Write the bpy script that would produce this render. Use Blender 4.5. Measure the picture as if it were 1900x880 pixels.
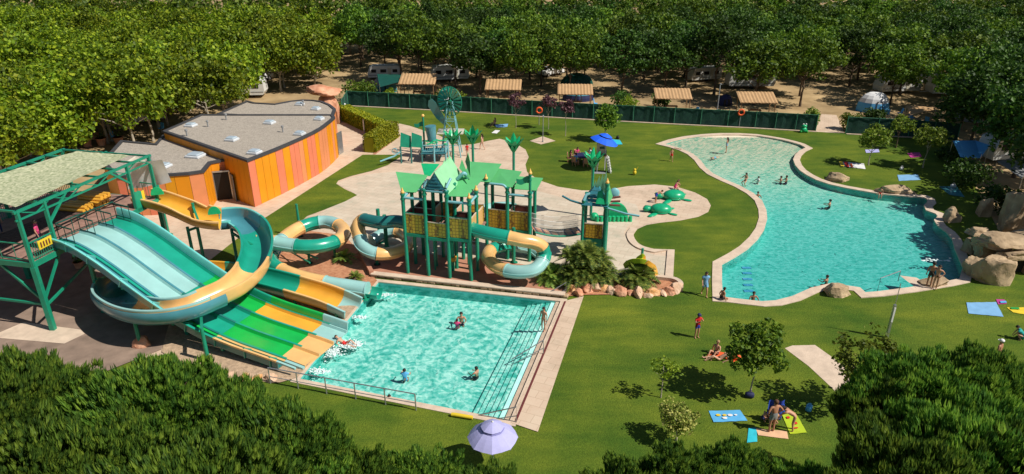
import bpy, bmesh, math, random
from mathutils import Vector, Matrix, noise
from mathutils.geometry import tessellate_polygon
R = math.radians
PI = math.pi
for _o in list(bpy.data.objects): bpy.data.objects.remove(_o)
SC = bpy.context.scene
COL = SC.collection
# ---------------------------------------------------------------- camera
CAMH = 20.5; FPX = 1267.0; TILT = R(24)
cd = bpy.data.cameras.new('camera'); cam = bpy.data.objects.new('camera', cd); COL.objects.link(cam)
cam.location = (0, 0, CAMH); cam.rotation_euler = (R(90) - TILT, 0, 0)
cd.sensor_width = 36; cd.lens = FPX / 1900 * 36; cd.clip_end = 2000; cd.clip_start = 0.5
SC.camera = cam
# ---------------------------------------------------------------- light
SUN_EL = R(48); SX, SY = 0.93, -0.37
_n = math.hypot(SX, SY); SX /= _n; SY /= _n
W = bpy.data.worlds.new('World'); SC.world = W; W.use_nodes = True
nt = W.node_tree; bg = nt.nodes['Background']; sk = nt.nodes.new('ShaderNodeTexSky')
sk.sky_type = 'NISHITA'; sk.sun_disc = False; sk.sun_elevation = SUN_EL; sk.sun_rotation = math.atan2(SX, SY)
sk.air_density = 1.0; sk.dust_density = 0.6
nt.links.new(sk.outputs[0], bg.inputs[0]); bg.inputs[1].default_value = 0.055
sd = bpy.data.lights.new('sun', 'SUN'); sd.energy = 4.8; sd.angle = R(0.5); sd.color = (1.0, 0.94, 0.84)
sun = bpy.data.objects.new('sun', sd); COL.objects.link(sun)
sdir = Vector((SX * math.cos(SUN_EL), SY * math.cos(SUN_EL), math.sin(SUN_EL)))
sun.rotation_euler = sdir.to_track_quat('Z', 'Y').to_euler(); sun.location = (30, -10, 60)
SC.view_settings.view_transform = 'Standard'; SC.view_settings.look = 'None'
SC.view_settings.exposure = 0.12; SC.view_settings.gamma = 1.0; SC.view_settings.use_curve_mapping = False
SC.render.engine = 'CYCLES'
SC.cycles.max_bounces = 5; SC.cycles.transparent_max_bounces = 10; SC.cycles.diffuse_bounces = 2; SC.cycles.glossy_bounces = 2
SC.cycles.caustics_reflective = False; SC.cycles.caustics_refractive = False

# ---------------------------------------------------------------- survey helper: a point of the place from the survey photo, at height z
def P(px, py, z=0.0):
    a = (px - 950) / FPX; b = (py - 440) / FPX
    dx, dy, dz = a, math.cos(TILT) - b * math.sin(TILT), -math.sin(TILT) - b * math.cos(TILT)
    t = (z - CAMH) / dz
    return Vector((dx * t, dy * t, z))
def PL(pts, z=0.0): return [P(x, y, z) for x, y in pts]
def proj(p):
    z = p[2] - CAMH
    dep = p[1] * math.cos(TILT) - z * math.sin(TILT); up = p[1] * math.sin(TILT) + z * math.cos(TILT)
    if dep < 0.1: return (-9999, -9999)
    return (950 + FPX * p[0] / dep, 440 - FPX * up / dep)

# ---------------------------------------------------------------- materials
MATS = {}
def newmat(name):
    m = bpy.data.materials.new(name); m.use_nodes = True; MATS[name] = m
    return m, m.node_tree, m.node_tree.nodes['Principled BSDF']
def mat(name, col, rough=0.6, var=0.12, scale=2.0, bump=0.0, bscale=20.0, spec=0.4, coat=0.0, col2=None, detail=5, metal=0.0, coord='Object', grime=0.0):
    m, t, b = newmat(name)
    tc = t.nodes.new('ShaderNodeTexCoord'); L = t.links.new
    nz = t.nodes.new('ShaderNodeTexNoise'); nz.inputs['Scale'].default_value = scale; nz.inputs['Detail'].default_value = detail
    L(tc.outputs[coord], nz.inputs['Vector'])
    r = t.nodes.new('ShaderNodeValToRGB'); L(nz.outputs[0], r.inputs[0])
    c2 = col2 or tuple(min(1, c * (1 + var)) for c in col); c1 = col if col2 else tuple(c * (1 - var) for c in col)
    r.color_ramp.elements[0].position = 0.3; r.color_ramp.elements[1].position = 0.7
    r.color_ramp.elements[0].color = (*c1, 1); r.color_ramp.elements[1].color = (*c2, 1)
    out = r.outputs[0]
    if grime > 0:
        n2 = t.nodes.new('ShaderNodeTexNoise'); n2.inputs['Scale'].default_value = scale * 0.23; n2.inputs['Detail'].default_value = 8; n2.inputs['Roughness'].default_value = 0.7
        L(tc.outputs[coord], n2.inputs['Vector'])
        r2 = t.nodes.new('ShaderNodeValToRGB'); L(n2.outputs[0], r2.inputs[0])
        r2.color_ramp.elements[0].position = 0.36; r2.color_ramp.elements[1].position = 0.62
        g = 1 - grime
        r2.color_ramp.elements[0].color = (g, g, g, 1); r2.color_ramp.elements[1].color = (1, 1, 1, 1)
        mx = t.nodes.new('ShaderNodeMix'); mx.data_type = 'RGBA'; mx.blend_type = 'MULTIPLY'; mx.inputs[0].default_value = 1
        L(out, mx.inputs[6]); L(r2.outputs[0], mx.inputs[7]); out = mx.outputs[2]
    L(out, b.inputs['Base Color'])
    b.inputs['Roughness'].default_value = rough; b.inputs['Specular IOR Level'].default_value = spec
    b.inputs['Coat Weight'].default_value = coat; b.inputs['Metallic'].default_value = metal
    if bump > 0:
        n3 = t.nodes.new('ShaderNodeTexNoise'); n3.inputs['Scale'].default_value = bscale; n3.inputs['Detail'].default_value = 6
        L(tc.outputs[coord], n3.inputs['Vector'])
        bp = t.nodes.new('ShaderNodeBump'); bp.inputs['Strength'].default_value = bump; bp.inputs['Distance'].default_value = 0.05
        L(n3.outputs[0], bp.inputs['Height']); L(bp.outputs[0], b.inputs['Normal'])
    return m
def leafmat(name, c1, c2, c3, trans=0.25):
    m, t, b = newmat(name); L = t.links.new
    g = t.nodes.new('ShaderNodeNewGeometry'); oi = t.nodes.new('ShaderNodeObjectInfo')
    r = t.nodes.new('ShaderNodeValToRGB'); L(g.outputs['Random Per Island'], r.inputs[0])
    e = r.color_ramp.elements; e[0].position = 0.0; e[0].color = (*c1, 1); e[1].position = 1.0; e[1].color = (*c3, 1)
    k = e.new(0.55); k.color = (*c2, 1)
    hs = t.nodes.new('ShaderNodeHueSaturation'); L(r.outputs[0], hs.inputs['Color'])
    mr = t.nodes.new('ShaderNodeMapRange'); mr.inputs[3].default_value = 0.66; mr.inputs[4].default_value = 1.28
    L(oi.outputs['Random'], mr.inputs[0]); L(mr.outputs[0], hs.inputs['Value'])
    m2 = t.nodes.new('ShaderNodeMapRange'); m2.inputs[3].default_value = 0.488; m2.inputs[4].default_value = 0.508
    L(oi.outputs['Random'], m2.inputs[0]); L(m2.outputs[0], hs.inputs['Hue'])
    L(hs.outputs[0], b.inputs['Base Color']); b.inputs['Roughness'].default_value = 0.55; b.inputs['Specular IOR Level'].default_value = 0.3
    tr = t.nodes.new('ShaderNodeBsdfTranslucent'); L(hs.outputs[0], tr.inputs[0])
    mx = t.nodes.new('ShaderNodeMixShader'); mx.inputs[0].default_value = min(.5, trans * 1.5)
    out = t.nodes['Material Output']; L(b.outputs[0], mx.inputs[1]); L(tr.outputs[0], mx.inputs[2]); L(mx.outputs[0], out.inputs[0])
    return m
def M(n): return MATS[n]

mat('sand', (0.33, 0.22, 0.105), 0.95, scale=0.35, col2=(0.56, 0.40, 0.21), grime=0.35, bump=0.5, bscale=3, detail=9)
mat('gravel', (0.50, 0.36, 0.24), 0.95, scale=5, var=0.25, bump=0.9, bscale=26, detail=9)
mat('bark', (0.42, 0.17, 0.085), 0.95, scale=4, col2=(0.62, 0.31, 0.17), bump=0.9, bscale=30, detail=9)
mat('redpave', (0.50, 0.235, 0.15), 0.9, scale=1.3, var=0.15, grime=0.2, bump=0.3, bscale=30)
mat('painted_shade_pave', (0.30, 0.215, 0.165), 0.9, scale=1.3, var=0.2, grime=0.25, bump=0.3, bscale=30)  # paving colour darkened to carry the shade under the tower
mat('stone_rim', (0.66, 0.52, 0.40), 0.8, scale=2.2, var=0.12, grime=0.14, bump=0.2, bscale=12)
mat('kerb', (0.52, 0.40, 0.30), 0.9, var=0.15, scale=3, bump=0.4)
def paving(name, c1, c2, c3):
    m, t, b = newmat(name); L = t.links.new
    tc = t.nodes.new('ShaderNodeTexCoord')
    n1 = t.nodes.new('ShaderNodeTexNoise'); n1.inputs['Scale'].default_value = 0.55; n1.inputs['Detail'].default_value = 8; n1.inputs['Roughness'].default_value = 0.65
    L(tc.outputs['Object'], n1.inputs['Vector'])
    r = t.nodes.new('ShaderNodeValToRGB'); L(n1.outputs[0], r.inputs[0]); e = r.color_ramp.elements
    e[0].position = 0.32; e[0].color = (*c1, 1); e[1].position = 0.7; e[1].color = (*c3, 1); k = e.new(0.5); k.color = (*c2, 1)
    bk = t.nodes.new('ShaderNodeTexBrick'); bk.inputs['Scale'].default_value = 1.0; bk.inputs['Mortar Size'].default_value = 0.018
    bk.inputs['Brick Width'].default_value = 0.9; bk.inputs['Row Height'].default_value = 0.6
    bk.inputs['Color1'].default_value = (1, 1, 1, 1); bk.inputs['Color2'].default_value = (0.90, 0.87, 0.85, 1); bk.inputs['Mortar'].default_value = (0.70, 0.66, 0.62, 1)
    mp = t.nodes.new('ShaderNodeMapping'); mp.inputs['Rotation'].default_value = (0, 0, 0.4); L(tc.outputs['Object'], mp.inputs[0]); L(mp.outputs[0], bk.inputs['Vector'])
    mx = t.nodes.new('ShaderNodeMix'); mx.data_type = 'RGBA'; mx.blend_type = 'MULTIPLY'; mx.inputs[0].default_value = 0.75
    L(r.outputs[0], mx.inputs[6]); L(bk.outputs[0], mx.inputs[7]); L(mx.outputs[2], b.inputs['Base Color'])
    b.inputs['Roughness'].default_value = 0.85
    bp = t.nodes.new('ShaderNodeBump'); bp.inputs['Strength'].default_value = 0.2; bp.inputs['Distance'].default_value = 0.02
    L(n1.outputs[0], bp.inputs['Height']); L(bp.outputs[0], b.inputs['Normal'])
paving('paving', (0.50, 0.385, 0.28), (0.64, 0.49, 0.365), (0.66, 0.54, 0.41))
paving('padpave', (0.48, 0.45, 0.345), (0.61, 0.515, 0.40), (0.65, 0.58, 0.46))
def grassmat():
    m, t, b = newmat('grass'); L = t.links.new
    tc = t.nodes.new('ShaderNodeTexCoord')
    n1 = t.nodes.new('ShaderNodeTexNoise'); n1.inputs['Scale'].default_value = 0.16; n1.inputs['Detail'].default_value = 6; n1.inputs['Roughness'].default_value = 0.62
    n2 = t.nodes.new('ShaderNodeTexNoise'); n2.inputs['Scale'].default_value = 9; n2.inputs['Detail'].default_value = 8; n2.inputs['Roughness'].default_value = 0.75
    n4 = t.nodes.new('ShaderNodeTexNoise'); n4.inputs['Scale'].default_value = 0.8; n4.inputs['Detail'].default_value = 6
    mp = t.nodes.new('ShaderNodeMapping'); mp.inputs['Scale'].default_value = (0.45, 1.5, 1); mp.inputs['Rotation'].default_value = (0, 0, 0.25)
    L(tc.outputs['Object'], mp.inputs[0]); L(mp.outputs[0], n4.inputs['Vector'])
    L(tc.outputs['Object'], n1.inputs['Vector']); L(tc.outputs['Object'], n2.inputs['Vector'])
    r = t.nodes.new('ShaderNodeValToRGB'); L(n1.outputs[0], r.inputs[0]); e = r.color_ramp.elements
    e[0].position = 0.34; e[0].color = (0.060, 0.128, 0.014, 1); e[1].position = 0.68; e[1].color = (0.175, 0.220, 0.024, 1)
    r2 = t.nodes.new('ShaderNodeValToRGB'); L(n2.outputs[0], r2.inputs[0]); e = r2.color_ramp.elements
    e[0].position = 0.3; e[0].color = (0.55, 0.6, 0.55, 1); e[1].position = 0.7; e[1].color = (1.25, 1.2, 1.1, 1)
    r3 = t.nodes.new('ShaderNodeValToRGB'); L(n4.outputs[0], r3.inputs[0]); e = r3.color_ramp.elements
    e[0].position = 0.34; e[0].color = (0.74, 0.82, 0.80, 1); e[1].position = 0.68; e[1].color = (1.16, 1.08, 1.0, 1)
    mx = t.nodes.new('ShaderNodeMix'); mx.data_type = 'RGBA'; mx.blend_type = 'MULTIPLY'; mx.inputs[0].default_value = 1
    m3 = t.nodes.new('ShaderNodeMix'); m3.data_type = 'RGBA'; m3.blend_type = 'MULTIPLY'; m3.inputs[0].default_value = 1
    L(r.outputs[0], mx.inputs[6]); L(r2.outputs[0], mx.inputs[7]); L(mx.outputs[2], m3.inputs[6]); L(r3.outputs[0], m3.inputs[7])
    L(m3.outputs[2], b.inputs['Base Color']); b.inputs['Roughness'].default_value = 0.9; b.inputs['Specular IOR Level'].default_value = 0.15
    n3 = t.nodes.new('ShaderNodeTexNoise'); n3.inputs['Scale'].default_value = 16; n3.inputs['Detail'].default_value = 5; L(tc.outputs['Object'], n3.inputs['Vector'])
    bp = t.nodes.new('ShaderNodeBump'); bp.inputs['Strength'].default_value = 0.8; bp.inputs['Distance'].default_value = 0.06
    L(n3.outputs[0], bp.inputs['Height']); L(bp.outputs[0], b.inputs['Normal'])
grassmat()
def watermat(name, scale, lo, hi, bump, warp=0.35, width=0.10, gl=0.5, aniso=(1, 1, 1)):
    """surface that has a caustic light net painted into its transparency colour, and mirrors the sky"""
    m, t, b = newmat(name); L = t.links.new; t.nodes.remove(b)
    tc = t.nodes.new('ShaderNodeTexCoord')
    mp = t.nodes.new('ShaderNodeMapping'); mp.inputs['Scale'].default_value = aniso; L(tc.outputs['Object'], mp.inputs[0])
    w = t.nodes.new('ShaderNodeTexNoise'); w.inputs['Scale'].default_value = scale * 0.55; w.inputs['Detail'].default_value = 3
    L(mp.outputs[0], w.inputs['Vector'])
    sb = t.nodes.new('ShaderNodeVectorMath'); sb.operation = 'SUBTRACT'; sb.inputs[1].default_value = (0.5, 0.5, 0.5); L(w.outputs['Color'], sb.inputs[0])
    sc = t.nodes.new('ShaderNodeVectorMath'); sc.operation = 'SCALE'; sc.inputs['Scale'].default_value = warp * 4 / scale; L(sb.outputs[0], sc.inputs[0])
    ad = t.nodes.new('ShaderNodeVectorMath'); ad.operation = 'ADD'; L(mp.outputs[0], ad.inputs[0]); L(sc.outputs[0], ad.inputs[1])
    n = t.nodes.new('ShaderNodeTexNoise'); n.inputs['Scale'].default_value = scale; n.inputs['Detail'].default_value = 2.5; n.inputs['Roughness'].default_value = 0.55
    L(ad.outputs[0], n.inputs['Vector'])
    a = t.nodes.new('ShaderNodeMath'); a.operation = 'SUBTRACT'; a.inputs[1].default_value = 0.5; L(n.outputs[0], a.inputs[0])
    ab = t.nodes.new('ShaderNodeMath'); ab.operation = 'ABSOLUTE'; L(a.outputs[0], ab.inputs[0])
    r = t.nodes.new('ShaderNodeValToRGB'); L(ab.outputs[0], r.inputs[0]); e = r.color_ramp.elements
    e[0].position = 0.0; e[0].color = (*hi, 1); e[1].position = width; e[1].color = (*lo, 1)  # noise ridges draw bright caustic lines into the transparency tint
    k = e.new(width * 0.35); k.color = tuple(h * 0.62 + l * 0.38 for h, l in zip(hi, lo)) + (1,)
    tb = t.nodes.new('ShaderNodeBsdfTransparent'); L(r.outputs[0], tb.inputs[0])
    g = t.nodes.new('ShaderNodeBsdfGlossy'); g.inputs['Roughness'].default_value = 0.06
    bp = t.nodes.new('ShaderNodeBump'); bp.inputs['Strength'].default_value = bump; bp.inputs['Distance'].default_value = 0.1; L(n.outputs[0], bp.inputs['Height'])
    L(bp.outputs[0], g.inputs['Normal'])
    fr = t.nodes.new('ShaderNodeFresnel'); fr.inputs['IOR'].default_value = 1.33; L(bp.outputs[0], fr.inputs['Normal'])
    mu = t.nodes.new('ShaderNodeMath'); mu.operation = 'MULTIPLY'; mu.inputs[1].default_value = gl; L(fr.outputs[0], mu.inputs[0])
    ms = t.nodes.new('ShaderNodeMixShader'); L(mu.outputs[0], ms.inputs[0]); L(tb.outputs[0], ms.inputs[1]); L(g.outputs[0], ms.inputs[2])
    L(ms.outputs[0], t.nodes['Material Output'].inputs[0])
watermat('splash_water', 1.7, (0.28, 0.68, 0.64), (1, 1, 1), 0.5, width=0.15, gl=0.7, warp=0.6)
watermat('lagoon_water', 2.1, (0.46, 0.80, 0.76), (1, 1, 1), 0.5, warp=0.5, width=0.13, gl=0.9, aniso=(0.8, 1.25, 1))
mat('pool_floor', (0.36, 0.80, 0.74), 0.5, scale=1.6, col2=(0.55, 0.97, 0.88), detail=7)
mat('pool_wall', (0.10, 0.50, 0.46), 0.6, scale=2, var=0.2)
def lagoonfloor():
    m, t, b = newmat('lagoon_floor'); L = t.links.new
    tc = t.nodes.new('ShaderNodeTexCoord'); sp = t.nodes.new('ShaderNodeSeparateXYZ')
    n = t.nodes.new('ShaderNodeTexNoise'); n.inputs['Scale'].default_value = 0.3; n.inputs['Detail'].default_value = 6; L(tc.outputs['Object'], n.inputs['Vector'])
    L(tc.outputs['Object'], sp.inputs[0])
    ma = t.nodes.new('ShaderNodeMath'); ma.operation = 'MULTIPLY_ADD'; ma.inputs[1].default_value = 3.0; L(n.outputs[0], ma.inputs[0]); L(sp.outputs['Y'], ma.inputs[2])
    mr = t.nodes.new('ShaderNodeMapRange'); mr.inputs[1].default_value = 44; mr.inputs[2].default_value = 77; L(ma.outputs[0], mr.inputs[0])
    r = t.nodes.new('ShaderNodeValToRGB'); L(mr.outputs[0], r.inputs[0]); e = r.color_ramp.elements
    e[0].position = 0.0; e[0].color = (0.11, 0.58, 0.55, 1); e[1].position = 1.0; e[1].color = (0.78, 0.66, 0.50, 1)
    for p, c in ((0.28, (0.18, 0.66, 0.60)), (0.46, (0.40, 0.74, 0.62)), (0.62, (0.66, 0.74, 0.58)), (0.78, (0.78, 0.70, 0.54))):
        k = e.new(p); k.color = (*c, 1)
    L(r.outputs[0], b.inputs['Base Color']); b.inputs['Roughness'].default_value = 0.7
lagoonfloor()
# painted metal, plastics
mat('steel_green', (0.010, 0.245, 0.145), 0.4, var=0.12, scale=3, spec=0.5)
mat('steel_dark', (0.010, 0.085, 0.065), 0.5, var=0.15)
FG = dict(rough=0.28, spec=0.6, coat=0.35, grime=0.12, scale=1.2)
mat('fg_yellow', (0.78, 0.40, 0.045), var=0.08, **FG)
mat('fg_orange', (0.84, 0.50, 0.19), var=0.08, **FG)
mat('fg_green', (0.010, 0.44, 0.075), var=0.10, **FG)
mat('fg_teal', (0.012, 0.34, 0.235), var=0.10, **FG)
mat('fg_darkteal', (0.02, 0.18, 0.17), var=0.10, **FG)
mat('fg_aqua', (0.17, 0.60, 0.56), var=0.08, **FG)
mat('fg_pale', (0.33, 0.60, 0.58), var=0.06, **FG)
mat('fg_steelblue', (0.07, 0.27, 0.33), var=0.1, **FG)
mat('play_green', (0.015, 0.30, 0.17), 0.4, var=0.1)
mat('play_leaf', (0.012, 0.42, 0.17), 0.35, var=0.15, scale=3)
mat('play_blue', (0.20, 0.47, 0.52), 0.4, var=0.1)
mat('roof_green', (0.105, 0.45, 0.17), 0.6, var=0.08, scale=1)
mat('roof_pale', (0.27, 0.60, 0.33), 0.6, var=0.1, scale=1)
mat('slat_blue', (0.035, 0.20, 0.25), 0.5, var=0.15)
mat('panel_maroon', (0.16, 0.045, 0.035), 0.6, var=0.2)
mat('finial', (0.85, 0.50, 0.14), 0.4)
mat('turtle', (0.010, 0.37, 0.175), 0.3, var=0.12, scale=4, coat=0.3)
def hexmat():
    m, t, b = newmat('hex_panel'); L = t.links.new
    tc = t.nodes.new('ShaderNodeTexCoord'); v = t.nodes.new('ShaderNodeTexVoronoi'); v.feature = 'DISTANCE_TO_EDGE'; v.inputs['Scale'].default_value = 4.6; v.inputs['Randomness'].default_value = 0.25
    L(tc.outputs['Object'], v.inputs['Vector']); r = t.nodes.new('ShaderNodeValToRGB'); L(v.outputs['Distance'], r.inputs[0]); e = r.color_ramp.elements
    e[0].position = 0.03; e[0].color = (0.22, 0.10, 0.02, 1); e[1].position = 0.12; e[1].color = (0.66, 0.40, 0.035, 1)
    L(r.outputs[0], b.inputs['Base Color']); b.inputs['Roughness'].default_value = 0.5
hexmat()
# buildings
mat('wall_orange', (0.80, 0.29, 0.008), 0.5, var=0.05, scale=0.8, grime=0.1)
mat('wall_amber', (0.78, 0.33, 0.01), 0.5, var=0.05, scale=0.8, grime=0.1)
mat('wall_salmon', (0.76, 0.27, 0.11), 0.5, var=0.05, scale=0.8, grime=0.1)
mat('wall_pink', (0.76, 0.21, 0.11), 0.5, var=0.05, scale=0.8, grime=0.1)
mat('roof_grit', (0.41, 0.36, 0.30), 0.95, scale=9, var=0.28, bump=0.5, bscale=40, grime=0.15)
mat('roof_edge', (0.055, 0.055, 0.06), 0.6)
mat('skylight', (0.42, 0.50, 0.56), 0.15, spec=0.7, var=0.05)
mat('skyframe', (0.60, 0.63, 0.66), 0.4)
mat('dark', (0.02, 0.018, 0.016), 0.8)
mat('grey', (0.25, 0.26, 0.27), 0.6)
mat('steel', (0.45, 0.46, 0.47), 0.35, metal=0.7)
mat('white', (0.66, 0.66, 0.63), 0.6, var=0.05, grime=0.1)
mat('cream', (0.62, 0.58, 0.47), 0.6, var=0.08, grime=0.2)
mat('canvas', (0.50, 0.31, 0.155), 0.8, var=0.08, scale=1.5, grime=0.12)
mat('wood', (0.30, 0.17, 0.08), 0.8, var=0.2, scale=4)
mat('deck_boards', (0.33, 0.19, 0.15), 0.85, var=0.2, scale=3, grime=0.2)
mat('fence_mesh', (0.009, 0.045, 0.040), 0.9, scale=2.6, col2=(0.020, 0.080, 0.055), detail=8, bump=0.8, bscale=14)
mat('fence_post', (0.05, 0.22, 0.13), 0.5)
mat('rock_tan', (0.40, 0.28, 0.165), 0.9, scale=1.4, col2=(0.62, 0.46, 0.29), grime=0.35, bump=0.9, bscale=5, detail=9)
mat('rock_red', (0.55, 0.20, 0.10), 0.9, scale=1.3, col2=(0.78, 0.44, 0.28), grime=0.25, bump=0.8, bscale=8, detail=9)
mat('rock_peach', (0.66, 0.40, 0.25), 0.9, scale=1.6, col2=(0.78, 0.56, 0.40), grime=0.25, bump=0.8, bscale=8, detail=9)
mat('rock_orange', (0.72, 0.32, 0.09), 0.9, scale=2, col2=(0.80, 0.52, 0.30), grime=0.2, bump=0.7, bscale=8)
mat('trunk_pale', (0.40, 0.35, 0.27), 0.9, scale=5, var=0.25, bump=0.5)
mat('trunk_dark', (0.13, 0.09, 0.06), 0.95, scale=5, var=0.3, bump=0.6)
mat('net_beige', (0.22, 0.27, 0.14), 0.95, scale=6, col2=(0.60, 0.60, 0.40), detail=9)
mat('netdark', (0.12, 0.07, 0.06), 0.9, scale=6, var=0.6)
mat('foam', (0.72, 0.84, 0.84), 0.5, var=0.02)
leafmat('leaf_plane', (0.052, 0.100, 0.006), (0.165, 0.260, 0.010), (0.370, 0.440, 0.022), 0.22)
leafmat('leaf_forest', (0.038, 0.092, 0.010), (0.105, 0.205, 0.015), (0.225, 0.340, 0.024), 0.22)
leafmat('leaf_dark', (0.020, 0.058, 0.010), (0.050, 0.120, 0.014), (0.105, 0.205, 0.022), 0.2)
leafmat('leaf_pine', (0.045, 0.115, 0.020), (0.120, 0.245, 0.028), (0.250, 0.380, 0.042), 0.28)
leafmat('leaf_hedge', (0.10, 0.16, 0.008), (0.34, 0.40, 0.012), (0.58, 0.56, 0.04), 0.2)
leafmat('leaf_young', (0.07, 0.13, 0.012), (0.16, 0.24, 0.018), (0.30, 0.36, 0.05), 0.25)
leafmat('leaf_flower', (0.10, 0.15, 0.02), (0.25, 0.28, 0.05), (0.55, 0.50, 0.16), 0.2)
leafmat('leaf_purple', (0.07, 0.03, 0.045), (0.14, 0.06, 0.08), (0.22, 0.10, 0.11), 0.2)
leafmat('leaf_cycad', (0.05, 0.12, 0.025), (0.17, 0.28, 0.04), (0.44, 0.50, 0.09), 0.2)
leafmat('leaf_lime', (0.12, 0.20, 0.01), (0.22, 0.32, 0.02), (0.34, 0.42, 0.04), 0.3)
for _n, _c in (('skin_a', (0.52, 0.27, 0.17)), ('skin_b', (0.40, 0.19, 0.11)), ('skin_c', (0.58, 0.34, 0.23)), ('hair_dark', (0.02, 0.012, 0.01)), ('hair_brown', (0.09, 0.04, 0.02)),
    ('hair_blond', (0.35, 0.22, 0.10)), ('c_red', (0.62, 0.02, 0.02)), ('c_blue', (0.02, 0.06, 0.42)), ('c_navy', (0.015, 0.02, 0.08)), ('c_pink', (0.70, 0.06, 0.20)), ('c_white', (0.75, 0.75, 0.75)),
    ('c_lblue', (0.20, 0.42, 0.68)), ('c_black', (0.015, 0.015, 0.02)), ('c_teal', (0.02, 0.35, 0.34)), ('c_grey', (0.26, 0.27, 0.28)), ('c_yellow', (0.75, 0.55, 0.03)), ('c_cyan', (0.03, 0.50, 0.62)),
    ('c_lavender', (0.42, 0.42, 0.72)), ('c_dlav', (0.22, 0.22, 0.50)), ('c_brightblue', (0.01, 0.12, 0.85)), ('c_orange', (0.80, 0.12, 0.03)), ('c_peach', (0.72, 0.45, 0.27)), ('c_magenta', (0.45, 0.04, 0.25)), ('c_green', (0.02, 0.32, 0.06)), ('c_maroon', (0.14, 0.03, 0.03)), ('c_sky', (0.10, 0.40, 0.72)), ('c_lime', (0.42, 0.55, 0.02))):
    mat(_n, _c, 0.7 if _n[0] != 's' else 0.5, var=0.08)

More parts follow.
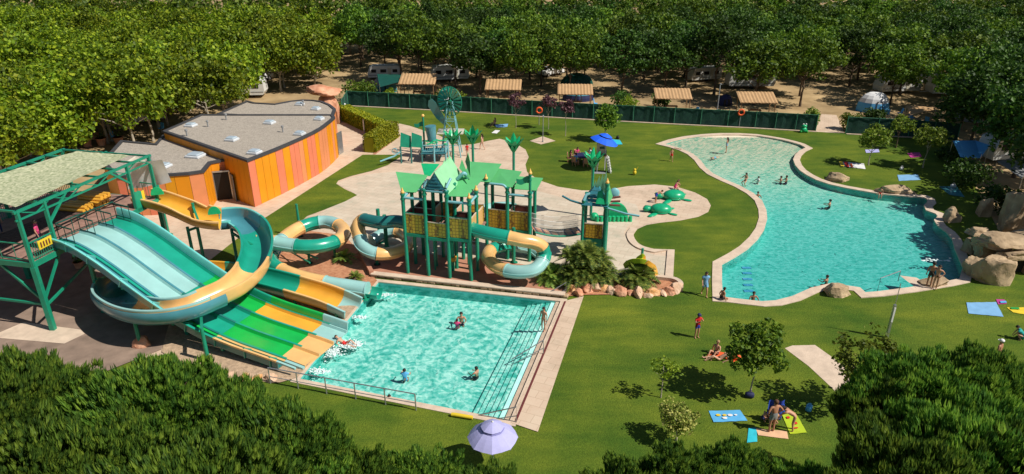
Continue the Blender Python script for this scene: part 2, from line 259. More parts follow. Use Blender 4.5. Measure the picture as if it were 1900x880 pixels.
# ---------------------------------------------------------------- mesh builder
ORG = {}
class MB:
    def __init__(s, mt=None): s.v = []; s.f = []; s.mi = []; s.ml = []; s.sm = []; s.X = None; s.use(mt) if mt else None
    def use(s, mt):
        if mt not in s.ml: s.ml.append(mt)
        s.cur = s.ml.index(mt); return s
    def add(s, vs, fs, smooth=False):
        b = len(s.v)
        if s.X is not None: vs = [s.X @ Vector(p) for p in vs]
        s.v += [tuple(p) for p in vs]
        for f in fs: s.f.append([b + i for i in f]); s.mi.append(s.cur); s.sm.append(smooth)
        return s
    def box(s, c, d, rz=0.0, rx=0.0, ry=0.0, bev=0.0):
        m = Matrix.Translation(c) @ Matrix.Rotation(rz, 4, 'Z') @ Matrix.Rotation(ry, 4, 'Y') @ Matrix.Rotation(rx, 4, 'X')
        x, y, z = d[0] / 2, d[1] / 2, d[2] / 2
        if bev <= 0:
            vs = [m @ Vector((a * x, b_ * y, c_ * z)) for a, b_, c_ in ((-1, -1, -1), (1, -1, -1), (1, 1, -1), (-1, 1, -1), (-1, -1, 1), (1, -1, 1), (1, 1, 1), (-1, 1, 1))]
            return s.add(vs, [(0, 3, 2, 1), (4, 5, 6, 7), (0, 1, 5, 4), (1, 2, 6, 5), (2, 3, 7, 6), (3, 0, 4, 7)])
        k = bev; vs = []; 
        ring = [(-x + k, -y), (x - k, -y), (x, -y + k), (x, y - k), (x - k, y), (-x + k, y), (-x, y - k), (-x, -y + k)]
        inn = [(a * (1 - k / x), b_ * (1 - k / y)) for a, b_ in ring]
        for zz, rr in ((-z, inn), (-z + k, ring), (z - k, ring), (z, inn)): vs += [m @ Vector((a, b_, zz)) for a, b_ in rr]
        fs = [tuple(range(7, -1, -1)), tuple(range(24, 32))]
        for l in range(3):
            for i in range(8): fs.append((l * 8 + i, l * 8 + (i + 1) % 8, l * 8 + 8 + (i + 1) % 8, l * 8 + 8 + i))
        return s.add(vs, fs)
    def beam(s, a, b, w, h=None):
        a = Vector(a); b = Vector(b); h = h or w; d = (b - a); L = d.length
        if L < 1e-6: return s
        q = d.to_track_quat('X', 'Z').to_matrix().to_4x4()
        m = Matrix.Translation((a + b) / 2) @ q
        vs = [m @ Vector((i * L / 2, j * w / 2, k * h / 2)) for i, j, k in ((-1, -1, -1), (1, -1, -1), (1, 1, -1), (-1, 1, -1), (-1, -1, 1), (1, -1, 1), (1, 1, 1), (-1, 1, 1))]
        return s.add(vs, [(0, 3, 2, 1), (4, 5, 6, 7), (0, 1, 5, 4), (1, 2, 6, 5), (2, 3, 7, 6), (3, 0, 4, 7)])
    def cyl(s, a, b, r0, r1=None, n=10, cap=True):
        a = Vector(a); b = Vector(b); r1 = r0 if r1 is None else r1
        q = (b - a).to_track_quat('Z', 'Y').to_matrix()
        vs = []; fs = []
        for c, r in ((a, r0), (b, r1)):
            for i in range(n):
                t = 2 * PI * i / n; vs.append(c + q @ Vector((r * math.cos(t), r * math.sin(t), 0)))
        for i in range(n): fs.append((i, (i + 1) % n, n + (i + 1) % n, n + i))
        s.add(vs, fs, True)
        if cap: s.add(vs[:n], [tuple(range(n - 1, -1, -1))]); s.add(vs[n:], [tuple(range(n))])
        return s
    def path(s, pts, r, n=8, closed=False):
        pts = [Vector(p) for p in pts]; rs = r if isinstance(r, (list, tuple)) else [r] * len(pts); vs = []; fs = []; K = len(pts)
        up = Vector((0, 0, 1))
        for i, p in enumerate(pts):
            t = (pts[(i + 1) % K] - pts[i - 1]) if closed else (pts[min(i + 1, K - 1)] - pts[max(i - 1, 0)])
            t.normalize(); u = up if abs(t.z) < 0.95 else Vector((0, 1, 0)); sd_ = t.cross(u).normalized(); u2 = sd_.cross(t)
            for k in range(n): a = 2 * PI * k / n; vs.append(p + (sd_ * math.cos(a) + u2 * math.sin(a)) * rs[i])
        for i in range(K if closed else K - 1):
            j = (i + 1) % K
            for k in range(n): fs.append((i * n + k, j * n + k, j * n + (k + 1) % n, i * n + (k + 1) % n))
        if not closed: fs += [tuple(range(n)), tuple((K - 1) * n + k for k in range(n - 1, -1, -1))]
        return s.add(vs, fs, True)
    def prism(s, poly, z0, z1, top=True, bot=True):
        n = len(poly); vs = [(p[0], p[1], z0) for p in poly] + [(p[0], p[1], z1) for p in poly]
        tri = tessellate_polygon([[Vector((p[0], p[1], 0)) for p in poly]])
        fs = [(i, (i + 1) % n, n + (i + 1) % n, n + i) for i in range(n)]
        if top: fs += [tuple(n + i for i in t) for t in tri]
        if bot: fs += [tuple(t) for t in tri]
        return s.add(vs, fs)
    def slab(s, quad, th, nrm=None):
        q = [Vector(p) for p in quad]; n = nrm or (q[1] - q[0]).cross(q[2] - q[0]).normalized(); k = len(q)
        vs = q + [p - n * th for p in q]
        return s.add(vs, [tuple(range(k)), tuple(range(2 * k - 1, k - 1, -1))] + [(i, k + i, k + (i + 1) % k, (i + 1) % k) for i in range(k)])
    def ball(s, c, r, n=8, m=6, sq=(1, 1, 1)):
        vs = [Vector((0, 0, 1))]; fs = []
        for i in range(1, m):
            for k in range(n): a = PI * i / m; b_ = 2 * PI * k / n; vs.append(Vector((math.sin(a) * math.cos(b_), math.sin(a) * math.sin(b_), math.cos(a))))
        vs.append(Vector((0, 0, -1)))
        for k in range(n): fs.append((0, 1 + k, 1 + (k + 1) % n)); fs.append((len(vs) - 1, 1 + (m - 2) * n + (k + 1) % n, 1 + (m - 2) * n + k))
        for i in range(m - 2):
            for k in range(n): fs.append((1 + i * n + k, 1 + (i + 1) * n + k, 1 + (i + 1) * n + (k + 1) % n, 1 + i * n + (k + 1) % n))
        c = Vector(c); return s.add([c + Vector((p.x * r * sq[0], p.y * r * sq[1], p.z * r * sq[2])) for p in vs], fs, True)
    def sweep(s, prof, path, closed_prof=True, bank=None, caps=True):
        """prof: [(side, up)] ; side is to the right of travel"""
        pts = [Vector(p) for p in path]; K = len(pts); n = 0; vs = []; fs = []
        for i, p in enumerate(pts):
            t = pts[min(i + 1, K - 1)] - pts[max(i - 1, 0)]; t.normalize()
            sd_ = t.cross(Vector((0, 0, 1))).normalized(); up = sd_.cross(t)
            if bank: 
                a = bank[i]; sd_, up = sd_ * math.cos(a) + up * math.sin(a), up * math.cos(a) - sd_ * math.sin(a)
            pr = prof(i) if callable(prof) else prof
            n = len(pr)
            for a, b_ in pr: vs.append(p + sd_ * a + up * b_)
        e = n if closed_prof else n - 1
        for i in range(K - 1):
            for k in range(e): fs.append((i * n + k, i * n + (k + 1) % n, (i + 1) * n + (k + 1) % n, (i + 1) * n + k))
        if closed_prof and caps:
            fs.append(tuple(range(n))); fs.append(tuple((K - 1) * n + k for k in range(n - 1, -1, -1)))
        return s.add(vs, fs, True)
    def build(s, name, parent=None, mt=None):
        org = ORG.get(parent.name, Vector((0, 0, 0))) if parent else s.org if hasattr(s, 'org') else Vector((0, 0, 0))
        me = bpy.data.meshes.new(name)
        me.from_pydata([(p[0] - org[0], p[1] - org[1], p[2] - org[2]) for p in s.v], [], s.f)
        for m_ in s.ml: me.materials.append(M(m_))
        me.polygons.foreach_set('material_index', s.mi); me.polygons.foreach_set('use_smooth', s.sm)
        me.validate(); me.update()
        if any(s.sm):
            try: me.set_sharp_from_angle(angle=R(48))
            except Exception: pass
        o = bpy.data.objects.new(name, me); COL.objects.link(o)
        if parent: o.parent = parent; ORG[o.name] = org
        elif hasattr(s, 'org'): o.location = s.org; ORG[o.name] = Vector(s.org)
        return o
def at(v): b = MB(); b.org = Vector(v); return b
def one(mt, loc=None):
    b = MB(mt)
    if loc is not None: b.org = Vector(loc)
    return b
def thing(name, label, cat, loc=(0, 0, 0), group=None):
    o = bpy.data.objects.new(name, None); COL.objects.link(o); o.location = loc; o.empty_display_size = 0.3
    o['label'] = label; o['category'] = cat
    if group: o['group'] = group
    ORG[o.name] = Vector(loc); return o
def tag(o, label, cat, group=None, kind=None):
    o['label'] = label; o['category'] = cat
    if group: o['group'] = group
    if kind: o['kind'] = kind
    return o
def struct(o, label=None):
    o['kind'] = 'structure'
    if label: o['label'] = label
    return o
def kids(o): return KIDS.get(o.name, [])
KIDS = {}
def index_kids():
    KIDS.clear()
    for o in bpy.data.objects:
        if o.parent: KIDS.setdefault(o.parent.name, []).append(o)
def dup(root, loc, rz=0.0, sc=1.0, label=None, group=None):
    if root.name not in KIDS: index_kids()
    def cp(o, par):
        c = o.copy(); COL.objects.link(c)
        if par: c.parent = par
        for k in list(KIDS.get(o.name, [])): cp(k, c)
        return c
    r = cp(root, None); r.location = loc; r.rotation_euler = (0, 0, rz)
    r.scale = (sc, sc, sc) if not isinstance(sc, (tuple, list)) else sc
    if label: r['label'] = label
    if group: r['group'] = group
    return r
def place(root, loc, rz=0.0, sc=1.0):
    root.location = loc; root.rotation_euler = (0, 0, rz); root.scale = (sc, sc, sc) if not isinstance(sc, (tuple, list)) else sc
    return root
def cr(pts, per=8, closed=False):
    """smooth path through points"""
    p = [Vector(q) for q in pts]; out = []; n = len(p)
    for i in range(n if closed else n - 1):
        if closed: a, b, c, d = p[i - 1], p[i], p[(i + 1) % n], p[(i + 2) % n]
        else: a, b, c, d = p[max(i - 1, 0)], p[i], p[i + 1], p[min(i + 2, n - 1)]
        for k in range(per):
            t = k / per
            out.append(0.5 * ((2 * b) + (c - a) * t + (2 * a - 5 * b + 4 * c - d) * t * t + (3 * b - a - 3 * c + d) * t ** 3))
    if not closed: out.append(p[-1])
    return out
def offset_poly(poly, d):
    n = len(poly); out = []
    area = sum(poly[i][0] * poly[(i + 1) % n][1] - poly[(i + 1) % n][0] * poly[i][1] for i in range(n))
    sg = 1 if area > 0 else -1
    for i in range(n):
        a, b, c = Vector(poly[i - 1][:2]), Vector(poly[i][:2]), Vector(poly[(i + 1) % n][:2])
        e1 = (b - a).normalized(); e2 = (c - b).normalized()
        n1 = Vector((-e1.y, e1.x)) * sg; n2 = Vector((-e2.y, e2.x)) * sg
        m_ = (n1 + n2); 
        if m_.length < 1e-3: m_ = n1
        m_.normalize(); k = d / max(0.45, m_.dot(n1)); out.append(Vector((b.x + m_.x * k, b.y + m_.y * k, 0)))
    return out
def sheet(name, outer, holes, z, mt, skirt=None):
    loops = [[Vector((p[0], p[1], 0)) for p in outer]] + [[Vector((p[0], p[1], 0)) for p in h] for h in holes]
    tri = tessellate_polygon(loops); vs = [(p.x, p.y, z) for l in loops for p in l]
    b = MB(mt); b.add(vs, [tuple(t) for t in tri])
    o = b.build(name)
    bm = bmesh.new(); bm.from_mesh(o.data); bmesh.ops.recalc_face_normals(bm, faces=bm.faces)
    for f in bm.faces:
        if f.normal.z < 0: f.normal_flip()
    bm.to_mesh(o.data); bm.free()
    return struct(o)
# ================================================================ GROUND
LAG = PL(cr([(1218,268,0),(1268,254,0),(1336,248,0),(1405,250,0),(1455,258,0),(1491,267,0),(1509,275,0)], 4) and
 [(1216,268),(1240,260),(1268,254),(1302,250),(1336,248),(1370,248),(1405,250),(1432,254),(1455,258),(1476,263),(1493,268),(1508,276),(1495,282),(1487,290),(1484,298),(1488,308),(1496,317),(1508,325),(1524,333),(1545,340),(1572,346),(1600,351),(1629,356),(1672,360),(1720,364),(1734,370),(1737,378),(1730,385),(1733,391),(1750,397),(1757,405),(1750,412),(1755,420),(1772,432),(1784,446),(1790,465),(1806,500),(1800,525),(1768,532),(1731,538),(1700,543),(1640,551),(1598,554),(1584,541),(1550,536),(1520,543),(1485,559),(1450,568),(1418,570),(1382,566),(1350,562),(1322,560),(1321,522),(1322,487),(1350,472),(1372,458),(1390,441),(1402,424),(1408,405),(1407,390),(1400,373),(1385,360),(1362,347),(1336,336),(1312,324),(1298,312),(1288,298),(1275,287),(1258,279),(1238,273)])
LAG_IN = offset_poly(LAG, 0.62)
POOL = PL([(702,524),(1040,560),(946,781),(556,704)])
POOLR = offset_poly(POOL, -0.35)
FAR = 900
g = sheet('ground', [(-FAR, -60, 0), (FAR, -60, 0), (FAR, FAR, 0), (-FAR, FAR, 0)], [offset_poly(POOL, -0.1), offset_poly(LAG, 0.3)], 0, 'sand')
lawn_o = PL([(600,188),(1100,221.5),(1513,244),(1684,253),(1775,262),(1800,330),(1860,440),(1960,480),(2150,560),(2150,1000),(1500,1150),(200,1150),(-300,900),(-300,640),(400,420)])
sheet('lawn', lawn_o, [offset_poly(POOL, -0.1), offset_poly(LAG, 0.3)], 0.012, 'grass')
pave_o = PL([(-300,430),(180,372),(300,330),(560,262),(632,215),(652,208),(700,219),(733,228),(760,234),(790,244),(815,252),(850,270),(880,268),(905,262),(927,258),(955,266),(975,278),(981,292),(975,306),(978,320),(1000,335),(1035,347),(1080,354),(1120,354),(1165,346),(1215,343),(1255,347),(1290,358),(1312,370),(1319,382),(1314,394),(1296,403),(1262,410),(1225,414),(1200,418),(1182,426),(1175,437),(1180,450),(1192,459),(1213,465),(1251,466),(1248,522),(1150,530),(1040,540),(880,530),(694,514),(560,600),(300,660),(-300,760)])
sheet('paving', pave_o, [], 0.024, 'paving')
pad_o = PL([(624,341),(650,330),(700,322),(760,318),(860,322),(960,345),(1060,372),(1150,372),(1180,380),(1190,400),(1170,415),(1158,432),(1165,452),(1185,466),(1215,474),(1236,476),(1233,516),(1150,520),(1050,515),(900,480),(745,468),(690,478),(668,470),(640,438),(575,414),(605,389),(663,363)])
sheet('splash_pad', pad_o, [], 0.036, 'padpave')
sheet('grass_patch', PL([(673,288),(745,288),(743,292),(720,307),(690,318),(650,328),(628,336),(624,342),(640,352),(663,363),(640,375),(605,389),(570,402),(545,425),(500,455),(440,492),(382,490),(480,413)]), [], 0.048, 'grass')
sheet('bark_bed', PL([(425,508),(470,470),(510,450),(560,428),(640,438),(668,472),(694,516),(700,522),(668,560),(560,575),(430,560)]), [], 0.060, 'bark')
sheet('gravel_bed', PL([(425,548),(560,560),(676,552),(553,702),(520,712),(440,708),(360,690),(300,655),(312,610),(330,560)]), [], 0.076, 'gravel')
sheet('castle_terrace', PL([(668,472),(690,478),(745,469),(900,482),(1010,498),(1052,520),(1062,541),(1040,553),(694,516)]), [], 0.060, 'redpave')
sheet('painted_shade_terrace', PL([(-300,470),(100,470),(200,440),(300,470),(330,560),(320,600),(300,650),(200,690),(-300,760)]), [], 0.066, 'painted_shade_pave')  # dark sheet painting in the shade below tower and slides
sheet('paving_slab', PL([(45,600),(150,614),(158,622),(120,640),(-20,628)]), [], 0.082, 'stone_rim')
sheet('planting_bed', PL([(1045,552),(1062,530),(1110,507),(1180,520),(1248,522),(1260,530),(1263,543),(1220,551),(1150,548),(1080,549)]), [], 0.072, 'bark')
sheet('lamp_slab', PL([(983,262),(1007,253.5),(1031,262),(1004,268.5)]), [], 0.026, 'paving')
sheet('garden_path', PL([(1456,647),(1470,642),(1512,641),(1553,670),(1600,718),(1650,780),(1720,880),(1640,880),(1590,780),(1545,722),(1500,680)]), [], 0.026, 'stone_rim')
sheet('gate_path', PL([(1512,245),(1567,248),(1552,214),(1524,212)]), [], 0.026, 'paving')
def ring(name, outer, inner, z0, z1, mt):
    b = MB(mt); n = len(outer)
    vs = [(p[0], p[1], z1) for p in outer] + [(p[0], p[1], z1) for p in inner] + [(p[0], p[1], z0) for p in outer] + [(p[0], p[1], z0) for p in inner]
    fs = []
    for i in range(n):
        j = (i + 1) % n; fs += [(i, j, n + j, n + i), (2 * n + i, 2 * n + j, j, i), (n + i, n + j, 3 * n + j, 3 * n + i)]
    b.add(vs, fs); return struct(b.build(name))
# splash pool --------------------------------------------------------
WZ = -0.16
ring('pool_coping', POOLR, POOL, -0.02, 0.045, 'stone_rim')
def walls(name, poly, zt, zb, mt):
    b = MB(mt); n = len(poly); b.add([(p[0], p[1], zt) for p in poly] + [(p[0], p[1], zb) for p in poly], [(i, (i + 1) % n, n + (i + 1) % n, n + i) for i in range(n)])
    return struct(b.build(name))
P1O = offset_poly(POOL, -0.005)
walls('pool_walls', P1O, 0.0, -1.15, 'pool_wall')
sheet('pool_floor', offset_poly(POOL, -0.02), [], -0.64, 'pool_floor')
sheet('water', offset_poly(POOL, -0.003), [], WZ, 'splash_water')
A, B_ = POOL[1], POOL[2]
dirn = (B_ - A).normalized(); inn = Vector((dirn.y, -dirn.x, 0))
if inn.x > 0: inn = -inn
for k in range(7):
    b = MB('kerb' if k == 0 else 'pool_floor'); w = 0.29
    b.add([tuple(A + dirn * 0.3 * 0 + inn * (w * k)) , tuple(B_ + inn * (w * k)), tuple(B_ + inn * (w * (k + 1))), tuple(A + inn * (w * (k + 1)))] and
      [tuple(q.to_2d()) + (z,) for z in (-0.05 - k * 0.075, -1.12) for q in (A + inn * (w * k), B_ + inn * (w * k), B_ + inn * (w * (k + 1) - 0.002), A + inn * (w * (k + 1) - 0.002))],
      [(0, 1, 2, 3), (2, 3, 7, 6), (0, 4, 5, 1), (0, 3, 7, 4), (1, 5, 6, 2)])
    struct(b.build('pool_step'))
sheet('pool_deck', PL([(1044,561),(1083,551),(998,803),(948,786)]), [], 0.052, 'paving')
b = MB('c_maroon'); q = [A - inn * 0.34, B_ - inn * 0.34, B_ - inn * 0.24, A - inn * 0.24]
b.slab([(p.x, p.y, 0.075) for p in q], 0.05, Vector((0, 0, 1))); struct(b.build('deck_drain'))
# lagoon --------------------------------------------------------------
ring('lagoon_coping', LAG, LAG_IN, -0.05, 0.06, 'stone_rim')
walls('lagoon_walls', offset_poly(LAG, 0.60), 0.0, -1.3, 'pool_wall')
def lag_z(y): 
    ks = [(30, -.8), (42, -.78), (50, -.72), (58, -0.5), (66, -0.28), (72, -0.13), (76, 0.0), (90, 0.03)]
    for (a, za), (c, zc) in zip(ks, ks[1:]):
        if y <= c: return za + (zc - za) * (y - a) / (c - a)
    return 0.03
fl = sheet('lagoon_floor', offset_poly(LAG, 0.58), [], 0, 'lagoon_floor')
bm = bmesh.new(); bm.from_mesh(fl.data)
for y in (42, 50, 58, 66, 72, 76): bmesh.ops.bisect_plane(bm, geom=bm.verts[:] + bm.edges[:] + bm.faces[:], plane_co=(0, y, 0), plane_no=(0, 1, 0))
for v in bm.verts: v.co.z = lag_z(v.co.y)
bm.to_mesh(fl.data); bm.free()
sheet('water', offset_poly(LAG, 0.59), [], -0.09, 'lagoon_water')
# pad kerb
kb = PL([(1182,426),(1175,437),(1180,450),(1192,459),(1213,465),(1251,466),(1248,522)])
kp = cr(kb[:5], 5) + [kb[5], kb[6]]
b = MB('stone_rim'); b.sweep([(-0.02, 0), (-0.02, 0.12), (0.5, 0.12), (0.5, 0)], kp); struct(b.build('pad_kerb'))
b = MB('stone_rim'); b.sweep([(-0.15, 0), (-0.15, 0.3), (0.15, 0.3), (0.15, 0)], cr(PL([(1215,519),(1235,521),(1252,524),(1262,531),(1262,541)]), 4)); struct(b.build('bed_kerb'))
sheet('pier', PL([(1669,513),(1700,517),(1733,537),(1700,543),(1640,551),(1598,554),(1640,544),(1700,537)]), [], .068, 'stone_rim')
# stone retaining wall by the pool
def leafy(name_pts): pass
b = MB('rock_tan'); a1, a2 = P(690,513), P(1048,552); n_ = 60; rnd = random.Random(5)
d_ = (a2 - a1); L_ = d_.length; d_.normalize(); s_ = Vector((d_.y, -d_.x, 0))
x = 0
while x < L_ - 0.1:
    w = rnd.uniform(0.25, 0.6)
    for zc, hh in ((0.10, 0.2), (-0.14, 0.26), (-0.42, 0.26)):
        c = a1 + d_ * (x + w / 2) + s_ * rnd.uniform(-0.04, 0.04); b.box((c.x, c.y, zc), (w * 0.97, 0.36, hh * 0.96), math.atan2(d_.y, d_.x) + rnd.uniform(-.03, .03), rnd.uniform(-.05, .05), bev=0.05)
    x += w
b.use('stone_rim'); b.beam(a1 + s_ * -.02 + Vector((0, 0, .235)), a2 + s_ * -.02 + Vector((0, 0, .235)), .46, .07); tag(b.build('stone_wall'), 'low rubble stone wall between the castle terrace and the splash pool', 'wall')
b = MB('redpave'); a3 = P(668,470); e_ = (a1 - a3).normalized(); 
b.beam((a3.x, a3.y, 0.2), (a1.x, a1.y, 0.2), 0.28, 0.42); tag(b.build('retaining_kerb'), 'low red kerb wall separating the palm bed from the castle terrace', 'wall')

# ================================================================ ROCKS
def rock(loc, size, seed, mt, label, name='boulder', group=None, rz=0, cat='boulder', flat=0.25, sub=4, parent=None, cuts=13):
    r = random.Random(seed); bm = bmesh.new(); bmesh.ops.create_icosphere(bm, subdivisions=sub, radius=1)
    pl = []
    for _ in range(cuts):
        n = Vector((r.gauss(0, 1), r.gauss(0, 1), r.gauss(0, 0.8))).normalized(); pl.append((n, r.uniform(0.48, 0.82)))
    if name == 'rock_block': pl = pl[:6] + [(Vector((sx * 1.0, r.uniform(-.2, .2), r.uniform(-.15, .15))).normalized(), r.uniform(.62, .74)) for sx in (-1, 1)] + [(Vector((r.uniform(-.2, .2), sx * 1.0, r.uniform(-.1, .2))).normalized(), r.uniform(.6, .72)) for sx in (-1, 1)] + [(Vector((r.uniform(-.12, .12), r.uniform(-.12, .12), 1)).normalized(), r.uniform(.6, .7))]
    off = Vector((seed * 3.1, seed * 1.7, seed))
    for v in bm.verts:
        p = v.co.copy()
        for n, d in pl:
            k = p.dot(n)
            if k > d: p -= n * (k - d) * 0.92
        p += p.normalized() * (noise.noise(p * 1.6 + off) * 0.12 + noise.noise(p * 5 + off) * 0.05 + abs(noise.noise(p * 3.1 + off)) * -0.10)
        v.co = Vector((p.x * size[0], p.y * size[1], max(p.z * size[2], -size[2] * flat)))
    bmesh.ops.rotate(bm, verts=bm.verts, matrix=Matrix.Rotation(rz, 3, 'Z'))
    for v in bm.verts: v.co.z += size[2] * flat
    me = bpy.data.meshes.new(name); bm.to_mesh(me); bm.free(); me.materials.append(M(mt))
    me.polygons.foreach_set('use_smooth', [True] * len(me.polygons))
    try: me.set_sharp_from_angle(angle=R(24))
    except Exception: pass
    o = bpy.data.objects.new(name, me); COL.objects.link(o); o.location = loc
    if parent: o.parent = parent; o.location = Vector(loc) - ORG[parent.name]; return o
    ORG[o.name] = Vector(loc)
    return tag(o, label, cat, group)
bx = [(1062,541,.45,'rock_orange'),(1075,548,.42,'rock_red'),(1088,541,.5,'rock_red'),(1103,539,.48,'rock_peach'),(1119,541,.42,'rock_orange'),(1133,543,.42,'rock_peach'),(1150,545,.5,'rock_red'),(1168,546,.35,'rock_red'),(1183,547,.5,'rock_peach'),(1199,549,.36,'rock_peach'),(1213,547,.5,'rock_orange'),(1229,546,.34,'rock_peach'),(1240,545,.46,'rock_red'),(1254,541,.52,'rock_peach')]
nm = {'rock_orange': 'orange', 'rock_red': 'reddish', 'rock_peach': 'peach'}
ORD = ['first', 'second', 'third', 'fourth', 'fifth', 'sixth', 'seventh', 'eighth', 'ninth', 'tenth', 'eleventh', 'twelfth', 'thirteenth', 'fourteenth', 'fifteenth', 'sixteenth', 'seventeenth', 'eighteenth', 'nineteenth', 'twentieth', 'twenty-first', 'twenty-second', 'twenty-third', 'twenty-fourth', 'twenty-fifth', 'twenty-sixth']
for i, (x, y, s, m_) in enumerate(bx):
    rock(P(x, y), (s * 1.25, s * 0.95, s * 0.95), 11 + i, m_, nm[m_] + ' boulder, ' + ORD[i] + ' from the left in the row edging the cycad bed', 'boulder', 'boulders edging the cycad bed', rz=i)
for i, (x, y, s) in enumerate([(332,680,.45),(380,692,.5),(403,702,.4),(428,703,.55),(452,703,.4),(478,706,.45),(504,705,.5)]):
    rock(P(x, y), (s, s * .7, s * .55), 40 + i, 'rock_orange' if i % 3 else 'rock_peach', 'boulder, ' + ORD[i] + ' from the left edging the gravel in front of the wide slide', 'boulder', 'boulders edging the gravel', rz=i * 2)
rock(P(265,640), (.6,.5,.6), 63, 'rock_red', 'reddish boulder in shade under the curved flume')
rock(P(1553,334), (1.55,.85,.75), 71, 'rock_tan', 'pale sloping boulder on the lawn beside the lagoon edge', rz=-.35)
rock(P(1662,358), (2.0,.8,.7), 72, 'rock_tan', 'long low pale boulder at the lagoon edge with a bather by it', rz=-.05)
rock(P(1768,410), (.85,.7,1.0), 73, 'rock_tan', 'rounded boulder standing by the jagged lagoon corner', rz=.4)
rock(P(1551,546), (1.05,.7,.8), 74, 'rock_tan', 'peaked boulder set into the near lagoon rim', rz=0)
rock(P(1733,528), (1.0,.75,.55), 75, 'rock_tan', 'low pale boulder at the pier end beside the couple', rz=-.2)
rock(P(1822,400), (.75,.6,1.5), 76, 'rock_tan', 'narrow upright boulder in the shade behind the grotto', rz=.8)
wf = thing('rock_grotto', 'big stacked tan rock grotto with a dark cave at the right end of the lagoon', 'rock formation', P(1850,500))
def gp(x, y, z, s, sd, rz=0, fl=.5):
    rock(P(x, y, z), s, sd, 'rock_tan', None, 'rock_block', rz=rz, parent=wf, flat=fl)
gp(1838,522,0,(1.45,1.0,1.5),81,.2); gp(1838,474,.2,(1.8,1.2,1.3),82,.1); gp(1812,434,1.6,(1.0,.7,.42),83,.1,.4); gp(1806,512,-.1,(.85,.8,1.0),92,.3); gp(1800,470,-.1,(.8,.7,.9),93,.5)
gp(1868,452,1.9,(1.7,1.1,.5),84,-.1,.4); gp(1842,458,1.4,(1.6,1.0,.55),85,.1,.4); gp(1915,500,0,(1.3,1.5,2.2),86,.2)
gp(1876,428,0,(1.45,.9,2.7),87,.1); gp(1925,450,1.4,(2.2,1.3,.8),88,0,.4); gp(1990,480,0,(2.5,2,2.4),89,0); gp(1884,478,1.2,(1.4,.8,.5),90,0,.4); gp(1960,420,0,(2.2,1.5,2.8),91,0)
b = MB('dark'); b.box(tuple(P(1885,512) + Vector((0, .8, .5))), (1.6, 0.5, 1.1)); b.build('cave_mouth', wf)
b = MB('foam')
for k in range(26): rr = random.Random(k); b.ball(P(1745 + rr.uniform(-40, 20), 482 + rr.uniform(-3, 3), -0.08), rr.uniform(.03, .09), 6, 4, (1.5, 1, .35))
tag(b.build('foam'), 'white foam from the grotto water jet on the lagoon', 'foam', kind='stuff')

# ================================================================ BUILDING
RF = {}
bd = thing('changing_room_building', 'low curved building clad in orange and salmon vertical panels with a flat grey roof', 'building', P(480,330))
def volume(roof_px, z, name, colors, seed, skylights, pipes, dots=()):
    rp = [P(x, y, z) for x, y in roof_px]; n = len(rp)
    b = MB('wall_orange'); rnd = random.Random(seed); cur = None; left = 0
    area = sum(rp[i].x * rp[(i + 1) % n].y - rp[(i + 1) % n].x * rp[i].y for i in range(n))
    for i in range(n):
        a, c = rp[i], rp[(i + 1) % n]; L = (c - a).length; k = max(1, round(L / 0.78)); cc = colors.get(i)
        for j in range(k):
            if cc and isinstance(cc, list): col = cc[min(len(cc) - 1, int(j * len(cc) / k))]
            else: col = cc or 'wall_amber'
            p, q = a.lerp(c, j / k), a.lerp(c, (j + 1) / k); t = (q - p).normalized() * 0.012
            nn = Vector((t.y, -t.x, 0)).normalized() * (1 if area > 0 else -1)
            p1, q1 = p + t, q - t
            b.use(col).add([(p1.x, p1.y, 0), (q1.x, q1.y, 0), (q1.x, q1.y, z), (p1.x, p1.y, z)], [(0, 1, 2, 3)])
            g0, g1 = p - t - nn * .02, p + t - nn * .02
            b.use('roof_edge').add([(p.x - t.x - nn.x * .03, p.y - t.y - nn.y * .03, 0), (p1.x - nn.x * .03, p1.y - nn.y * .03, 0), (p1.x - nn.x * .03, p1.y - nn.y * .03, z), (p.x - t.x - nn.x * .03, p.y - t.y - nn.y * .03, z)], [(0, 1, 2, 3)])
    b.build('wall', bd)
    inn_ = offset_poly(rp, 0.22); out_ = offset_poly(rp, -0.08)
    b = MB('roof_grit'); b.prism([(p.x, p.y) for p in inn_], z - .25, z - 0.03); rf = b.build('roof', bd)
    b = MB('roof_edge'); vs = []
    for pts, zz in ((out_, z - .12), (out_, z + .07), (inn_, z + .07), (inn_, z - .06)): vs += [(p.x, p.y, zz) for p in pts]
    b.add(vs, [(l * n + i, l * n + (i + 1) % n, (l + 1) * n + (i + 1) % n, (l + 1) * n + i) for l in range(3) for i in range(n)]); b.build('parapet', rf)
    for x, y, s in skylights:
        c = P(x, y, z + .1); b = MB('skyframe'); b.box((c.x, c.y, z + .06), (s, s * .9, .22), -.25, bev=.05); f = b.build('skylight', rf)
        b = MB('skylight'); b.box((c.x, c.y, z + .22), (s * .8, s * .72, .16), -.25, bev=.07); b.build('dome', f)
    for x, y in pipes:
        c = P(x, y, z + .0); b = MB('steel_dark' if 0 else 'grey'); b.cyl((c.x, c.y, z - .05), (c.x, c.y, z + .45), .06); b.cyl((c.x, c.y, z + .42), (c.x, c.y, z + .58), .12); b.build('vent_pipe', rf)
O_, A_, S_, K_ = 'wall_orange', 'wall_amber', 'wall_salmon', 'wall_pink'
main = [(303.5,244),(373.4,213.5),(450,213.5),(530,213.5),(617,213.5),(620.5,218.6),(613,225),(605,231.5),(596,238),(583,245.5),(561,256),(536,267),(510,278),(458.6,298)]
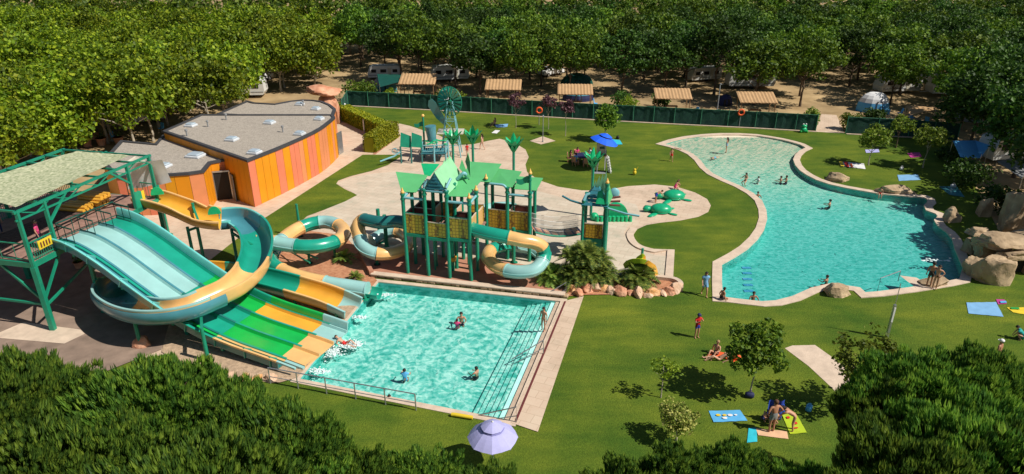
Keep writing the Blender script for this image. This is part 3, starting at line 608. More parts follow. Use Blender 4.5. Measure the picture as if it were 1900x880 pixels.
volume(main, 4.0, 'main', {5: [O_, S_], 6: [O_], 7: [S_], 8: [S_, O_], 9: [K_, K_, O_], 10: [S_, K_, K_], 11: [O_, K_, K_], 12: [O_, O_, O_, K_, O_], 13: O_}, 1,
       [(354,232,.95),(500,227,.95),(592,220,.85),(430,258,1.0),(556,247.5,.9),(472,282,1.0)], [(347,252),(386,235),(420,222),(525,245)])
leftv = [(225,262),(288,268),(303,252),(470,300),(421,296),(390,302),(377,318),(350,322),(322,324),(264,327),(215,328),(190,300)]
volume(leftv, 3.3, 'left', {4: [S_, O_], 5: O_, 6: [S_, A_], 7: [O_, A_], 8: [A_, S_, S_, K_, S_], 9: [S_, S_, K_, K_], 10: O_}, 2, [(305,307,.95),(363,288,1.35)], [(281,300)])
backv = [(404,212),(458.6,188),(472,191.5),(510,193.7),(540,188),(561,186),(580,186.5),(597,189),(612,195),(622,203),(618,214),(560,216),(480,216)]
volume(backv, 3.4, 'back', {8: K_, 9: S_, 10: O_}, 3, [(556,193,.85),(586,201.5,.85)], [(563,196)])
b = MB('dark'); a_, c_ = P(403,372), P(434,369)
dd = (c_ - a_).normalized(); nn = Vector((dd.y, -dd.x, 0))
b.slab([a_ + nn * .04, c_ + nn * .04, c_ + nn * .04 + Vector((0, 0, 2.5)), a_ + nn * .04 + Vector((0, 0, 2.5))], .1); dr = b.build('doorway', bd)
b = MB('steel'); 
for q in (a_, c_): b.beam(q + nn * .07, q + nn * .07 + Vector((0, 0, 2.5)), .09, .12)
b.beam(a_ + nn * .07 + Vector((0, 0, 2.5)), c_ + nn * .07 + Vector((0, 0, 2.5)), .09, .12); b.build('frame', dr)
b = MB('grey'); h0 = c_ + nn * .1; h1 = h0 + nn * .75 + dd * .25; b.slab([h0, h1, h1 + Vector((0, 0, 2.3)), h0 + Vector((0, 0, 2.3))], .05); dl = b.build('door', bd)
b = MB('steel'); b.ball(h1 + Vector((-.05, -.06, 1.1)) - (h1 - h0) * .1, .05); b.build('handle', dl)
b = MB('steel'); h0 = P(632,284); b.box((h0.x + .12, h0.y - .3, 1.15), (.08, 1.0, 2.2), -.25); b.build('side_door', bd)

# mushroom rock behind the building
mr_ = thing('rock_cascade', 'tall reddish artificial rock with an overhanging flat slab behind the building', 'rock formation', P(612,232))
c = P(612,228)
rock(c + Vector((0.2, 0, 0)), (1.75, 1.2, 3.1), 101, 'rock_red', None, 'rock_stem', parent=mr_, flat=.5)
rock(c + Vector((-.5, 0.1, 3.3)), (2.5, 1.5, .75), 102, 'rock_red', None, 'rock_slab', parent=mr_, flat=.6)

# ================================================================ SLIDE TOWER
tw = thing('slide_tower', 'green steel launch tower with boarded deck, railings and a frame for the shade net', 'tower', (-27, 38, 0))
DZ = 4.3; FL = Vector((-25.85, 33.05, 0)); FR = Vector((-23.75, 42.85, 0)); ux = (FR - FL).normalized(); vx = Vector((-ux.y, ux.x, 0))  # vx to the left/back
def T(s, d, z): q = FL + ux * s + vx * d; return Vector((q.x, q.y, z))
SL = (FR - FL).length; DP = 6.6
b = MB('deck_boards'); b.slab([T(0, 0, DZ), T(SL, 0, DZ), T(SL, DP + 3, DZ), T(0, DP + 3, DZ)], .08, Vector((0, 0, 1))); b.build('deck', tw)
for s0, d0, s1, d1 in ((0, 0, SL, 0), (0, 0, 0, DP), (SL, 0, SL, DP), (0, DP, SL, DP), (SL * .5, 0, SL * .5, DP)):
    b = MB('steel_green'); b.beam(T(s0, d0, DZ - .17), T(s1, d1, DZ - .17), .2, .3); b.build('beam', tw)
posts = [(0, 0), (SL * .17, 0), (SL * .8, 0), (SL, 0), (0, DP), (SL * .5, DP), (SL, DP)]
for i, (s, d) in enumerate(posts):
    b = MB('steel_green')
    z0 = 0 if i not in (1, 2) else DZ - .3
    b.beam(T(s, d, z0), T(s, d, DZ - .3), .26); b.beam(T(s, d, DZ - .3), T(s, d, 7.2), .17); b.build('post', tw)
for d in (0, DP * .5, DP):
    b = MB('steel_green'); b.beam(T(-.2, d, 7.2), T(SL + .2, d, 7.2), .14); b.beam(T(-.2, d, 6.75), T(SL + .2, d, 6.75), .09)
    for k in range(9): b.beam(T(SL * k / 9, d, 6.75 if k % 2 else 7.2), T(SL * (k + 1) / 9, d, 7.2 if k % 2 else 6.75), .06)
    b.build('roof_truss', tw)
for k in range(8):
    b = MB('steel_green'); b.beam(T(SL * k / 7, 0, 7.22), T(SL * k / 7, DP, 7.22), .1); b.build('roof_beam', tw)
for (s, d, z, s2, d2, z2) in ((0, 0, 1.9, SL * .17, 0, DZ - .3), (0, 0, 1.9, 0, 2.2, DZ - .3), (SL * .17, 0, 5.9, SL * .32, 0, 7.15), (SL * .8, 0, 6.0, SL * .66, 0, 7.15), (0, 0, 1.6, SL * .5, .6, 2.6), (0, 0, 1.7, 0, DP, 1.7), (SL, 0, 1.8, SL * .78, 0, 4.0)):
    b = MB('steel_green'); b.beam(T(s, d, z), T(s2, d2, z2), .12); b.build('brace', tw)
def railing(pts, h=1.05, parent=tw, mt='steel_green', n=None, name='railing', r=.025, ends=True):
    b = MB(mt)
    for a, c in zip(pts, pts[1:]):
        a = Vector(a); c = Vector(c); U = Vector((0, 0, 1)); b.beam(a + U * h, c + U * h, .06); b.beam(a + U * .12, c + U * .12, .04)
        k = n or max(2, int((c - a).length / .14))
        for i in range(k + 1): q = a.lerp(c, i / k); b.beam(q, q + U * h, r)
    return b.build(name, parent)
railing([T(0, 0, DZ), T(0, DP, DZ)], n=7); railing([T(0, 0, DZ), T(SL * .17, 0, DZ)]); railing([T(0, DP, DZ), T(SL, DP, DZ)])
railing([T(SL * .8, 0, DZ), T(SL * .82, -.0, DZ)]); railing([T(SL * .98, 0, DZ), T(SL, 2.2, DZ)], n=5)
b = MB('c_yellow'); b.slab([T(SL * .06, -.05, DZ + .45), T(SL * .15, -.05, DZ + .45), T(SL * .15, -.05, DZ + .95), T(SL * .06, -.05, DZ + .95)], .03); sg = b.build('notice_board', tw)
b = MB('c_maroon')
for k in range(4): s = SL * (.072 + .018 * k); b.slab([T(s, -.085, DZ + .55), T(s + .07, -.085, DZ + .55), T(s + .07, -.085, DZ + .85), T(s, -.085, DZ + .85)], .006)
b.build('lettering', sg)
b = MB('c_yellow'); b.slab([T(SL * .82, -.05, DZ + .35), T(SL * .89, -.05, DZ + .35), T(SL * .89, -.05, DZ + .95), T(SL * .82, -.05, DZ + .95)], .03); b.build('notice_board', tw)
b = MB('play_green'); b.slab([T(SL * .80, -.1, DZ - .2), T(SL * .86, -.1, DZ - .2), T(SL * .86, -.1, DZ + 1.0), T(SL * .80, -.1, DZ + 1.0)], .2); b.build('gate_panel', tw)
nt_ = MB('net_beige'); ng = 26; q4 = [P(-90,350,7.42), P(142,281,7.42), P(240,289,7.42), P(29,385,7.42)]; vs = []; fs = []
for i in range(ng + 1):
    for j in range(ng + 1):
        u_, v_ = i / ng, j / ng; p = (q4[0].lerp(q4[1], u_)).lerp(q4[3].lerp(q4[2], u_), v_)
        p.z += 0.02 - .14 * math.sin(PI * v_) * abs(math.sin(PI * 7 * u_)) + .05 * noise.noise(p * 1.5); vs.append(p)
for i in range(ng):
    for j in range(ng): a = i * (ng + 1) + j; fs.append((a, a + 1, a + ng + 2, a + ng + 1))
nt_.add(vs, fs, True); tag(nt_.build('shade_net'), 'mottled beige camouflage shade net stretched over the slide tower', 'shade net')
b = MB('netdark'); b.slab([T(.3, 3.2, DZ + .03), T(SL * .82, 2.6, DZ + .03), T(SL * .86, 4.3, DZ + .03), T(.3, 5.2, DZ + .03)], .03, Vector((0, 0, 1))); tag(b.build('rubber_mat'), 'long dark patterned mat laid along the launch deck', 'mat')
for i, (s, d, z) in enumerate([(SL * .80, 3.2, 0), (SL * .80, 3.2, .16), (SL * .82, 3.2, .32), (SL * .83, 3.3, .48), (SL * .70, 3.6, 0), (SL * .72, 3.6, .16)]):
    c = T(s, d, DZ + .12 + z); b = one('fg_yellow', c)
    for yy in (-.32, 0, .32): b.path([c + ux * yy + vx * t for t in (-.9, -.3, .3, .9)], .12, 8)
    tag(b.build('slide_mat'), 'yellow inflatable slide mat, ' + ['bottom one', 'second from the bottom', 'third from the bottom', 'topmost'][min(i, 3)] + ' of the taller stack on the launch deck' if i < 4 else 'yellow slide mat, ' + ['lower', 'upper'][i - 4] + ' of the shorter stack on the launch deck', 'slide mat', 'yellow mats stacked on the deck')
b = MB('c_white'); cl = [P(232,305,6.9), P(270,309,6.9), P(288,352,4.9), P(262,362,4.7), P(238,352,4.9)]; vs = []; fs = []
gq = [cl[0], cl[1], cl[2], cl[4]]; m_ = 10
for i in range(m_ + 1):
    for j in range(m_ + 1): u_, v_ = i / m_, j / m_; p = gq[0].lerp(gq[1], u_).lerp(gq[3].lerp(gq[2], u_), v_); p += Vector((.4, 1.4, 0)) * u_ + Vector((0, 1, 0)) * .12 * math.sin(u_ * 14) * v_; vs.append(p)
for i in range(m_):
    for j in range(m_): a = i * (m_ + 1) + j; fs.append((a, a + 1, a + m_ + 2, a + m_ + 1))
b.add(vs, fs, True); tag(b.build('cloth_screen'), 'white cloth screen hanging at the far corner of the launch tower', 'cloth')
b = MB('cream'); b.slab([P(236,300,6.5), P(252,290,6.7), P(272,300,6.5), P(250,306,6.3)], .04); tag(b.build('shade_sail'), 'small cream shade sail beside the tower roof corner', 'shade sail')
# ================================================================ WIDE THREE LANE SLIDE
ws = thing('wide_water_slide', 'wide three lane open water slide in aqua, green and yellow running into the splash pool', 'water slide', (-17, 34, 0))
# centre line in plan from tower to pool, height profile by travelled share
WA, WB = Vector((-25.0, 37.1, 0)), Vector((-9.95, 31.0, 0))
prof_z = [(0, 4.52), (.07, 4.48), (.13, 4.22), (.22, 3.62), (.31, 2.85), (.40, 2.12), (.5, 1.42), (.58, .98), (.66, .68), (.75, .46), (.85, .32), (.93, .2), (1, .06)]
def wz(t):
    for (a, za), (c, zc) in zip(prof_z, prof_z[1:]):
        if t <= c: return za + (zc - za) * (t - a) / (c - a)
    return prof_z[-1][1]
def wsec(t0, t1, prof, mt, name, label=None, parent=ws, n=14):
    pts = []
    for i in range(n + 1):
        t = t0 + (t1 - t0) * i / n; p = WA.lerp(WB, t); zz = (wz(t - .03) + 2 * wz(t) + wz(t + .03)) / 4 if .03 < t < .97 else wz(t); pts.append((p.x, p.y, zz))
    b = MB(mt); b.sweep(prof, pts); o = b.build(name, parent)
    if label: o['label'] = label
    return o
# side is to the right of travel (towards the viewer, -Y)
def lane(c, w): return [(c - w / 2, .15), (c - w / 2 + .06, .15), (c - w / 2 + .12, .0), (c + w / 2 - .12, .0), (c + w / 2 - .06, .15), (c + w / 2, .15), (c + w / 2, -.05), (c - w / 2, -.05)]
LW = 1.24; c1, c2, c3 = -1.30, -.06, 1.18
S1, S2 = .44, .66
for c_, cols in ((c1, ('fg_teal', 'fg_green', 'fg_yellow', 'fg_pale')), (c2, ('fg_pale', 'fg_teal', 'fg_green', 'fg_orange')), (c3, ('fg_pale', 'fg_teal', 'fg_green', 'fg_orange'))):
    for (t0, t1), m_ in zip(((0.0, S1), (S1, S2), (S2, .90), (.90, 1.0)), cols): wsec(t0, t1 - .0005, lane(c_, LW - .004), m_, 'lane')
for c_ in (-1.92 + .0, -.68, .56, 1.80):
    for (t0, t1), m_ in zip(((0.02, S1), (S1, S2), (S2, .93)), ('fg_steelblue' if c_ > -1 else 'fg_darkteal', 'fg_darkteal', 'fg_teal')): wsec(t0, t1 - .0005, [(c_ - .07, .10), (c_ - .055, .185), (c_ + .055, .185), (c_ + .07, .10)], m_, 'lane_divider')
def wallp(s): return [(s, -.05), (s, .62), (s - .05, .66), (s - .12, .66), (s - .12, .60), (s - .05, .56), (s - .05, -.05)]
for (t0, t1), m_ in zip(((0.0, .5), (.5, .68), (.68, .9), (.9, 1)), ('fg_aqua', 'fg_teal', 'fg_green', 'fg_pale')): 
    wsec(t0, t1 - .0005, [(-1.93, -.05), (-1.93, .56), (-1.97, .62), (-2.07, .62), (-2.07, .56), (-2.0, .50), (-2.0, -.05)], m_, 'side_wall')
for (t0, t1), m_ in zip(((0.0, S1), (S1, S2), (S2, .93), (.93, 1)), ('fg_teal', 'fg_green', 'fg_orange', 'fg_pale')): wsec(t0, t1 - .0005, [(1.82, -.05), (1.82, .12), (2.0, .12), (2.0, -.05)], m_, 'kerb')
for (t0, t1), m_ in zip(((0.0, .52), (.52, .68), (.68, .93)), ('fg_steelblue', 'fg_darkteal', 'fg_darkteal')): wsec(t0, t1 - .0005, [(2.01, -.05), (2.01, .0), (2.42, .0), (2.46, .5), (2.5, .5), (2.5, -.05)], m_, 'guard_trough')
for (t0, t1), m_ in zip(((0.0, .5), (.5, .68), (.68, .93), (.93, 1)), ('fg_aqua', 'fg_teal', 'fg_orange', 'fg_pale')): wsec(t0, t1 - .0005, [(2.5, .42), (2.5, .52), (2.62, .52), (2.62, .42)], m_, 'guard_rim')
for t in (.08, .17, .3, .43, .56, .68, .8, .9):
    wsec(t, t + .004, [(2.02, .0), (2.02, .2), (2.5, .56), (2.56, .56), (2.56, -.07), (2.02, -.07)], 'fg_aqua' if t < .5 else 'fg_teal', 'joint_rib', n=1)
for t in (.1, .3, .5, .7, .86):
    p = WA.lerp(WB, t); d = (WB - WA).normalized(); s_ = Vector((d.y, -d.x, 0)); b = MB('steel_green')
    b.beam(p - s_ * 1.9 + Vector((0, 0, wz(t) - .25)), p + s_ * 2.4 + Vector((0, 0, wz(t) - .25)), .16)
    for k in (-1.6, 1.6): q = p + s_ * k; b.beam((q.x, q.y, 0), (q.x, q.y, wz(t) - .2), .18)
    b.build('support', ws)
d = (WB - WA).normalized(); s_ = Vector((d.y, -d.x, 0)); p0 = WA + d * .1
railing([p0 - s_ * 1.8 + Vector((0, 0, 4.6)), p0 + s_ * 1.9 + Vector((0, 0, 4.6))], 1.0, ws, 'steel_dark', 4, 'queue_rail', .03)
for k in (-1.8, -.6, .6, 1.9): railing([p0 + s_ * k + Vector((0, 0, 4.6)), p0 + s_ * k + d * 1.2 + Vector((0, 0, 4.55))], .9, ws, 'steel_dark', 2, 'queue_rail', .03)

# ================================================================ CURVED FLUME
fl_ = thing('curved_flume', 'long open flume in yellow, teal and pale blue looping over and under the wide slide', 'water slide', (-18, 36, 0))
ctrl = [P(264,368,4.45), P(296,374,4.35), P(336,388,3.9), P(372,404,3.45), P(404,410,3.25), P(440,410,3.1), P(470,430,2.95), P(479,464,2.75), P(466,502,2.6), P(434,532,2.45), P(390,553,2.35), P(350,569,2.25), P(305,577,2.15), P(262,575,2.05), P(228,563,1.95), P(209,545,1.85), P(222,525,1.75), P(262,512,1.65), P(320,505,1.55), P(390,507,1.45), P(450,513,1.35), P(500,523,1.2), P(556,538,.95), P(610,555,.65), P(655,575,.25)]
path = cr(ctrl, 8); N = len(path) - 1
Wd = .88; dep = .62
def fprof(i):
    t = i / N
    hL, hR = .62, .62
    if .22 < t < .66: hR, hL = .45, .95   # outer wall higher on the outside of the bend
    if .12 < t < .36: hL, hR = 1.0, .5
    out = []; k = 9
    def arc(r, hl, hr):
        o = [(-r, hl)] + [(-r * math.cos(PI * j / k), -(r * .62) * math.sin(PI * j / k)) for j in range(k + 1)] + [(r, hr)]; return o
    a = arc(Wd, hL * .55, hR * .55); c = arc(Wd - .05, hL * .55, hR * .55)
    lip = .09
    return [(-Wd - lip, hL * .55), (-Wd - lip, hL * .55 - .06)] + a[1:-1] + [(Wd + lip, hR * .55 - .06), (Wd + lip, hR * .55 + .0)] + [(Wd - .05, hR * .55)] + list(reversed(c[1:-1])) + [(-Wd + .05, hL * .55)]
# outer side of the loop is on the left of travel (travelling clockwise seen from above: outer = left)
segs = [(0, .17, 'fg_yellow'), (.17, .235, 'fg_steelblue'), (.235, .325, 'fg_teal'), (.325, .425, 'fg_orange'), (.425, .585, 'fg_orange'), (.585, .64, 'fg_steelblue'), (.64, .73, 'fg_darkteal'), (.73, .80, 'fg_yellow'), (.80, .905, 'fg_teal'), (.905, .97, 'fg_yellow'), (.97, 1.0, 'fg_pale')]
rimc = {0: 'fg_orange', 1: 'fg_aqua', 2: 'fg_teal', 3: 'fg_orange', 4: 'fg_pale', 5: 'fg_pale', 6: 'fg_teal', 7: 'fg_yellow', 8: 'fg_teal', 9: 'fg_orange', 10: 'fg_pale'}
def split_prof(i, which):
    pr = fprof(i); n = len(pr)
    return pr
for q, (t0, t1, m_) in enumerate(segs):
    i0, i1 = round(t0 * N), round(t1 * N); b = MB(m_)
    b.sweep(lambda i, o=i0: fprof(i + o), path[i0:i1 + 1]); sec = b.build('flume_section', fl_)
    for sg_ in (-1, 1):
        b = MB(rimc[q])
        def rim(i, o=i0, sg_=sg_):
            pr = fprof(i + o); e = pr[0] if sg_ < 0 else pr[len(pr) // 2 - 1]
            xs = [p[0] for p in pr]; h = max(p[1] for p in pr if (p[0] < 0) == (sg_ < 0)); x0 = sg_ * (Wd + .02)
            return [(x0 - .08, h - .03), (x0 - .06, h + .04), (x0 + .06, h + .04), (x0 + .08, h - .03), (x0 + .06, h - .09), (x0 - .06, h - .09)]
        b.sweep(rim, path[i0:i1 + 1]); b.build('rim', sec)
# blue outer shell along the low side of the loop
i0, i1 = round(.40 * N), round(.64 * N)
b = MB('fg_steelblue'); b.sweep(lambda i: [(-Wd - .12, .40), (-Wd - .2, .2), (-Wd - .12, -.12), (-Wd + .12, -.42), (-.25, -.60), (0, -.66), (0, -.56), (-.4, -.50), (-Wd + .0, -.30), (-Wd - .07, 0), (-Wd - .08, .40)], path[i0:i1 + 1]); b.build('outer_shell', fl_)
# end fan at pool
def leg(root, px, py, ztop, lean=None, r=.11, mt='steel_green', arm=None):
    g0 = P(px, py); b = MB(mt); top = Vector((g0.x, g0.y, ztop)); b.cyl(g0, top, r, r * .9); b.cyl(g0, g0 + Vector((0, 0, .06)), r * 2.2)
    if arm is not None: b.beam(top - Vector((0, 0, .25)), arm, .13)
    return b.build('leg', root)
leg(fl_, 387,672,2.1, arm=P(372,565,1.8)); leg(fl_, 378,480,4.1, arm=P(372,420,3.1)); leg(fl_, 363,495,2.9, arm=P(400,410,2.7))
leg(fl_, 443,500,2.9, arm=P(468,455,2.4)); leg(fl_, 262,645,1.7, arm=P(262,575,1.6)); leg(fl_, 452,560,1.9, arm=P(455,505,2.1)); leg(fl_, 548,567,.6, arm=P(548,540,.5)); leg(fl_, 625,590,.3)
leg(fl_, 312,437,4.0, r=.16); leg(fl_, 247,600,1.5); leg(fl_, 483,545,1.0)
b = MB('steel_dark'); b.beam(P(312,437,3.9), P(255,400,3.2), .14); b.beam(P(312,437,2.2), P(255,395,3.8), .1); b.beam(P(312,437,1.2), P(270,420,3.2), .08); b.build('brace', fl_)
for (px, py, z) in ((292,362,4.6), (398,398,3.65)):
    c = P(px, py, z); b = MB('play_leaf'); 
    vs = [c + Vector((math.cos(a) * .38, .12 * math.cos(a), math.sin(a) * .55)) for a in [PI * k / 10 for k in range(11)]]
    b.slab(vs, .05, Vector((0, -1, 0))); b.build('end_fin', fl_)

# ================================================================ TUBE SLIDES
def tube(root, pts, r, cols, lastopen=True, seam=True, per=7):
    pth = cr(pts, per); K = len(pth) - 1
    for (t0, t1, m_) in cols:
        i0, i1 = round(t0 * K), round(t1 * K); pr = [(r * math.cos(2 * PI * k / 18), r * math.sin(2 * PI * k / 18)) for k in range(18)]; pi_ = [(a * .93, c * .93) for a, c in reversed(pr)]
        b = MB(m_); sub = pth[i0:i1 + 1]; b.sweep(pr, sub, caps=False); b.sweep(pi_, sub, caps=False)
        o = b.build('tube_section', root)
        b = MB(m_)
        for sg_ in (1, -1): b.sweep([(sg_ * r * .97, -.035), (sg_ * (r + .055), -.035), (sg_ * (r + .055), .035), (sg_ * r * .97, .035)], sub)
        for sub2 in (sub[:2], sub[-2:]):
            a, c = sub2[0].copy(), sub2[1].copy(); dd = (c - a).normalized()
            base = a if sub2[0] == sub[0] else c - dd * .06
            b.sweep([(x * 1.07, y * 1.07) for x, y in pr], [base, base + dd * .06])
        b.build('seam_flange', o)
    return pth
tb = thing('looping_tube_slide', 'closed tube slide in teal, peach and pale blue looping above the palm bed', 'water slide', (-14, 41, 0))
pts = [P(475,450,2.0), P(500,449,1.9), P(530,454,1.8), P(565,458,1.7), P(602,455,1.6), P(632,443,1.5), P(636,425,1.45), P(612,413,1.4), P(584,414,1.35), P(555,424,1.25), P(528,442,1.1), P(508,466,.95), P(502,486,.85), P(522,502,.75), P(560,516,.65), P(610,527,.5), P(650,533,.42), P(682,538,.36)]
tube(tb, pts, .48, [(0, .08, 'fg_orange'), (.08, .155, 'fg_pale'), (.155, .27, 'fg_teal'), (.27, .38, 'fg_orange'), (.38, .455, 'fg_pale'), (.455, .52, 'fg_teal'), (.52, .60, 'fg_orange'), (.60, .67, 'fg_pale'), (.67, .765, 'fg_teal'), (.765, .875, 'fg_orange'), (.875, 1.0, 'fg_pale')])
e = P(690,540,.3); b = MB('fg_teal')
vs = []
dd = (P(682,538,.36) - P(650,533,.42)).normalized(); sd2 = dd.cross(Vector((0, 0, 1))).normalized()
c0 = P(682,538,.36)
hp = [c0 + dd * (.05 + .75 * k / 5) for k in range(6)]
b.sweep(lambda i: [(.52 * math.cos(a), .52 * math.sin(a)) for a in [PI + PI * j / 10 for j in range(11)]] + [(.47 * math.cos(a), .47 * math.sin(a)) for a in [2 * PI - PI * j / 10 for j in range(11)]], hp); b.build('exit_lip', tb)
for (x, y, z, ax, ay, az) in ((575,490,1.2, 575,458,1.1), (558,440,2.6, 560,430,1.2), (622,478,.9, 625,450,.9), (678,556,.2, 678,548,.1), (505,500,.6, 505,480,.5), (600,535,.3, 600,528,.2)): leg(tb, x, y, z, r=.1)
b = MB('steel_green'); b.beam(P(520,450,1.2), P(590,480,.7), .1); b.beam(P(575,488,.9), P(530,462,.6), .08); b.build('brace', tb)

# ================================================================ PLAY CASTLE
cs = thing('play_castle', 'big green play castle on tall posts with sail roofs and honeycomb panels', 'play structure', P(860,500))
CO = P(757,508); cu = (P(874.5,522) - CO); BAY = cu.length / 3; cu.normalize(); cv = Vector((-cu.y, cu.x, 0))
def C(i, j, z): q = CO + cu * (i * BAY) + cv * (j * BAY); return Vector((q.x, q.y, z))
def post(i, j, z1, root=cs, fn=C, mt='steel_green', r=.12, fin=False, z0=0.05):
    b = MB(mt); b.cyl(fn(i, j, z0), fn(i, j, z1), r, r, 12)
    for zz in (z1 - .35, z1 - .02): b.cyl(fn(i, j, zz), fn(i, j, zz + .09), r * 1.35, r * 1.35, 12)
    o = b.build('post', root)
    if fin: b = MB('finial'); b.ball(fn(i, j, z1 + .16), .13); b.cyl(fn(i, j, z1 + .2), fn(i, j, z1 + .46), .10, .02); b.build('finial', o)
    return o
R2 = 2.55
P5 = {(0,0):(5.55,1),(1,0):(6.0,0),(2,0):(6.0,0),(3,0):(5.6,1),(0,1):(5.5,0),(1,1):(6.0,0),(2,1):(6.0,0),(3,1):(5.6,1),(0,2):(5.5,0),(1,2):(6,0),(2,2):(6,0),(1,3.2):(5,0),(3,R2):(5.6,1),(4,R2):(5.2,0),(5.05,R2):(5.0,0),(3,3.6):(5.2,0),(4,3.6):(5.0,0),(5.05,3.6):(5.0,0)}
for (i, j), (z, f) in P5.items(): post(i, j, z, fin=bool(f))
post(5.05, R2, 6.2, fin=True, r=.085)
def flag(root, p, sgn=-1, mt='play_green'):
    b = MB(mt); vs = []; n = 8
    for k in range(n + 1):
        t = k / n; y = math.sin(t * 7) * .12
        vs += [p + Vector((sgn * t * .9, .05, .15 + y * .6 + (.22 * (1 - t)))), p + Vector((sgn * t * .9, .05, -.15 + y * .6))]
    b.add(vs, [(2 * k, 2 * k + 1, 2 * k + 3, 2 * k + 2) for k in range(n)]); b.add([v + Vector((0, .03, 0)) for v in vs], [(2 * k, 2 * k + 2, 2 * k + 3, 2 * k + 1) for k in range(n)]); return b.build('flag', root)
flag(cs, C(5.05, R2, 5.75))
D1, D2 = 2.9, 2.2
def beamC(i0, j0, i1, j1, z, w=.14, h=.2, mt='steel_green', name='beam'): b = MB(mt); b.beam(C(i0, j0, z), C(i1, j1, z), w, h); b.build(name, cs)
def deck(i0, j0, i1, j1, z, root=cs, fn=C): b = MB('deck_boards'); b.slab([fn(i0, j0, z), fn(i1, j0, z), fn(i1, j1, z), fn(i0, j1, z)], .08, Vector((0, 0, 1))); b.build('deck', root)
for i in range(3):
    dz = D1 - (.12 if i == 1 else 0)
    deck(i + .07, .07, i + .93, 1.95, dz + .04); beamC(i, 0, i + 1, 0, dz - .05); beamC(i, 1, i + 1, 1, dz - .06)
for j in (0, 1): beamC(0, j, 0, j + 1, D1 - .05); beamC(3, 0, 3, 1, D1 - .05)
deck(3.05, .9, 4.95, 3.5, D2 + .03) if 0 else deck(3.05, R2, 5.0, 3.55, D2 + .03)
deck(2.05, 1.9, 3.0, 3.5, D2 + .5)
for i in (3, 4): beamC(i, R2, i + 1.0, R2, D2 - .05)
def panel(i0, j0, i1, j1, z, h, mt='hex_panel', root=cs, fn=C, inner='panel_maroon', label=None):
    a, c = fn(i0, j0, 0), fn(i1, j1, 0); d = (c - a).normalized(); a = a + d * .13; c = c - d * .13; n = Vector((d.y, -d.x, 0)) * .02
    b = MB(mt); b.add([a + n + Vector((0, 0, z)), c + n + Vector((0, 0, z)), c + n + Vector((0, 0, z + h)), a + n + Vector((0, 0, z + h))], [(0, 1, 2, 3)])
    b.use(inner); b.slab([a + Vector((0, 0, z)), c + Vector((0, 0, z)), c + Vector((0, 0, z + h)), a + Vector((0, 0, z + h))], .04)
    b.use('stone_rim'); b.beam(a + Vector((0, 0, z + h + .02)), c + Vector((0, 0, z + h + .02)), .07, .05)
    return b.build('panel', root)
panel(0,0,1,0,D1+.08,1.3); panel(1,0,2,0,D1-.02,.95); panel(2,0,3,0,D1+.08,1.3); panel(3,0,3,1,D1+.08,1.25,'fg_orange'); panel(0,1,1,1,D1+.08,1.15,'panel_maroon'); panel(0,1,0,0,D1+.08,1.2,'panel_maroon')
panel(2,1,3,1,D1+.08,1.15,'panel_maroon'); panel(1,1,1,2,D1+.05,1.15,'c_peach'); panel(1,2,2,2,D1+.05,1.15,'hex_panel'); panel(2,1.05,2,2,D1+.05,1.15,'c_peach')
panel(3,R2,4,R2,D2+.08,1.3); panel(4,R2,5.05,R2,D2+.08,1.3); panel(2.2,R2-.3,3,R2-.1,D2+.55,1.2); panel(3,3.6,4,3.6,D2+.08,1.15,'panel_maroon'); panel(4,3.6,5.05,3.6,D2+.08,1.15,'panel_maroon')
def pipe(pts, mt='play_blue', r=.085, root=cs, name='top_rail'): b = MB(mt); b.path(pts, r, 10); return b.build(name, root)
pipe([C(0,0,5.35), C(1,0,5.35)]); pipe([C(1,0,5.95), C(2,0,5.95)]); pipe([C(2,0,5.35), C(3,0,5.35)]); pipe([C(0,0,5.35), C(0,1,5.35)]); pipe([C(3,0,5.35), C(3,1,5.35)])
pipe(cr([C(3,R2,5.4), C(3.5,R2,5.4), C(3.85,R2,5.35), C(4,R2,5.0)], 4)); pipe([C(4,R2,4.75), C(5.05,R2,4.75)]); pipe([C(3,R2,5.4), C(3,3.6,5.2)]); pipe([C(5.05,R2,4.8), C(5.05,3.6,4.8)])
pipe(cr([C(1,0,5.9), C(1,0,6.2), C(1.15,.1,6.6)], 4)); pipe(cr([C(2,0,5.9), C(2,0,6.25), C(2.1,.35,6.7)], 4))
def sail(pxs, zs, mt, root=cs, name='sail_roof', th=.03):
    g_ = [P(x, y, z) for (x, y), z in zip(pxs, zs)]; cc = sum(g_, Vector()) / len(g_); b = MB(mt); b.slab([cc + (q - cc) * 1.07 for q in g_], th); return b.build(name, root)
sail([(746,355),(771,356),(792,326),(736,320)], [5.5,5.5,6.0,6.1], 'roof_green')
sail([(788,325),(798,326),(814,305),(782,304)], [5.4,5.4,5.9,5.9], 'play_leaf')
sail([(832,363),(866,364),(895,331),(838,329)], [5.5,5.5,6.1,6.1], 'roof_green')
sail([(860,333),(908,337),(928,305),(872,301)], [5.6,5.6,6.2,6.2], 'roof_green')
sail([(912,339),(949,347),(966,319),(922,313)], [5.3,5.3,5.9,5.9], 'roof_green')
sail([(955.5,350),(994,353),(1006,331),(963,328)], [5.0,5.0,5.5,5.5], 'roof_green')
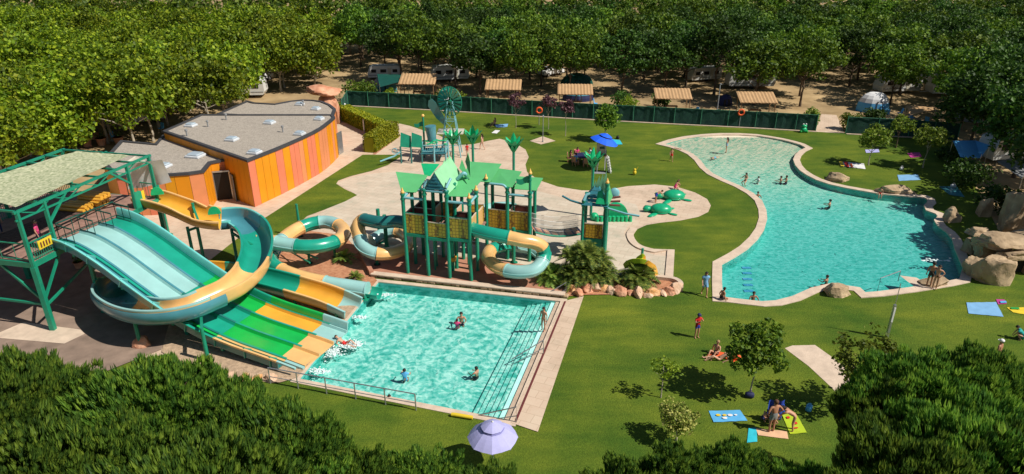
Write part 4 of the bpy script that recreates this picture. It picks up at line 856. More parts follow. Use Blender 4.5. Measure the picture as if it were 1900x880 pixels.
# gabled hut roof on the second bay
g0, g1, gt = C(1,0,6.05), C(2,0,6.05), C(1.5,0,7.15); back = cv * 3.1; rise = Vector((0, 0, .15))
b = MB('roof_pale'); o_ = cu * .12
b.slab([g1 + o_ - Vector((0, 0, .2)), g1 + o_ + back - Vector((0, 0, .2)), gt + back + Vector((0, 0, .06)), gt + Vector((0, 0, .06))], .05)
b.slab([gt + Vector((0, 0, .06)), gt + back + Vector((0, 0, .06)), g0 - o_ + back - Vector((0, 0, .2)), g0 - o_ - Vector((0, 0, .2))], .05)
for k in range(3, 6):   # leaf shaped tips on the ridge
    q = gt + back * (k / 6) + Vector((0, 0, .03)); b.slab([q, q + back / 6, q + back / 8 + Vector((0, 0, .2))], .03)
b.build('gable_roof', cs)
b = MB('slat_blue'); b.slab([g0, g1, gt], .04)
for k in range(5): z = .1 + k * .25; f_ = 1 - z / 1.35; m0 = g0.lerp(g1, .5); f2_ = max(.05, 1 - (z + .1) / 1.12); b.beam(m0 - cu * BAY * .48 * f2_ + Vector((0, -.04, z * .85)), m0 + cu * BAY * .48 * f2_ + Vector((0, -.04, z * .85)), .05, .10)
b.build('gable_wall', cs)
b = MB('roof_green'); b.slab([P(863,300,6.6), P(873,330,6.2), P(872,300,6.8), P(868,283,7.3)], .04); b.slab([P(852,312,6.6), P(872,334,6.2), P(857,296,7.0)], .05); b.build('leaf_fin', cs)
pipe(cr([P(848,333,6.1), P(856,325,6.4), P(862,322,6.5), P(868,332,6.0)], 4), 'play_blue', .12)
for k in range(7):
    q = C(1.0 + .12 * k, 2.0 + .16 * k, D1 - .38 * k); b = MB('deck_boards'); b.slab([q, q + cu * 1.1, q + cu * 1.1 + cv * .3, q + cv * .3], .06, Vector((0, 0, 1))); b.build('stair_tread', cs)
for i0, j0, i1, j1 in ((0,1,1,2),(2,1,3,2),(1,2,2,3.2)): deck(i0 + .05, j0 + .05, i1 - .05, j1 - .05, D1 - .1)
panel(0,2,1,2,D1+.05,1.15,'panel_maroon'); panel(3,1,3,2,D1+.05,1.15,'fg_orange'); panel(4,R2,4,3.6,D2+.08,1.1,'c_peach'); panel(0,1,0,2,D1+.05,1.1,'panel_maroon')
pipe([C(0,1,5.3), C(1,1,5.5)]); pipe([C(2,1,5.5), C(3,1,5.4)]); pipe([C(0,2,5.3), C(1,2,5.6)]); pipe([C(3,3.6,5.2), C(4,3.6,5.0), C(5.05,3.6,4.8)])
b = MB('steel_green'); b.beam(C(0,0,4.35), C(3,0,4.35), .05); b.build('hand_bar', cs)
# dumping bucket
c = C(1.9, .75, 0); b = MB('play_green'); b.cyl((c.x, c.y, 0), (c.x, c.y, 2.7), .12); b.cyl((c.x, c.y, 2.2), (c.x, c.y, 2.5), .3, .2); b.use('fg_yellow'); b.cyl((c.x, c.y, .75), (c.x, c.y, 1.05), .2, .28, 12); b.build('water_bucket', cs)
for i, j in ((1.1, .6), (2.4, 1.5)): b = MB('steel_green'); b.cyl(C(i, j, 0), C(i, j, D1), .07); b.build('post', cs)
# castle tube slides
ts = thing('castle_tube_slide', 'green, peach and pale blue tube slide hooking back under itself right of the castle', 'water slide', P(950,500))
tube(ts, [C(2.95,.35,3.45), P(905,433,3.4), P(940,440,3.3), P(968,446,3.15), P(990,450,2.95), P(1005,458,2.6), P(1009,472,2.1), P(1003,490,1.65), P(985,503,1.35), P(950,504,1.2), P(920,494,1.1), P(905,476,1.0), P(915,462,.95), P(945,456,.85), P(985,462,.6), P(1005,474,.35)], .43,
     [(0, .14, 'fg_teal'), (.14, .345, 'fg_orange'), (.345, .44, 'fg_teal'), (.44, .62, 'fg_pale'), (.62, .78, 'fg_orange'), (.78, .88, 'fg_teal'), (.88, 1, 'fg_pale')])
leg(ts, 953,488,2.6, r=.13, arm=P(990,460,2.4)); leg(ts, 943,518,.8); leg(ts, 984,480,2.4)
t2 = thing('castle_tube_slide', 'teal, peach and grey tube slide coiling down to the terrace left of the castle', 'water slide', P(710,460))
tube(t2, [C(.0,.6,3.2), P(735,411,3.2), P(705,413,3.1), P(682,409,3.0), P(672,409,2.8), P(664,420,2.5), P(667,438,2.0), P(674,458,1.5), P(695,470,1.25), P(725,470,1.1), P(752,460,1.0), P(758,445,.9), P(742,432,.85), P(716,432,.75), P(690,446,.5)], .43,
     [(0, .25, 'fg_darkteal'), (.25, .44, 'fg_orange'), (.44, .58, 'fg_pale'), (.58, .78, 'fg_orange'), (.78, .88, 'fg_orange'), (.88, 1, 'fg_pale')])
leg(t2, 718,462,2.6, r=.15); leg(t2, 706,450,2.6, r=.15); leg(t2, 700,492,.7)
t3 = thing('castle_tube_slide', 'short green tube slide curving down behind the castle', 'water slide', P(965,400))
tube(t3, [P(890,392,2.6), P(912,388,2.5), P(940,386,2.3), P(958,392,2.0), P(968,405,1.5), P(972,425,.8)], .46, [(0, .5, 'fg_pale'), (.5, 1, 'fg_teal')])
leg(t3, 925,420,1.8)
# rope bridge and small tower
rb = thing('rope_bridge', 'rope net bridge with red and dark planks between the castle and the small tower', 'bridge', P(1035,460))
a, c = C(5.1, 3.0, D2), P(1076,476); c = Vector((c.x, c.y + .6, 1.75)); d = (c - a); hd = Vector((d.x, d.y, 0)).normalized(); sd3 = Vector((-hd.y, hd.x, 0)); n = 26
def sag(t): return a.lerp(c, t) - Vector((0, 0, .25 * math.sin(PI * t)))
for s_, nm_ in ((-.5, 'rope_net'), (.5, 'rope_net')):
    b = MB('white'); 
    for k in range(n * 2 + 1): p = sag(k / n / 2) + sd3 * s_; b.beam(p, p + Vector((0, 0, .95)), .014)
    for h in (.3, .6, .95): b.path([sag(k / 8) + sd3 * s_ + Vector((0, 0, h)) for k in range(9)], .012, 4)
    b.build('rope_net', rb)
b = MB('c_maroon')
for k in range(n): b.use(['rock_red', 'c_navy', 'redpave', 'rock_red'][k % 4]); p0, p1 = sag((k + .05) / n), sag((k + .95) / n); b.slab([p0 - sd3 * .5, p1 - sd3 * .5, p1 + sd3 * .5, p0 + sd3 * .5], .04, Vector((0, 0, 1)))
b.build('plank_deck', rb)
for s_ in (-.55, .55): b = MB('steel_green'); b.path([sag(k / 8) + sd3 * s_ - Vector((0, 0, .05)) for k in range(9)], .07, 6); b.build('side_beam', rb)
st = thing('small_play_tower', 'small play tower with blue slatted hipped roof and water jet pipes at the bridge end', 'play structure', P(1100,470))
g0 = P(1078,483); g1 = P(1118,487); su = (g1 - g0); SB = su.length; su.normalize(); sv = Vector((-su.y, su.x, 0))
def S(i, j, z): q = g0 + su * (i * SB) + sv * (j * SB); return Vector((q.x, q.y, z))
for (i, j) in ((0, 0), (1, 0), (1, .55), (0, 1.1), (1, 1.1)): post(i, j, 4.3, st, S, 'steel_green', .12 if (i, j) == (1, 0) else .1)
post(1, 0, 5.6, st, S, r=.12, fin=True)
deck(0.05, .05, .95, 1.05, 1.75, st, S); panel(0, 0, 1, 0, 1.75, 1.0, 'hex_panel', st, S)
b = MB('steel_green'); b.slab([S(0.05,0,.3), S(.95,0,.3), S(.95,0,1.7), S(.05,0,1.7)], .05); b.build('base_panel', st)
b = MB('slat_blue'); ap = S(.5,.5,5.4)
cn = [S(-.1,-.1,4.1), S(1.1,-.1,4.1), S(1.1,1.2,4.1), S(-.1,1.2,4.1)]
for k in range(4):
    for l in range(5):
        t0, t1 = l / 6, (l + 1) / 6 - .02; p, q = cn[k], cn[(k + 1) % 4]; b.slab([p.lerp(ap, t0), q.lerp(ap, t0), q.lerp(ap, t1), p.lerp(ap, t1)], .06)
b.build('slatted_roof', st)
b = MB('roof_pale')
for k, (dx, h) in enumerate([(0, .6), (.25, .95), (.5, 1.1), (.75, 1.35)]): q = S(.35 + dx * .6, .6, 4.9); b.slab([q - su * .35 + Vector((0, 0, -.5)), q + su * .3 + Vector((0, 0, -.5)), q + su * .12 + Vector((0, 0, h))], .03)
b.use('play_leaf'); b.slab([S(.55,-.15,4.3), S(.95,-.15,4.3), S(.8,.1,5.2), S(.6,.1,5.0)], .04); b.use('roof_green'); b.slab([S(1.0,0,3.7), S(1.25,.4,4.6), S(1.0,.5,5.6), S(.9,.1,5.1)], .04); b.build('leaf_crest', st)
pipe([S(1,0,4.0), S(1.9,-.1,3.75), S(2.5,-.15,3.7)], 'play_blue', .07, st, 'jet_pipe'); pipe([S(0,0,4.1), S(-.6,.1,4.25), S(-1.0,.15,4.5)], 'slat_blue', .07, st, 'jet_pipe')
pipe([S(0,0,4.15), S(0,-.02,4.4), S(.1,.1,4.75), S(.25,.15,4.8)], 'play_blue', .11, st, 'jet_pipe')
for k in range(3): pipe([S(1.1,.9,4.2 - .25 * k), S(1.55,1.0,4.3 - .32 * k)], 'panel_maroon', .07, st, 'jet_pipe')
b = MB('play_blue'); b.ball(S(1.25,1.2,4.4), .36, 12, 8, (1, .4, 1.1)); b.build('spray_shell', st)
# green shell wall
gs = thing('green_shell_tunnel', 'round green scalloped splash shell standing behind the small tower', 'play structure', P(1135,407))
c = P(1142,407); b = MB('play_leaf')
vs = [c + Vector((math.cos(PI * k / 12) * .95, 0, .35 + math.sin(PI * k / 12) * .95)) for k in range(13)]; vs = [c + Vector((.95, 0, .0))] + vs + [c + Vector((-.95, 0, 0))]
b.slab(vs, .35, Vector((0, -1, 0))); b.build('shell', gs)
b = MB('play_leaf')
for k in range(9): q = c + Vector((-1.5 + k * .32, -.5, 0)); b.cyl(q, q + Vector((0, 0, .45)), .17, .14, 8)
b.build('scallop', gs)
b = MB('play_leaf'); b.ball(c + Vector((-1.7, -.2, .3)), .35); b.build('knob', gs)
# small yellow slide at the pad
ys = thing('toddler_slide', 'small yellow toddler slide arching over beside the cycad', 'slide', P(1190,500))
pth = cr([P(1168,494,.7), P(1176,486,1.2), P(1186,482,1.5), P(1195,483,1.5), P(1202,492,1.1), P(1207,503,.5), P(1210,512,.1)], 6)
for i0, i1, m_ in ((0, 18, 'c_lime'), (18, 36, 'fg_yellow')):
    b = MB(m_); b.sweep([(-.35, .22), (-.40, .22), (-.40, -.1), (.40, -.1), (.40, .22), (.35, .22), (.33, -.04), (-.33, -.04)], pth[i0:i1 + 1]); b.build('chute', ys)
b = MB('steel_green'); q = P(1190,490); b.cyl(q, q + Vector((0, 0, 1.15)), .09); b.build('leg', ys)
# fake palms
fp = thing('plastic_palm', 'x', 'play palm', (0, 0, 0), 'green plastic palms around the castle')
b = MB('steel_green'); b.cyl((0, 0, 0), (0, 0, 4.2), .11, .11, 12); b.build('pole', fp)
for k in range(9):
    a = 2 * PI * k / 8; b = MB('play_leaf'); tilt = .30 if k < 8 else 0.02
    d = Vector((math.cos(a), math.sin(a), 0)); s_ = Vector((-d.y, d.x, 0)); base = Vector((0, 0, 4.0))
    rows = [(0, .05), (.25, .18), (.6, .26), (1.0, .22), (1.3, .1), (1.45, .01)]; vs = []
    for t, w in rows:
        p = base + d * math.sin(tilt + t * .28) * t * .85 + Vector((0, 0, math.cos(tilt + t * .2) * t)) if k < 8 else base + Vector((0, 0, t * 1.1 + .1))
        vs += [p - s_ * w + d * .06 * (w * 4), p, p + s_ * w + d * .06 * (w * 4)]
    n_ = len(rows); b.add(vs, [(3 * i + j, 3 * i + j + 1, 3 * i + 3 + j + 1, 3 * i + 3 + j) for i in range(n_ - 1) for j in range(2)])
    b.add([v + d * .05 for v in vs], [(3 * i + j, 3 * i + 3 + j, 3 * i + 3 + j + 1, 3 * i + j + 1) for i in range(n_ - 1) for j in range(2)])
    b.build('frond', fp)
index_kids()
pp = [(843,352,'green plastic palm beside the windmill frame above the castle'), (879,350,'green plastic palm just right of the windmill, behind the castle roofs'), (953,368,'green plastic palm right of the castle roofs on the open pad'), (1096,402,'green plastic palm behind the small tower near the lifeguard umbrella')]
for i, (x, y, l) in enumerate(pp):
    if i == 0: place(fp, P(x, y), .3); fp['label'] = l
    else: dup(fp, P(x, y), .3 + i * .7, 1.0, l)

# ================================================================ WINDMILL PLAYGROUND
wm = thing('play_windmill', 'green farm style play windmill with a bladed wheel and leaf shaped tail', 'windmill', P(838,288))
wc = P(838,288); hub = wc + Vector((.05, -.6, 5.6))
for sx, sy in ((-1, -1), (1, -1), (1, 1), (-1, 1)):
    b = MB('play_blue'); b.cyl(wc + Vector((sx * 1.0, sy * .9, 0)), wc + Vector((sx * .25, sy * .25, 5.4)), .06, .05, 6); b.build('leg', wm)
b = MB('play_blue')
for z in (1.2, 2.4, 3.6, 4.6):
    f_ = 1 - z / 7.2; q = [wc + Vector((sx * 1.0 * f_, sy * .9 * f_, z)) for sx, sy in ((-1, -1), (1, -1), (1, 1), (-1, 1))]
    for k in range(4): b.beam(q[k], q[(k + 1) % 4], .05); b.beam(q[k], q[(k + 1) % 4] - Vector((0, 0, 1.1)), .035)
b.build('lattice', wm)
b = MB('cream'); b.box(tuple(wc + Vector((0, 0, 2.45))), (2.6, 2.0, .06)); b.build('platform', wm)
wdir = Vector((-.5, -.86, .05)).normalized(); wu = Vector((0, 0, 1)).cross(wdir).normalized(); wv = wdir.cross(wu)
wh = MB('steel_green'); 
for rr in (.45, 1.42): wh.path([hub + (wu * math.cos(2 * PI * k / 24) + wv * math.sin(2 * PI * k / 24)) * rr for k in range(24)], .035, 5, True)
wh.path([hub - wdir * .15, hub + wdir * .15], .14, 8); wheel = wh.build('wheel', wm)
b = MB('fg_teal')
for k in range(18):
    a = 2 * PI * k / 18; e1 = wu * math.cos(a) + wv * math.sin(a); e2 = -wu * math.sin(a) + wv * math.cos(a); tw_ = e2 * .8 + wdir * .45
    b.slab([hub + e1 * .45 - tw_ * .06, hub + e1 * 1.4 - tw_ * .19, hub + e1 * 1.4 + tw_ * .19, hub + e1 * .45 + tw_ * .06], .02)
b.build('blades', wheel)
b = MB('fg_darkteal'); t0 = wc + Vector((-.5, .1, 3.1)); tv = Vector((-1.0, -.1, 1.7)).normalized(); ts_ = Vector((1.6, -.2, 1.0)).normalized()
b.slab([t0 - ts_ * .1, t0 + tv * 1.0 - ts_ * .42, t0 + tv * 2.5 - ts_ * .45, t0 + tv * 2.9 - ts_ * .1, t0 + tv * 2.9 + ts_ * .3, t0 + tv * 2.3 + ts_ * .42, t0 + tv * .9 + ts_ * .36, t0 + ts_ * .1], .06); b.build('tail', wm)
b = MB('skyframe'); q = wc + Vector((-.75, .3, 5.5)); b.path([q, q + Vector((0, 0, .9)), q + Vector((.6, .1, 1.1)), q + Vector((.6, .1, .1))], .04, 6, True); b.build('gearbox_frame', wm)
pg = thing('toddler_play_platform', 'low blue and teal toddler play platform with barrel and two sails below the windmill', 'play structure', P(790,300))
c = P(790,300)
for dx, dy, z in ((-2.3, -.6, 1.7), (-1.3, -.6, 1.7), (-.3, -.4, 1.8), (.9, -.4, 1.8), (2.0, -.2, 1.9), (-.3, 1.2, 1.8), (1.0, 1.4, 1.8), (2.1, 1.4, 1.8)):
    b = MB('play_blue' if dx > 0 else 'fg_darkteal'); b.cyl(c + Vector((dx, dy, 0)), c + Vector((dx, dy, z)), .09); b.build('post', pg)
b = MB('slat_blue'); b.slab([c + Vector((-.4, -.5, 1.0)), c + Vector((2.1, -.4, 1.0)), c + Vector((2.1, 1.5, 1.0)), c + Vector((-.4, 1.3, 1.0))], .1); b.build('deck', pg)
for q in ([(-.3, -.4), (.9, -.4)], [(.9, -.4), (2.0, -.2)], [(2.0, -.2), (2.1, 1.4)], [(-.3, 1.2), (1, 1.4)], [(-.3, -.4), (-.3, 1.2)]):
    b = MB('play_blue'); p0, p1 = [c + Vector((x, y, 1.75)) for x, y in q]; b.beam(p0, p1, .08); b.beam(p0 - Vector((0, 0, .6)), p1 - Vector((0, 0, .6)), .06)
    for k in range(7): r_ = p0.lerp(p1, k / 6); b.beam(r_, r_ - Vector((0, 0, .6)), .03)
    b.build('railing', pg)
b = MB('play_leaf'); 
for k in range(22): rr = random.Random(k + 4); b.ball(c + Vector((rr.uniform(-.2, 2.1), rr.uniform(-.4, 1.3), 1.8 + rr.uniform(-.05, .15))), .13, 6, 4, (1.6, 1, .5))
b.build('leaf_trim', pg)
b = MB('fg_steelblue'); q = c + Vector((.6, 1.0, 1.8)); b.cyl(q, q + Vector((-.1, 0, 1.5)), .42, .55, 14); b.build('barrel', pg)
post0 = MB('steel_green'); q = c + Vector((-.3, 1.9, 0)); post0.cyl(q, q + Vector((0, 0, 4.0)), .1); po = post0.build('flag_pole', pg); b = MB('finial'); b.ball(q + Vector((0, 0, 4.1)), .16); b.build('finial', po); flag(pg, q + Vector((0, 0, 3.1)))
for dx in (-2.3, -1.25):
    q = c + Vector((dx, -.7, 1.7)); b = MB('steel_green'); b.slab([q, q + Vector((1.05, .15, -.15)), q + Vector((1.05, .4, .95)), q + Vector((.1, .3, 1.35))], .04); b.build('sail_roof', pg)
b = MB('play_blue'); q = c + Vector((-2.3, -.6, 1.2)); b.path([q, q + Vector((-.6, -.2, -.4)), q + Vector((-1.2, -.5, -.55)), q + Vector((-1.9, -.8, -.75))], .09, 8); b.path([q + Vector((-.55 + .25 * math.cos(k), -.1, .1 + .25 * math.sin(k))) for k in [x * PI / 5 for x in range(10)]], .04, 5, True); b.build('jet_pipe', pg)
# turtles
tt = thing('turtle_fountain', 'x', 'turtle sculpture', (0, 0, 0), 'green turtle splash sculptures')
b = MB('turtle'); b.ball((0, 0, .30), .95, 20, 10, (1.0, .74, .52)); b.add([], []); b.build('shell', tt)
b = MB('turtle'); b.ball((0, 0, .16), .90, 16, 6, (1.02, .80, .16)); b.build('belly', tt)
b = MB('turtle'); b.ball((-1.22, 0, .30), .30, 12, 8, (1.25, .85, .8)); b.path([(-.8, 0, .25), (-1.1, 0, .3)], .18, 8); b.build('head', tt)
for sx, sy, l, w in ((-.55, -.62, .62, .24), (-.55, .62, .62, .24), (.75, -.5, .42, .16), (.75, .5, .42, .16)):
    b = MB('turtle'); a = math.atan2(sy, sx * 1.1) ; b.X = Matrix.Translation((sx, sy, .1)) @ Matrix.Rotation(a, 4, 'Z'); b.ball((l * .6, 0, 0), l, 10, 6, (1, w / l * 1.1, .16)); b.build('flipper', tt)
index_kids(); place(tt, P(1250,369), .08, 1.0); tt['label'] = 'green turtle with water sheen, beside the two bathers on the pad'
dup(tt, P(1226,394), -.05, .92, 'green turtle lying nearer the camera on the pad')
# ================================================================ VEGETATION
def rv(r): 
    while True:
        v = Vector((r.uniform(-1, 1), r.uniform(-1, 1), r.uniform(-1, 1)))
        if .05 < v.length < 1: return v
def leaves(b, c, cr_, n, size, r, up=.5, flat=.8):
    for _ in range(n):
        d = rv(r); p = Vector(c) + Vector((d.x * cr_, d.y * cr_, d.z * cr_ * flat))
        nn = (rv(r).normalized() + Vector((0, 0, up)) + d * .5).normalized(); t = nn.cross(rv(r)).normalized(); s = nn.cross(t); a = size * r.uniform(.6, 1.3)
        b.add([p - t * a * .5, p + s * a * .42 + nn * a * .08, p + t * a * .6, p - s * a * .42 + nn * a * .08], [(0, 1, 2, 3)])
def crown(mt, r, R_, H_, zc, clumps, per, size, cs=.9, shell=.55, up=.6, flat=.8):
    b = MB(mt)
    for k in range(clumps):
        d = rv(r).normalized() * r.uniform(shell, 1.0)
        if d.z < -.5: d.z *= .5
        leaves(b, (d.x * R_, d.y * R_, zc + d.z * H_), cs * r.uniform(.7, 1.25), per, size, r, up, flat)
    return b
def trunk(b, h, r0, r, limbs=6, R_=2, top=.6, lean=0):
    pts = [Vector((math.sin(i * 1.3) * .06 * h * .3 + lean * i / 5 * h, math.cos(i * 2.1) * .05 * h * .3, h * i / 5)) for i in range(6)]; pts[0].x = pts[0].y = 0
    b.path(pts, [r0 * (1.25 if i == 0 else 1 - .12 * i) for i in range(6)], 8)
    for k in range(limbs):
        a = 2 * PI * k / limbs + r.uniform(-.4, .4); q = pts[3 + k % 3]; e = q + Vector((math.cos(a) * R_ * .7, math.sin(a) * R_ * .7, h * r.uniform(.2, .5)))
        b.path([q, q.lerp(e, .45) + Vector((0, 0, .15)), e], [r0 * .45, r0 * .3, r0 * .1], 5)
def treeproto(name, cat, label, group, seed, mt, R_, H_, h, clumps, per, size, tm='trunk_dark', r0=.16, cs=.9, up=.6, shell=.55, limbs=6, flat=.8):
    r = random.Random(seed); t = thing(name, label, cat, (0, 0, 0), group)
    b = MB(tm); trunk(b, h, r0, r, limbs, R_); b.build('trunk', t)
    crown(mt, r, R_, H_, h + H_ * .55, clumps, per, size, cs, shell, up, flat).build('crown', t); return t
G_F = 'plane trees shading the campsite'
def inpoly(x, y, poly):
    c = False; n = len(poly)
    for i in range(n):
        a, b_ = poly[i], poly[i - 1]
        if (a[1] > y) != (b_[1] > y) and x < (b_[0] - a[0]) * (y - a[1]) / (b_[1] - a[1]) + a[0]: c = not c
    return c
protosL = [treeproto('plane_tree', 'tree', 'x', G_F, 200 + k, 'leaf_plane', 3.9 + .3 * k, 3.2, 2.6 + .3 * k, 72, 56, .37, 'trunk_pale', .17, 1.0) for k in range(4)]
protosF = [treeproto('plane_tree', 'tree', 'x', G_F, 300 + k, 'leaf_forest', 3.6 + .3 * k, 3.1, 3.3 + .3 * k, 62, 56, .36, 'trunk_dark', .16, .95) for k in range(4)]
protosD = [treeproto('plane_tree', 'tree', 'x', G_F, 400 + k, 'leaf_dark', 3.8 + .3 * k, 3.3, 3.2 + .3 * k, 66, 56, .36, 'trunk_dark', .17, .95) for k in range(4)]
index_kids()
used = set()
def plant(protos, k, loc, rz, sc, label):
    p = protos[k % len(protos)]
    if p.name not in used: used.add(p.name); place(p, loc, rz, sc); p['label'] = label; return p
    return dup(p, loc, rz, sc, label)
# compound where no forest tree stands, and sandy clearings between the pitches
comp = [tuple(p.to_2d()) for p in PL([(-400,500),(40,330),(190,292),(250,262),(340,224),(425,180),(560,160),(650,164),(1100,188),(1513,206),(1684,224),(1790,252),(1800,330),(1870,420),(2000,480),(2600,700),(2600,1400),(-800,1400),(-600,600)])]
clear = [(655,150,60,20),(760,178,60,10),(1130,160,32,14),(1190,165,30,12),(1250,198,60,8),(1400,205,60,8),(935,185,50,8),(1070,192,60,8),(1545,190,32,55),(1500,165,40,14),(1640,212,50,12),(1640,178,25,10),(450,182,36,8)]
rnd = random.Random(7); cand = []
gy = 58
while gy < 142:
    sx_ = 6.5
    gx = -112
    while gx < 112:
        x = gx + rnd.uniform(-1.3, 1.3) + (3 if int(gy / 6.0) % 2 else 0); y = gy + rnd.uniform(-1.3, 1.3)
        gx += sx_
        if inpoly(x, y, comp): continue
        px, py = proj((x, y, 0)); tx, ty = proj((x, y, 6))
        if tx < -130 or tx > 2030 or ty < -60: continue
        if any(((px - a) / w) ** 2 + ((py - b_) / h) ** 2 < 1 for a, b_, w, h in clear): continue
        cand.append((y, x))
    gy += 6.0
for px, py in ((-70,385),(15,352),(92,322),(-20,318),(60,290),(1840,265),(1900,250),(392,247),(252,281),(312,234),(452,198),(208,262),(140,285),(522,170),(352,206),(586,166),(285,262),(420,228)): p = P(px, py); cand.append((p.y, p.x))
cand.sort(); cand = cand[:285]
LM = ['the left edge of the photo', 'the left end of the tower roof', 'the middle of the tower roof', 'the planters behind the tower', 'the tower roof corner', 'the low left roof', 'the left roof skylights', 'the main grey roof', 'the back roof', 'the mushroom rock', 'the hedge bend', 'the first shelter', 'the windmill', 'the second shelter', 'the purple saplings', 'the third shelter', 'the blue parasol', 'the lone green bush', 'the fourth shelter', 'the space left of the fifth shelter', 'the fifth shelter', 'the frog bin', 'the gate path', 'the igloo tent', 'the leaning lawn tree', 'the magenta towel', 'the blue tarpaulin', 'the far right caravan', 'the right edge']
COLN = {}
for i, (y, x) in enumerate(cand):
    px = proj((x, y, 5))[0]
    ci = max(0, min(28, int(px / 1900 * 27) + 1)); COLN[ci] = COLN.get(ci, -1) + 1
    if px < 640 + rnd.uniform(-60, 60): ps, lb = protosL, 'yellow green'
    elif px < 1500 + rnd.uniform(-100, 100): ps, lb = protosF if rnd.random() < .6 else protosD, 'mid green'
    else: ps, lb = protosD if rnd.random() < .55 else protosF, 'dark green'
    lb += ' plane tree, ' + ORD[COLN[ci]] + ' nearest in line behind ' + LM[ci]
    near = 1.0
    plant(ps, rnd.randrange(4), (x, y, 0), rnd.uniform(0, 6.3), (near * rnd.uniform(.88, 1.12), near * rnd.uniform(.88, 1.12), rnd.uniform(.9, 1.18)), lb)
# shade trees at the right edge, near the grotto
for px, py, s, l in ((1880,330,1.0,'dark shade tree above the blue tarpaulin, left of the others there'),(1960,400,1.1,'dark shade tree behind the grotto at the right edge'),(2040,470,1.1,'dark tree just outside right, level with the grotto'),(1835,285,.9,'dark shade tree between the blue tarpaulin and the grey tent'),(1955,320,1.0,'dark shade tree over the white caravan at the right edge')):
    p = P(px, py); plant(protosD, int(px), (p.x, p.y, 0), px, (s, s, s * 1.05), l)
fw = random.Random(99); b = MB('leaf_forest')
for k in range(1500):
    x, y = fw.uniform(-125, 125), fw.uniform(132, 170); leaves(b, (x, y, fw.uniform(4.5, 9.0)), fw.uniform(1.2, 2.2), 22, .75, fw)
tag(b.build('far_wood'), 'distant continuation of the tree canopy at the top of the photo', 'wood', kind='stuff')
# Foreground pines ---------------------------------------------------
def pine(seed, R_, H_, ztop, n, mt='leaf_pine'):
    r = random.Random(seed); t = thing('pine_tree', 'x', 'tree', (0, 0, 0), 'umbrella pines in the foreground')
    b = MB('trunk_dark'); h = ztop - H_; trunk(b, h * .86, .22, r, 6, R_ * .6); b.build('trunk', t)
    b = MB(mt)
    for k in range(n):
        d = rv(r).normalized()
        if d.z < -.12: d.z = abs(d.z) * .3
        rad = .82 + .36 * noise.noise(Vector((d.x * 2.9, d.y * 2.9, seed * 1.7 + d.z * 2))) + .16 * noise.noise(Vector((d.x * 8, d.y * 8, seed * 1.7 + d.z * 8)))
        rad *= (1 if r.random() < .75 else r.uniform(.65, .95))
        c = Vector((d.x * R_ * rad, d.y * R_ * rad, h + d.z * H_ * rad + noise.noise(Vector((d.x * 5, d.y * 5, seed))) * .5))
        ax = (Vector((d.x * .45, d.y * .45, 1.0)) + rv(r) * .34).normalized(); L = r.uniform(.22, .42); w = L * .22
        u = ax.cross(rv(r)).normalized(); v = ax.cross(u); sv_ = [c]; sf_ = []
        for q in range(6):
            a = q * 2 * PI / 6 + r.random(); dd = u * math.cos(a) + v * math.sin(a); e = ax.cross(dd)
            sv_ += [c + dd * w * 1.0 + ax * L * .42 - e * .024, c + dd * w * .7 + ax * L * r.uniform(.85, 1), c + dd * w * .8 + ax * L * .5 + e * .024]; sf_.append((0, 3 * q + 1, 3 * q + 2, 3 * q + 3))
        b.add(sv_, sf_)
    b.build('crown', t); return t
pines = [pine(501, 2.6, 2.0, 7.6, 8600), pine(502, 2.2, 1.8, 7.4, 7000), pine(503, 2.9, 2.1, 7.8, 10500)]
index_kids()
spots = [(30,745,0,1.0),(150,760,2,.9),(290,770,1,1.0),(420,800,0,.95),(530,835,1,1.0),(40,880,1,1.1),(190,900,2,1.0),(350,930,0,1.1),(520,960,2,.9),(640,895,1,.85),(780,905,0,.72),(905,925,1,.72),(-80,800,2,1.0),
         (1262,895,1,.78),(1370,900,0,.74),(1180,940,2,.7),(1470,925,1,.7),(1672,775,1,.92),(1745,748,2,.95),(1850,740,0,1.0),(1950,760,1,1.0),(1735,890,0,1.05),(1850,880,2,1.05),(1640,960,1,.85),(1545,945,0,.72),(1950,900,1,1.1)]
for i, (x, y, k, s) in enumerate(spots):
    z = 6.5 * s; p = P(x, y, z); lb = ORD[i] + ' pine of the lower left clump, counted from its left back corner' if i < 13 and x < 700 else 'low pine crown at the bottom edge, ' + {780: 'left of the lavender parasol', 905: 'under the lavender parasol', 1262: 'in front of the flowering bushy tree', 1370: 'below the turquoise towel', 1180: 'left of the flowering bushy tree', 1470: 'below the yellow towel', 1640: 'beside the path end', 1545: 'left of the path end'}.get(x, 'in front') if x in (780, 905, 1262, 1370, 1180, 1470, 1640, 1545) else ORD[i - 17] + ' pine of the dark lower right clump, back row first'
    if i < 3: o = place(pines[i], (p.x, p.y, 0), i, s) if pines[i].name not in used else None; pines[i]['label'] = lb
    else: dup(pines[k], (p.x, p.y, 0), i * 1.3, s, lb)
